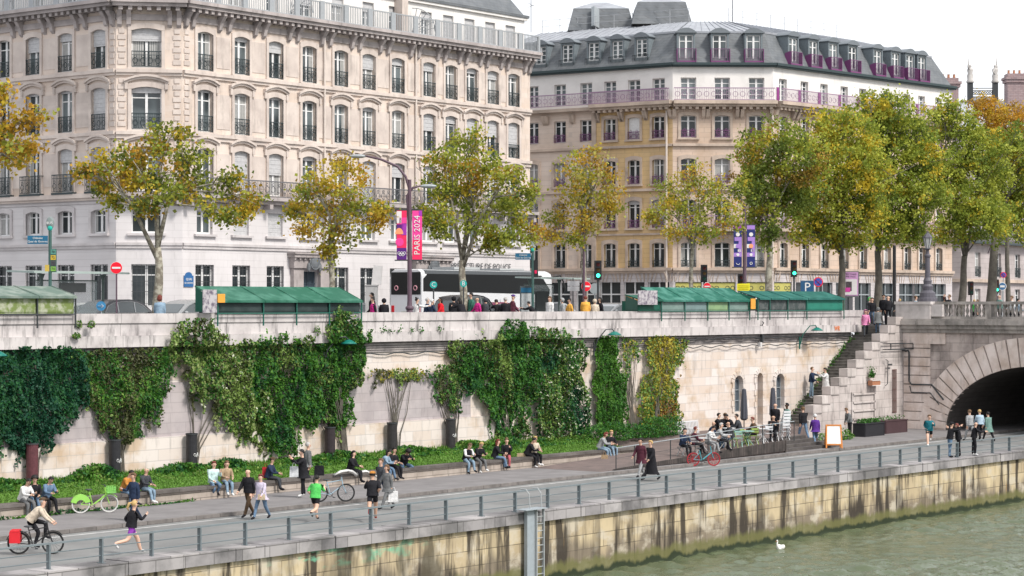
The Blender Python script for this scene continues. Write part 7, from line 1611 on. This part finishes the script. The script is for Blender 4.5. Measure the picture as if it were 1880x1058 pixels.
# planters and sandwich board
for pa, pb, yy, lab, pl_ in ((1588,1624,61.7,'black planter trough with green shoots under the stair wall',1),(1626,1666,62.2,'dark brown planter trough nearest the arch',0)):
    xa, xb = U(pa,yy), U(pb,yy); o = thing('planter', lab, 'planter', ((xa+xb)/2, yy, .13), group='planter troughs'); hw = (xb-xa)/2; MB().box(-hw,hw,0,.8,0,.72).box(-hw-.03,hw+.03,-.03,.83,.723,.78).box(-hw+.05,-hw+.1,-.02,0,0,.72).box(hw-.1,hw-.05,-.02,0,0,.72).build('trough', nmat('planter_'+('a' if pl_ else 'b'), (.025,.025,.03) if pl_ else (.07,.04,.045), sc_=3), o)
    r = random.Random(pa); n_ = 420 if pl_ else 120; leaves('plants', [(o.location.x+r.uniform(-hw,hw)*.9, yy+r.uniform(.1,.7), .9+r.random()*.25) for _ in range(n_)], .1, [IV['G']]*n_, lm_ivy, o, seed=2)
q = onZ(1564,829,0); o = thing('sandwich_board', 'orange framed white sandwich board standing at the road edge', 'sandwich board', (q.x,58.35,.14), yaw(0)); m_orw = flat('orange_wood', (.60,.22,.05))
for s_ in (-1,1):
    P = lambda x, z: (x, s_*(.32-.27*z/1.25), z)
    fr_ = MB().bar(P(-.42,0),P(-.38,1.25),.07).bar(P(.42,0),P(.38,1.25),.07).bar(P(-.38,1.22),P(.38,1.22),.07).bar(P(-.41,.2),P(.41,.2),.07).build('frame', m_orw, o)
    a, b, c_, d_ = P(-.38,.24), P(.38,.24), P(.35,1.18), P(-.35,1.18); MB().add([a,b,c_,d_,*[(v_[0], v_[1]+.012*s_, v_[2]) for v_ in (a,b,c_,d_)]], [(0,1,2,3),(7,6,5,4),(0,4,5,1),(1,5,6,2),(2,6,7,3),(3,7,4,0)]).build('panel', m_wf, fr_)
# ================================================================ CAFE FURNITURE
def table(x, y, z, label, mt, r=.36):
    o = thing('cafe_table', label, 'table', (x,y,z), group='cafe tables'); MB().lathe([(0,.72),(r,.72),(r,.745),(0,.745)], n=20).build('tabletop', mt, o); mb = MB()
    for k in range(4): a = .785+1.57*k; b = a+3.14; mb.bar((r*.9*math.cos(a),r*.9*math.sin(a),0),(-r*.7*math.cos(a),-r*.7*math.sin(a),.72),.025)
    mb.build('folding_legs', mt, o); return o
def chairmesh(mt, seatmt):
    return [('seat', MB().box(-.2,.2,-.2,.2,.435,.46).mesh('seat', seatmt)), ('backrest', MB().box(-.2,.2,.2,.22,.62,.70).box(-.2,.2,.205,.225,.74,.84).mesh('backrest', seatmt)), ('legs', MB().bar((-.2,-.22,0),(-.2,.2,.86),.025).bar((.2,-.22,0),(.2,.2,.86),.025).bar((-.2,.22,0),(-.2,-.2,.45),.025).bar((.2,.22,0),(.2,-.2,.45),.025).mesh('legs', mt))]
m_lime = flat('lime_metal', (.26,.36,.09)); m_wm = flat('white_metal', (.62,.63,.65), rough=.4); m_mint = flat('mint_metal', (.30,.50,.45))
_cm = {'w': chairmesh(m_wm, m_wm), 'l': chairmesh(m_lime, m_lime), 'm': chairmesh(m_mint, m_mint), 's': chairmesh(m_galv, flat('woven_grey', (.30,.29,.30)))}
def chair(px, py, kd, face, label, z=.742):
    q = deck_at(px, py); o = thing('bistro_chair', label, 'chair', q, yaw(face), group='cafe chairs')
    for n_, me in _cm[kd]: link(n_, me, o)
    return o
for px, py, mt, lb in ((1290,838,m_wm,'small white table before the patterned jacket'),(1332,838,m_wm,'white folding table between the grey haired and the bald guest'),(1338,812,m_wm,'white table at the back with four dark clothed people'),(1372,838,m_mint,'mint green folding table near the front edge of the terrace'),(1400,824,m_wm,'white folding table left of the lone man in a suit'),(1272,812,m_wm,'bare white table at the left end against the wall')):
    table(*deck_at(px, py), lb, mt)
for px, py, kd, fc, lb in ((1271,844,'s',200,'silver armchair under the maroon leather jacket'),(1254,842,'s',300,'grey woven chair at the left end of the terrace'),(1345,848,'l',20,'lime chair nearest the turquoise bicycle'),(1368,848,'l',60,'lime folding chair in front of the mint table'),(1383,835,'l',200,'lime folding chair right of the mint table'),(1355,838,'m',180,'mint chair left of the mint table'),(1410,836,'w',190,'white folding chair in front of the lone man'),(1392,832,'w',30,'white folding chair between the lime chair and the lone man'),(1385,812,'l',180,'lime chair back under the tanned guest'),(1330,820,'l',90,'lime chair showing between the back and middle tables'),(1420,836,'w',20,'white folding chair beside the stacked white chairs')):
    chair(px, py, kd, fc, lb)
q = Vector(deck_at(1440,812))
for k in range(5):
    o = thing('stacked_chair', ['lowest','second','middle','fourth','topmost'][k]+' white metal chair of the tall stack at the terrace end', 'chair', (q.x+.03*k, q.y, .742+.17*k), yaw(200), group='stacked white chairs')
    for n_, me in _cm['w']: link(n_, me, o)
q = onZ(1262,800,.8); o = thing('stacked_screens', 'stack of white slatted panels leaning on the wall beside the yellow creeper', 'panels', (U(1266,65.9),65.9,.5), R(0)); o.rotation_euler.x = R(-8)
for j in range(3):
    mb = MB(); y = j*.09; mb.box(-1.0,1.0,y,y+.03,0,.05).box(-1.0,1.0,y,y+.03,.9,.96)
    for i in range(15): x = -1+2*i/14; mb.box(x-.03,x+.03,y+.002,y+.028,.05,.9)
    mb.build('slatted_panel', m_wm, o)
def parasol(px, ybot, ytop, z, Y, label):
    q = onY(px, ybot, Y); o = thing('closed_parasol', label, 'parasol', (q.x,Y,z), group='closed parasols'); zt = zof(ytop,px,Y)-z
    MB().tube([(0,0,0),(0,0,zt+.05)], .03, 8).lathe([(.0,0),(.28,0),(.28,.06),(.05,.1)], n=12).build('pole', m_iron, o)
    n = 16; mb = MB(); prof = [(.10,.75),(.17,.85),(.16,1.3),(.15,zt*.6),(.12,zt*.85),(.09,zt),(.0,zt+.03)]
    mb.v = [(r_*(1+.25*(k % 2))*math.cos(6.283*k/n), r_*(1+.25*(k % 2))*math.sin(6.283*k/n), z_) for r_, z_ in prof for k in range(n)]; mb.f = [(i*n+k, i*n+(k+1) % n, (i+1)*n+(k+1) % n, (i+1)*n+k) for i in range(len(prof)-1) for k in range(n)]; mb.m = [0]*len(mb.f)
    mb.build('folded_canopy', flat('canopy_charcoal', (.07,.075,.095)), o)
parasol(1366,800,715,.742,63.5,'closed charcoal parasol standing left of the ochre door'); parasol(1419,800,713,.742,64.5,'closed charcoal parasol with a violet tint by the standing bald man')
# terrace handrail
hr = thing('terrace_handrail', 'thin dark handrail along the ramp and the cafe terrace', 'handrail', (U(1131,58.62),58.62,.14)); xs_ = [U(p,58.62) for p in (1131,1165,1231,1262,1300,1345,1400,1458)]
zz2 = zdeck; mb = MB()
for x in xs_: MB().bar((x,58.62,zz2(x)-.05),(x,58.62,zz2(x)+.98),.035).build('post', m_iron, hr, world=True)
mb = MB()
for h_ in (.98,): mb.tube([(x,58.62,zz2(x)+h_) for x in xs_], .022, 6)
mb.build('top_rail', m_greyp, hr, world=True); MB().tube([(x,58.62,zz2(x)+.5) for x in xs_], .01, 5).build('wire', m_iron, hr, world=True)
# ================================================================ CARRIED AND LEFT THINGS
def bag(px, py, Y, z, w, h, mt, name, label, handles=True, yawd=0):
    q = onY(px, py, Y); o = thing(name, label, 'bag', (q.x, Y, q.z if z is None else z), yaw(0)); P_ = MB(); d = w*.4
    P_.add([(-w/2,-d/2,0),(w/2,-d/2,0),(w/2,d/2,0),(-w/2,d/2,0),(-w*.46,-d*.3,h),(w*.46,-d*.3,h),(w*.46,d*.3,h),(-w*.46,d*.3,h)], [(0,3,2,1),(4,5,6,7),(0,1,5,4),(1,2,6,5),(2,3,7,6),(3,0,4,7)]); P_.build('bag_body', mt, o)
    if handles: MB().tube([(-w*.2,0,h),(-w*.12,0,h+.14),(w*.12,0,h+.14),(w*.2,0,h)], .01, 5).build('handle', mt, o)
    return o
bag(722,922,onZ(712,936,0).y-.25,None,.38,.42,cl(CC['w']),'shopping_bag','white paper shopping bag held by the person in the grey suit')
bag(540,876,onZ(556,914,.13).y+.2,None,.36,.42,cl((.60,.62,.64)),'carrier_bag','crumpled pale plastic bag held by the person in the long black coat')
bag(1110,848,61.9,.13,.34,.38,cl((.36,.26,.16)),'tote_bag','tan paper bag on the pavement by the seated pair at the wall end')
bag(586,877,62.85,.66,.42,.42,cl(CC['k']),'backpack','black rucksack standing on the low wall',handles=True)
bag(480,918,onZ(480,955,0).y-.22,None,.28,.2,cl((.50,.42,.30)),'shoulder_bag','beige shoulder bag worn by the person in lilac')
bag(1196,0,58,.5,.01,.01,cl(CC['k']),'x','x') if 0 else None
bag(488,874,63.05,.72,.3,.46,cl((.45,.03,.04)),'backpack','red rucksack on the back of the seated person in navy and flat cap')
bag(957,838,63.1,.66,.42,.16,cl((.36,.28,.18)),'shoulder_bag','tan bag lying on the wall beside the person in black hoodie',handles=False)
# white streamer of cloth over the seated person's lap
pts = [onY(x, y, 62.5) for x, y in ((612,873),(622,866),(634,864),(646,867),(656,872),(666,868),(676,866),(686,872),(696,880))]
o = thing('white_cloth', 'long white cloth waving in front of the seated person in black', 'cloth', tuple(pts[0])); mb = MB()
for i, p_ in enumerate(pts):
    hh = (.05+.10*math.sin(i*math.pi/8))*(1+.2*math.sin(i*2.1)); mb.v += [(p_.x,p_.y-.15*math.sin(i*.9),p_.z-hh*.6),(p_.x,p_.y-.15*math.sin(i*.9)-.1,p_.z+hh*.1),(p_.x,p_.y-.15*math.sin(i*.9)+.03,p_.z+hh*.6)]
for i in range(len(pts)-1): mb.f += [(i*3,i*3+3,i*3+4,i*3+1),(i*3+1,i*3+4,i*3+5,i*3+2)]
mb.m = [0]*len(mb.f); ob = mb.build('cloth_sheet', cl((.70,.70,.69)), o, smooth=True, world=True); sm = ob.modifiers.new('s','SOLIDIFY'); sm.thickness = .015
# swan
q = onZ(1432,1010,-2.65); o = thing('swan', 'white swan afloat near the quay with its head turned back', 'swan', (q.x,q.y,-2.68), yaw(235)); o.scale = (.72,.72,.8); m_sw = flat('swan_white', (.72,.71,.69), rough=.8)
me = bpy.data.meshes.new('swan_body'); J = [(-.42,0,.20,.05),(-.25,0,.16,.13),(0,0,.12,.19),(.22,0,.15,.15),(.34,0,.28,.075),(.36,0,.42,.05),(.30,0,.52,.04),(.33,0,.58,.045),(.42,0,.56,.035)]
me.from_pydata([j[:3] for j in J], [(i,i+1) for i in range(len(J)-1)], []); ob = bpy.data.objects.new('body', me); COL.objects.link(ob); ob.modifiers.new('k','SKIN')
for i, sv in enumerate(me.skin_vertices[0].data): sv.radius = (J[i][3],)*2; sv.use_root = i == 2
s_ = ob.modifiers.new('s','SUBSURF'); s_.levels = 2; dg = bpy.context.evaluated_depsgraph_get(); dg.update(); m2 = bpy.data.meshes.new_from_object(ob.evaluated_get(dg)); ob.modifiers.clear(); ob.data = m2; m2.materials.clear(); m2.materials.append(m_sw); ob.parent = o
for s_ in (-1,1): MB().ell((-.08,s_*.13,.20),.30,.07,.13,12,8).build('wing', m_sw, o, smooth=True)
MB().tube([(.45,0,.555),(.53,0,.53)], [.018,.006], 6).build('beak', flat('beak_orange', (.6,.2,.04)), o)
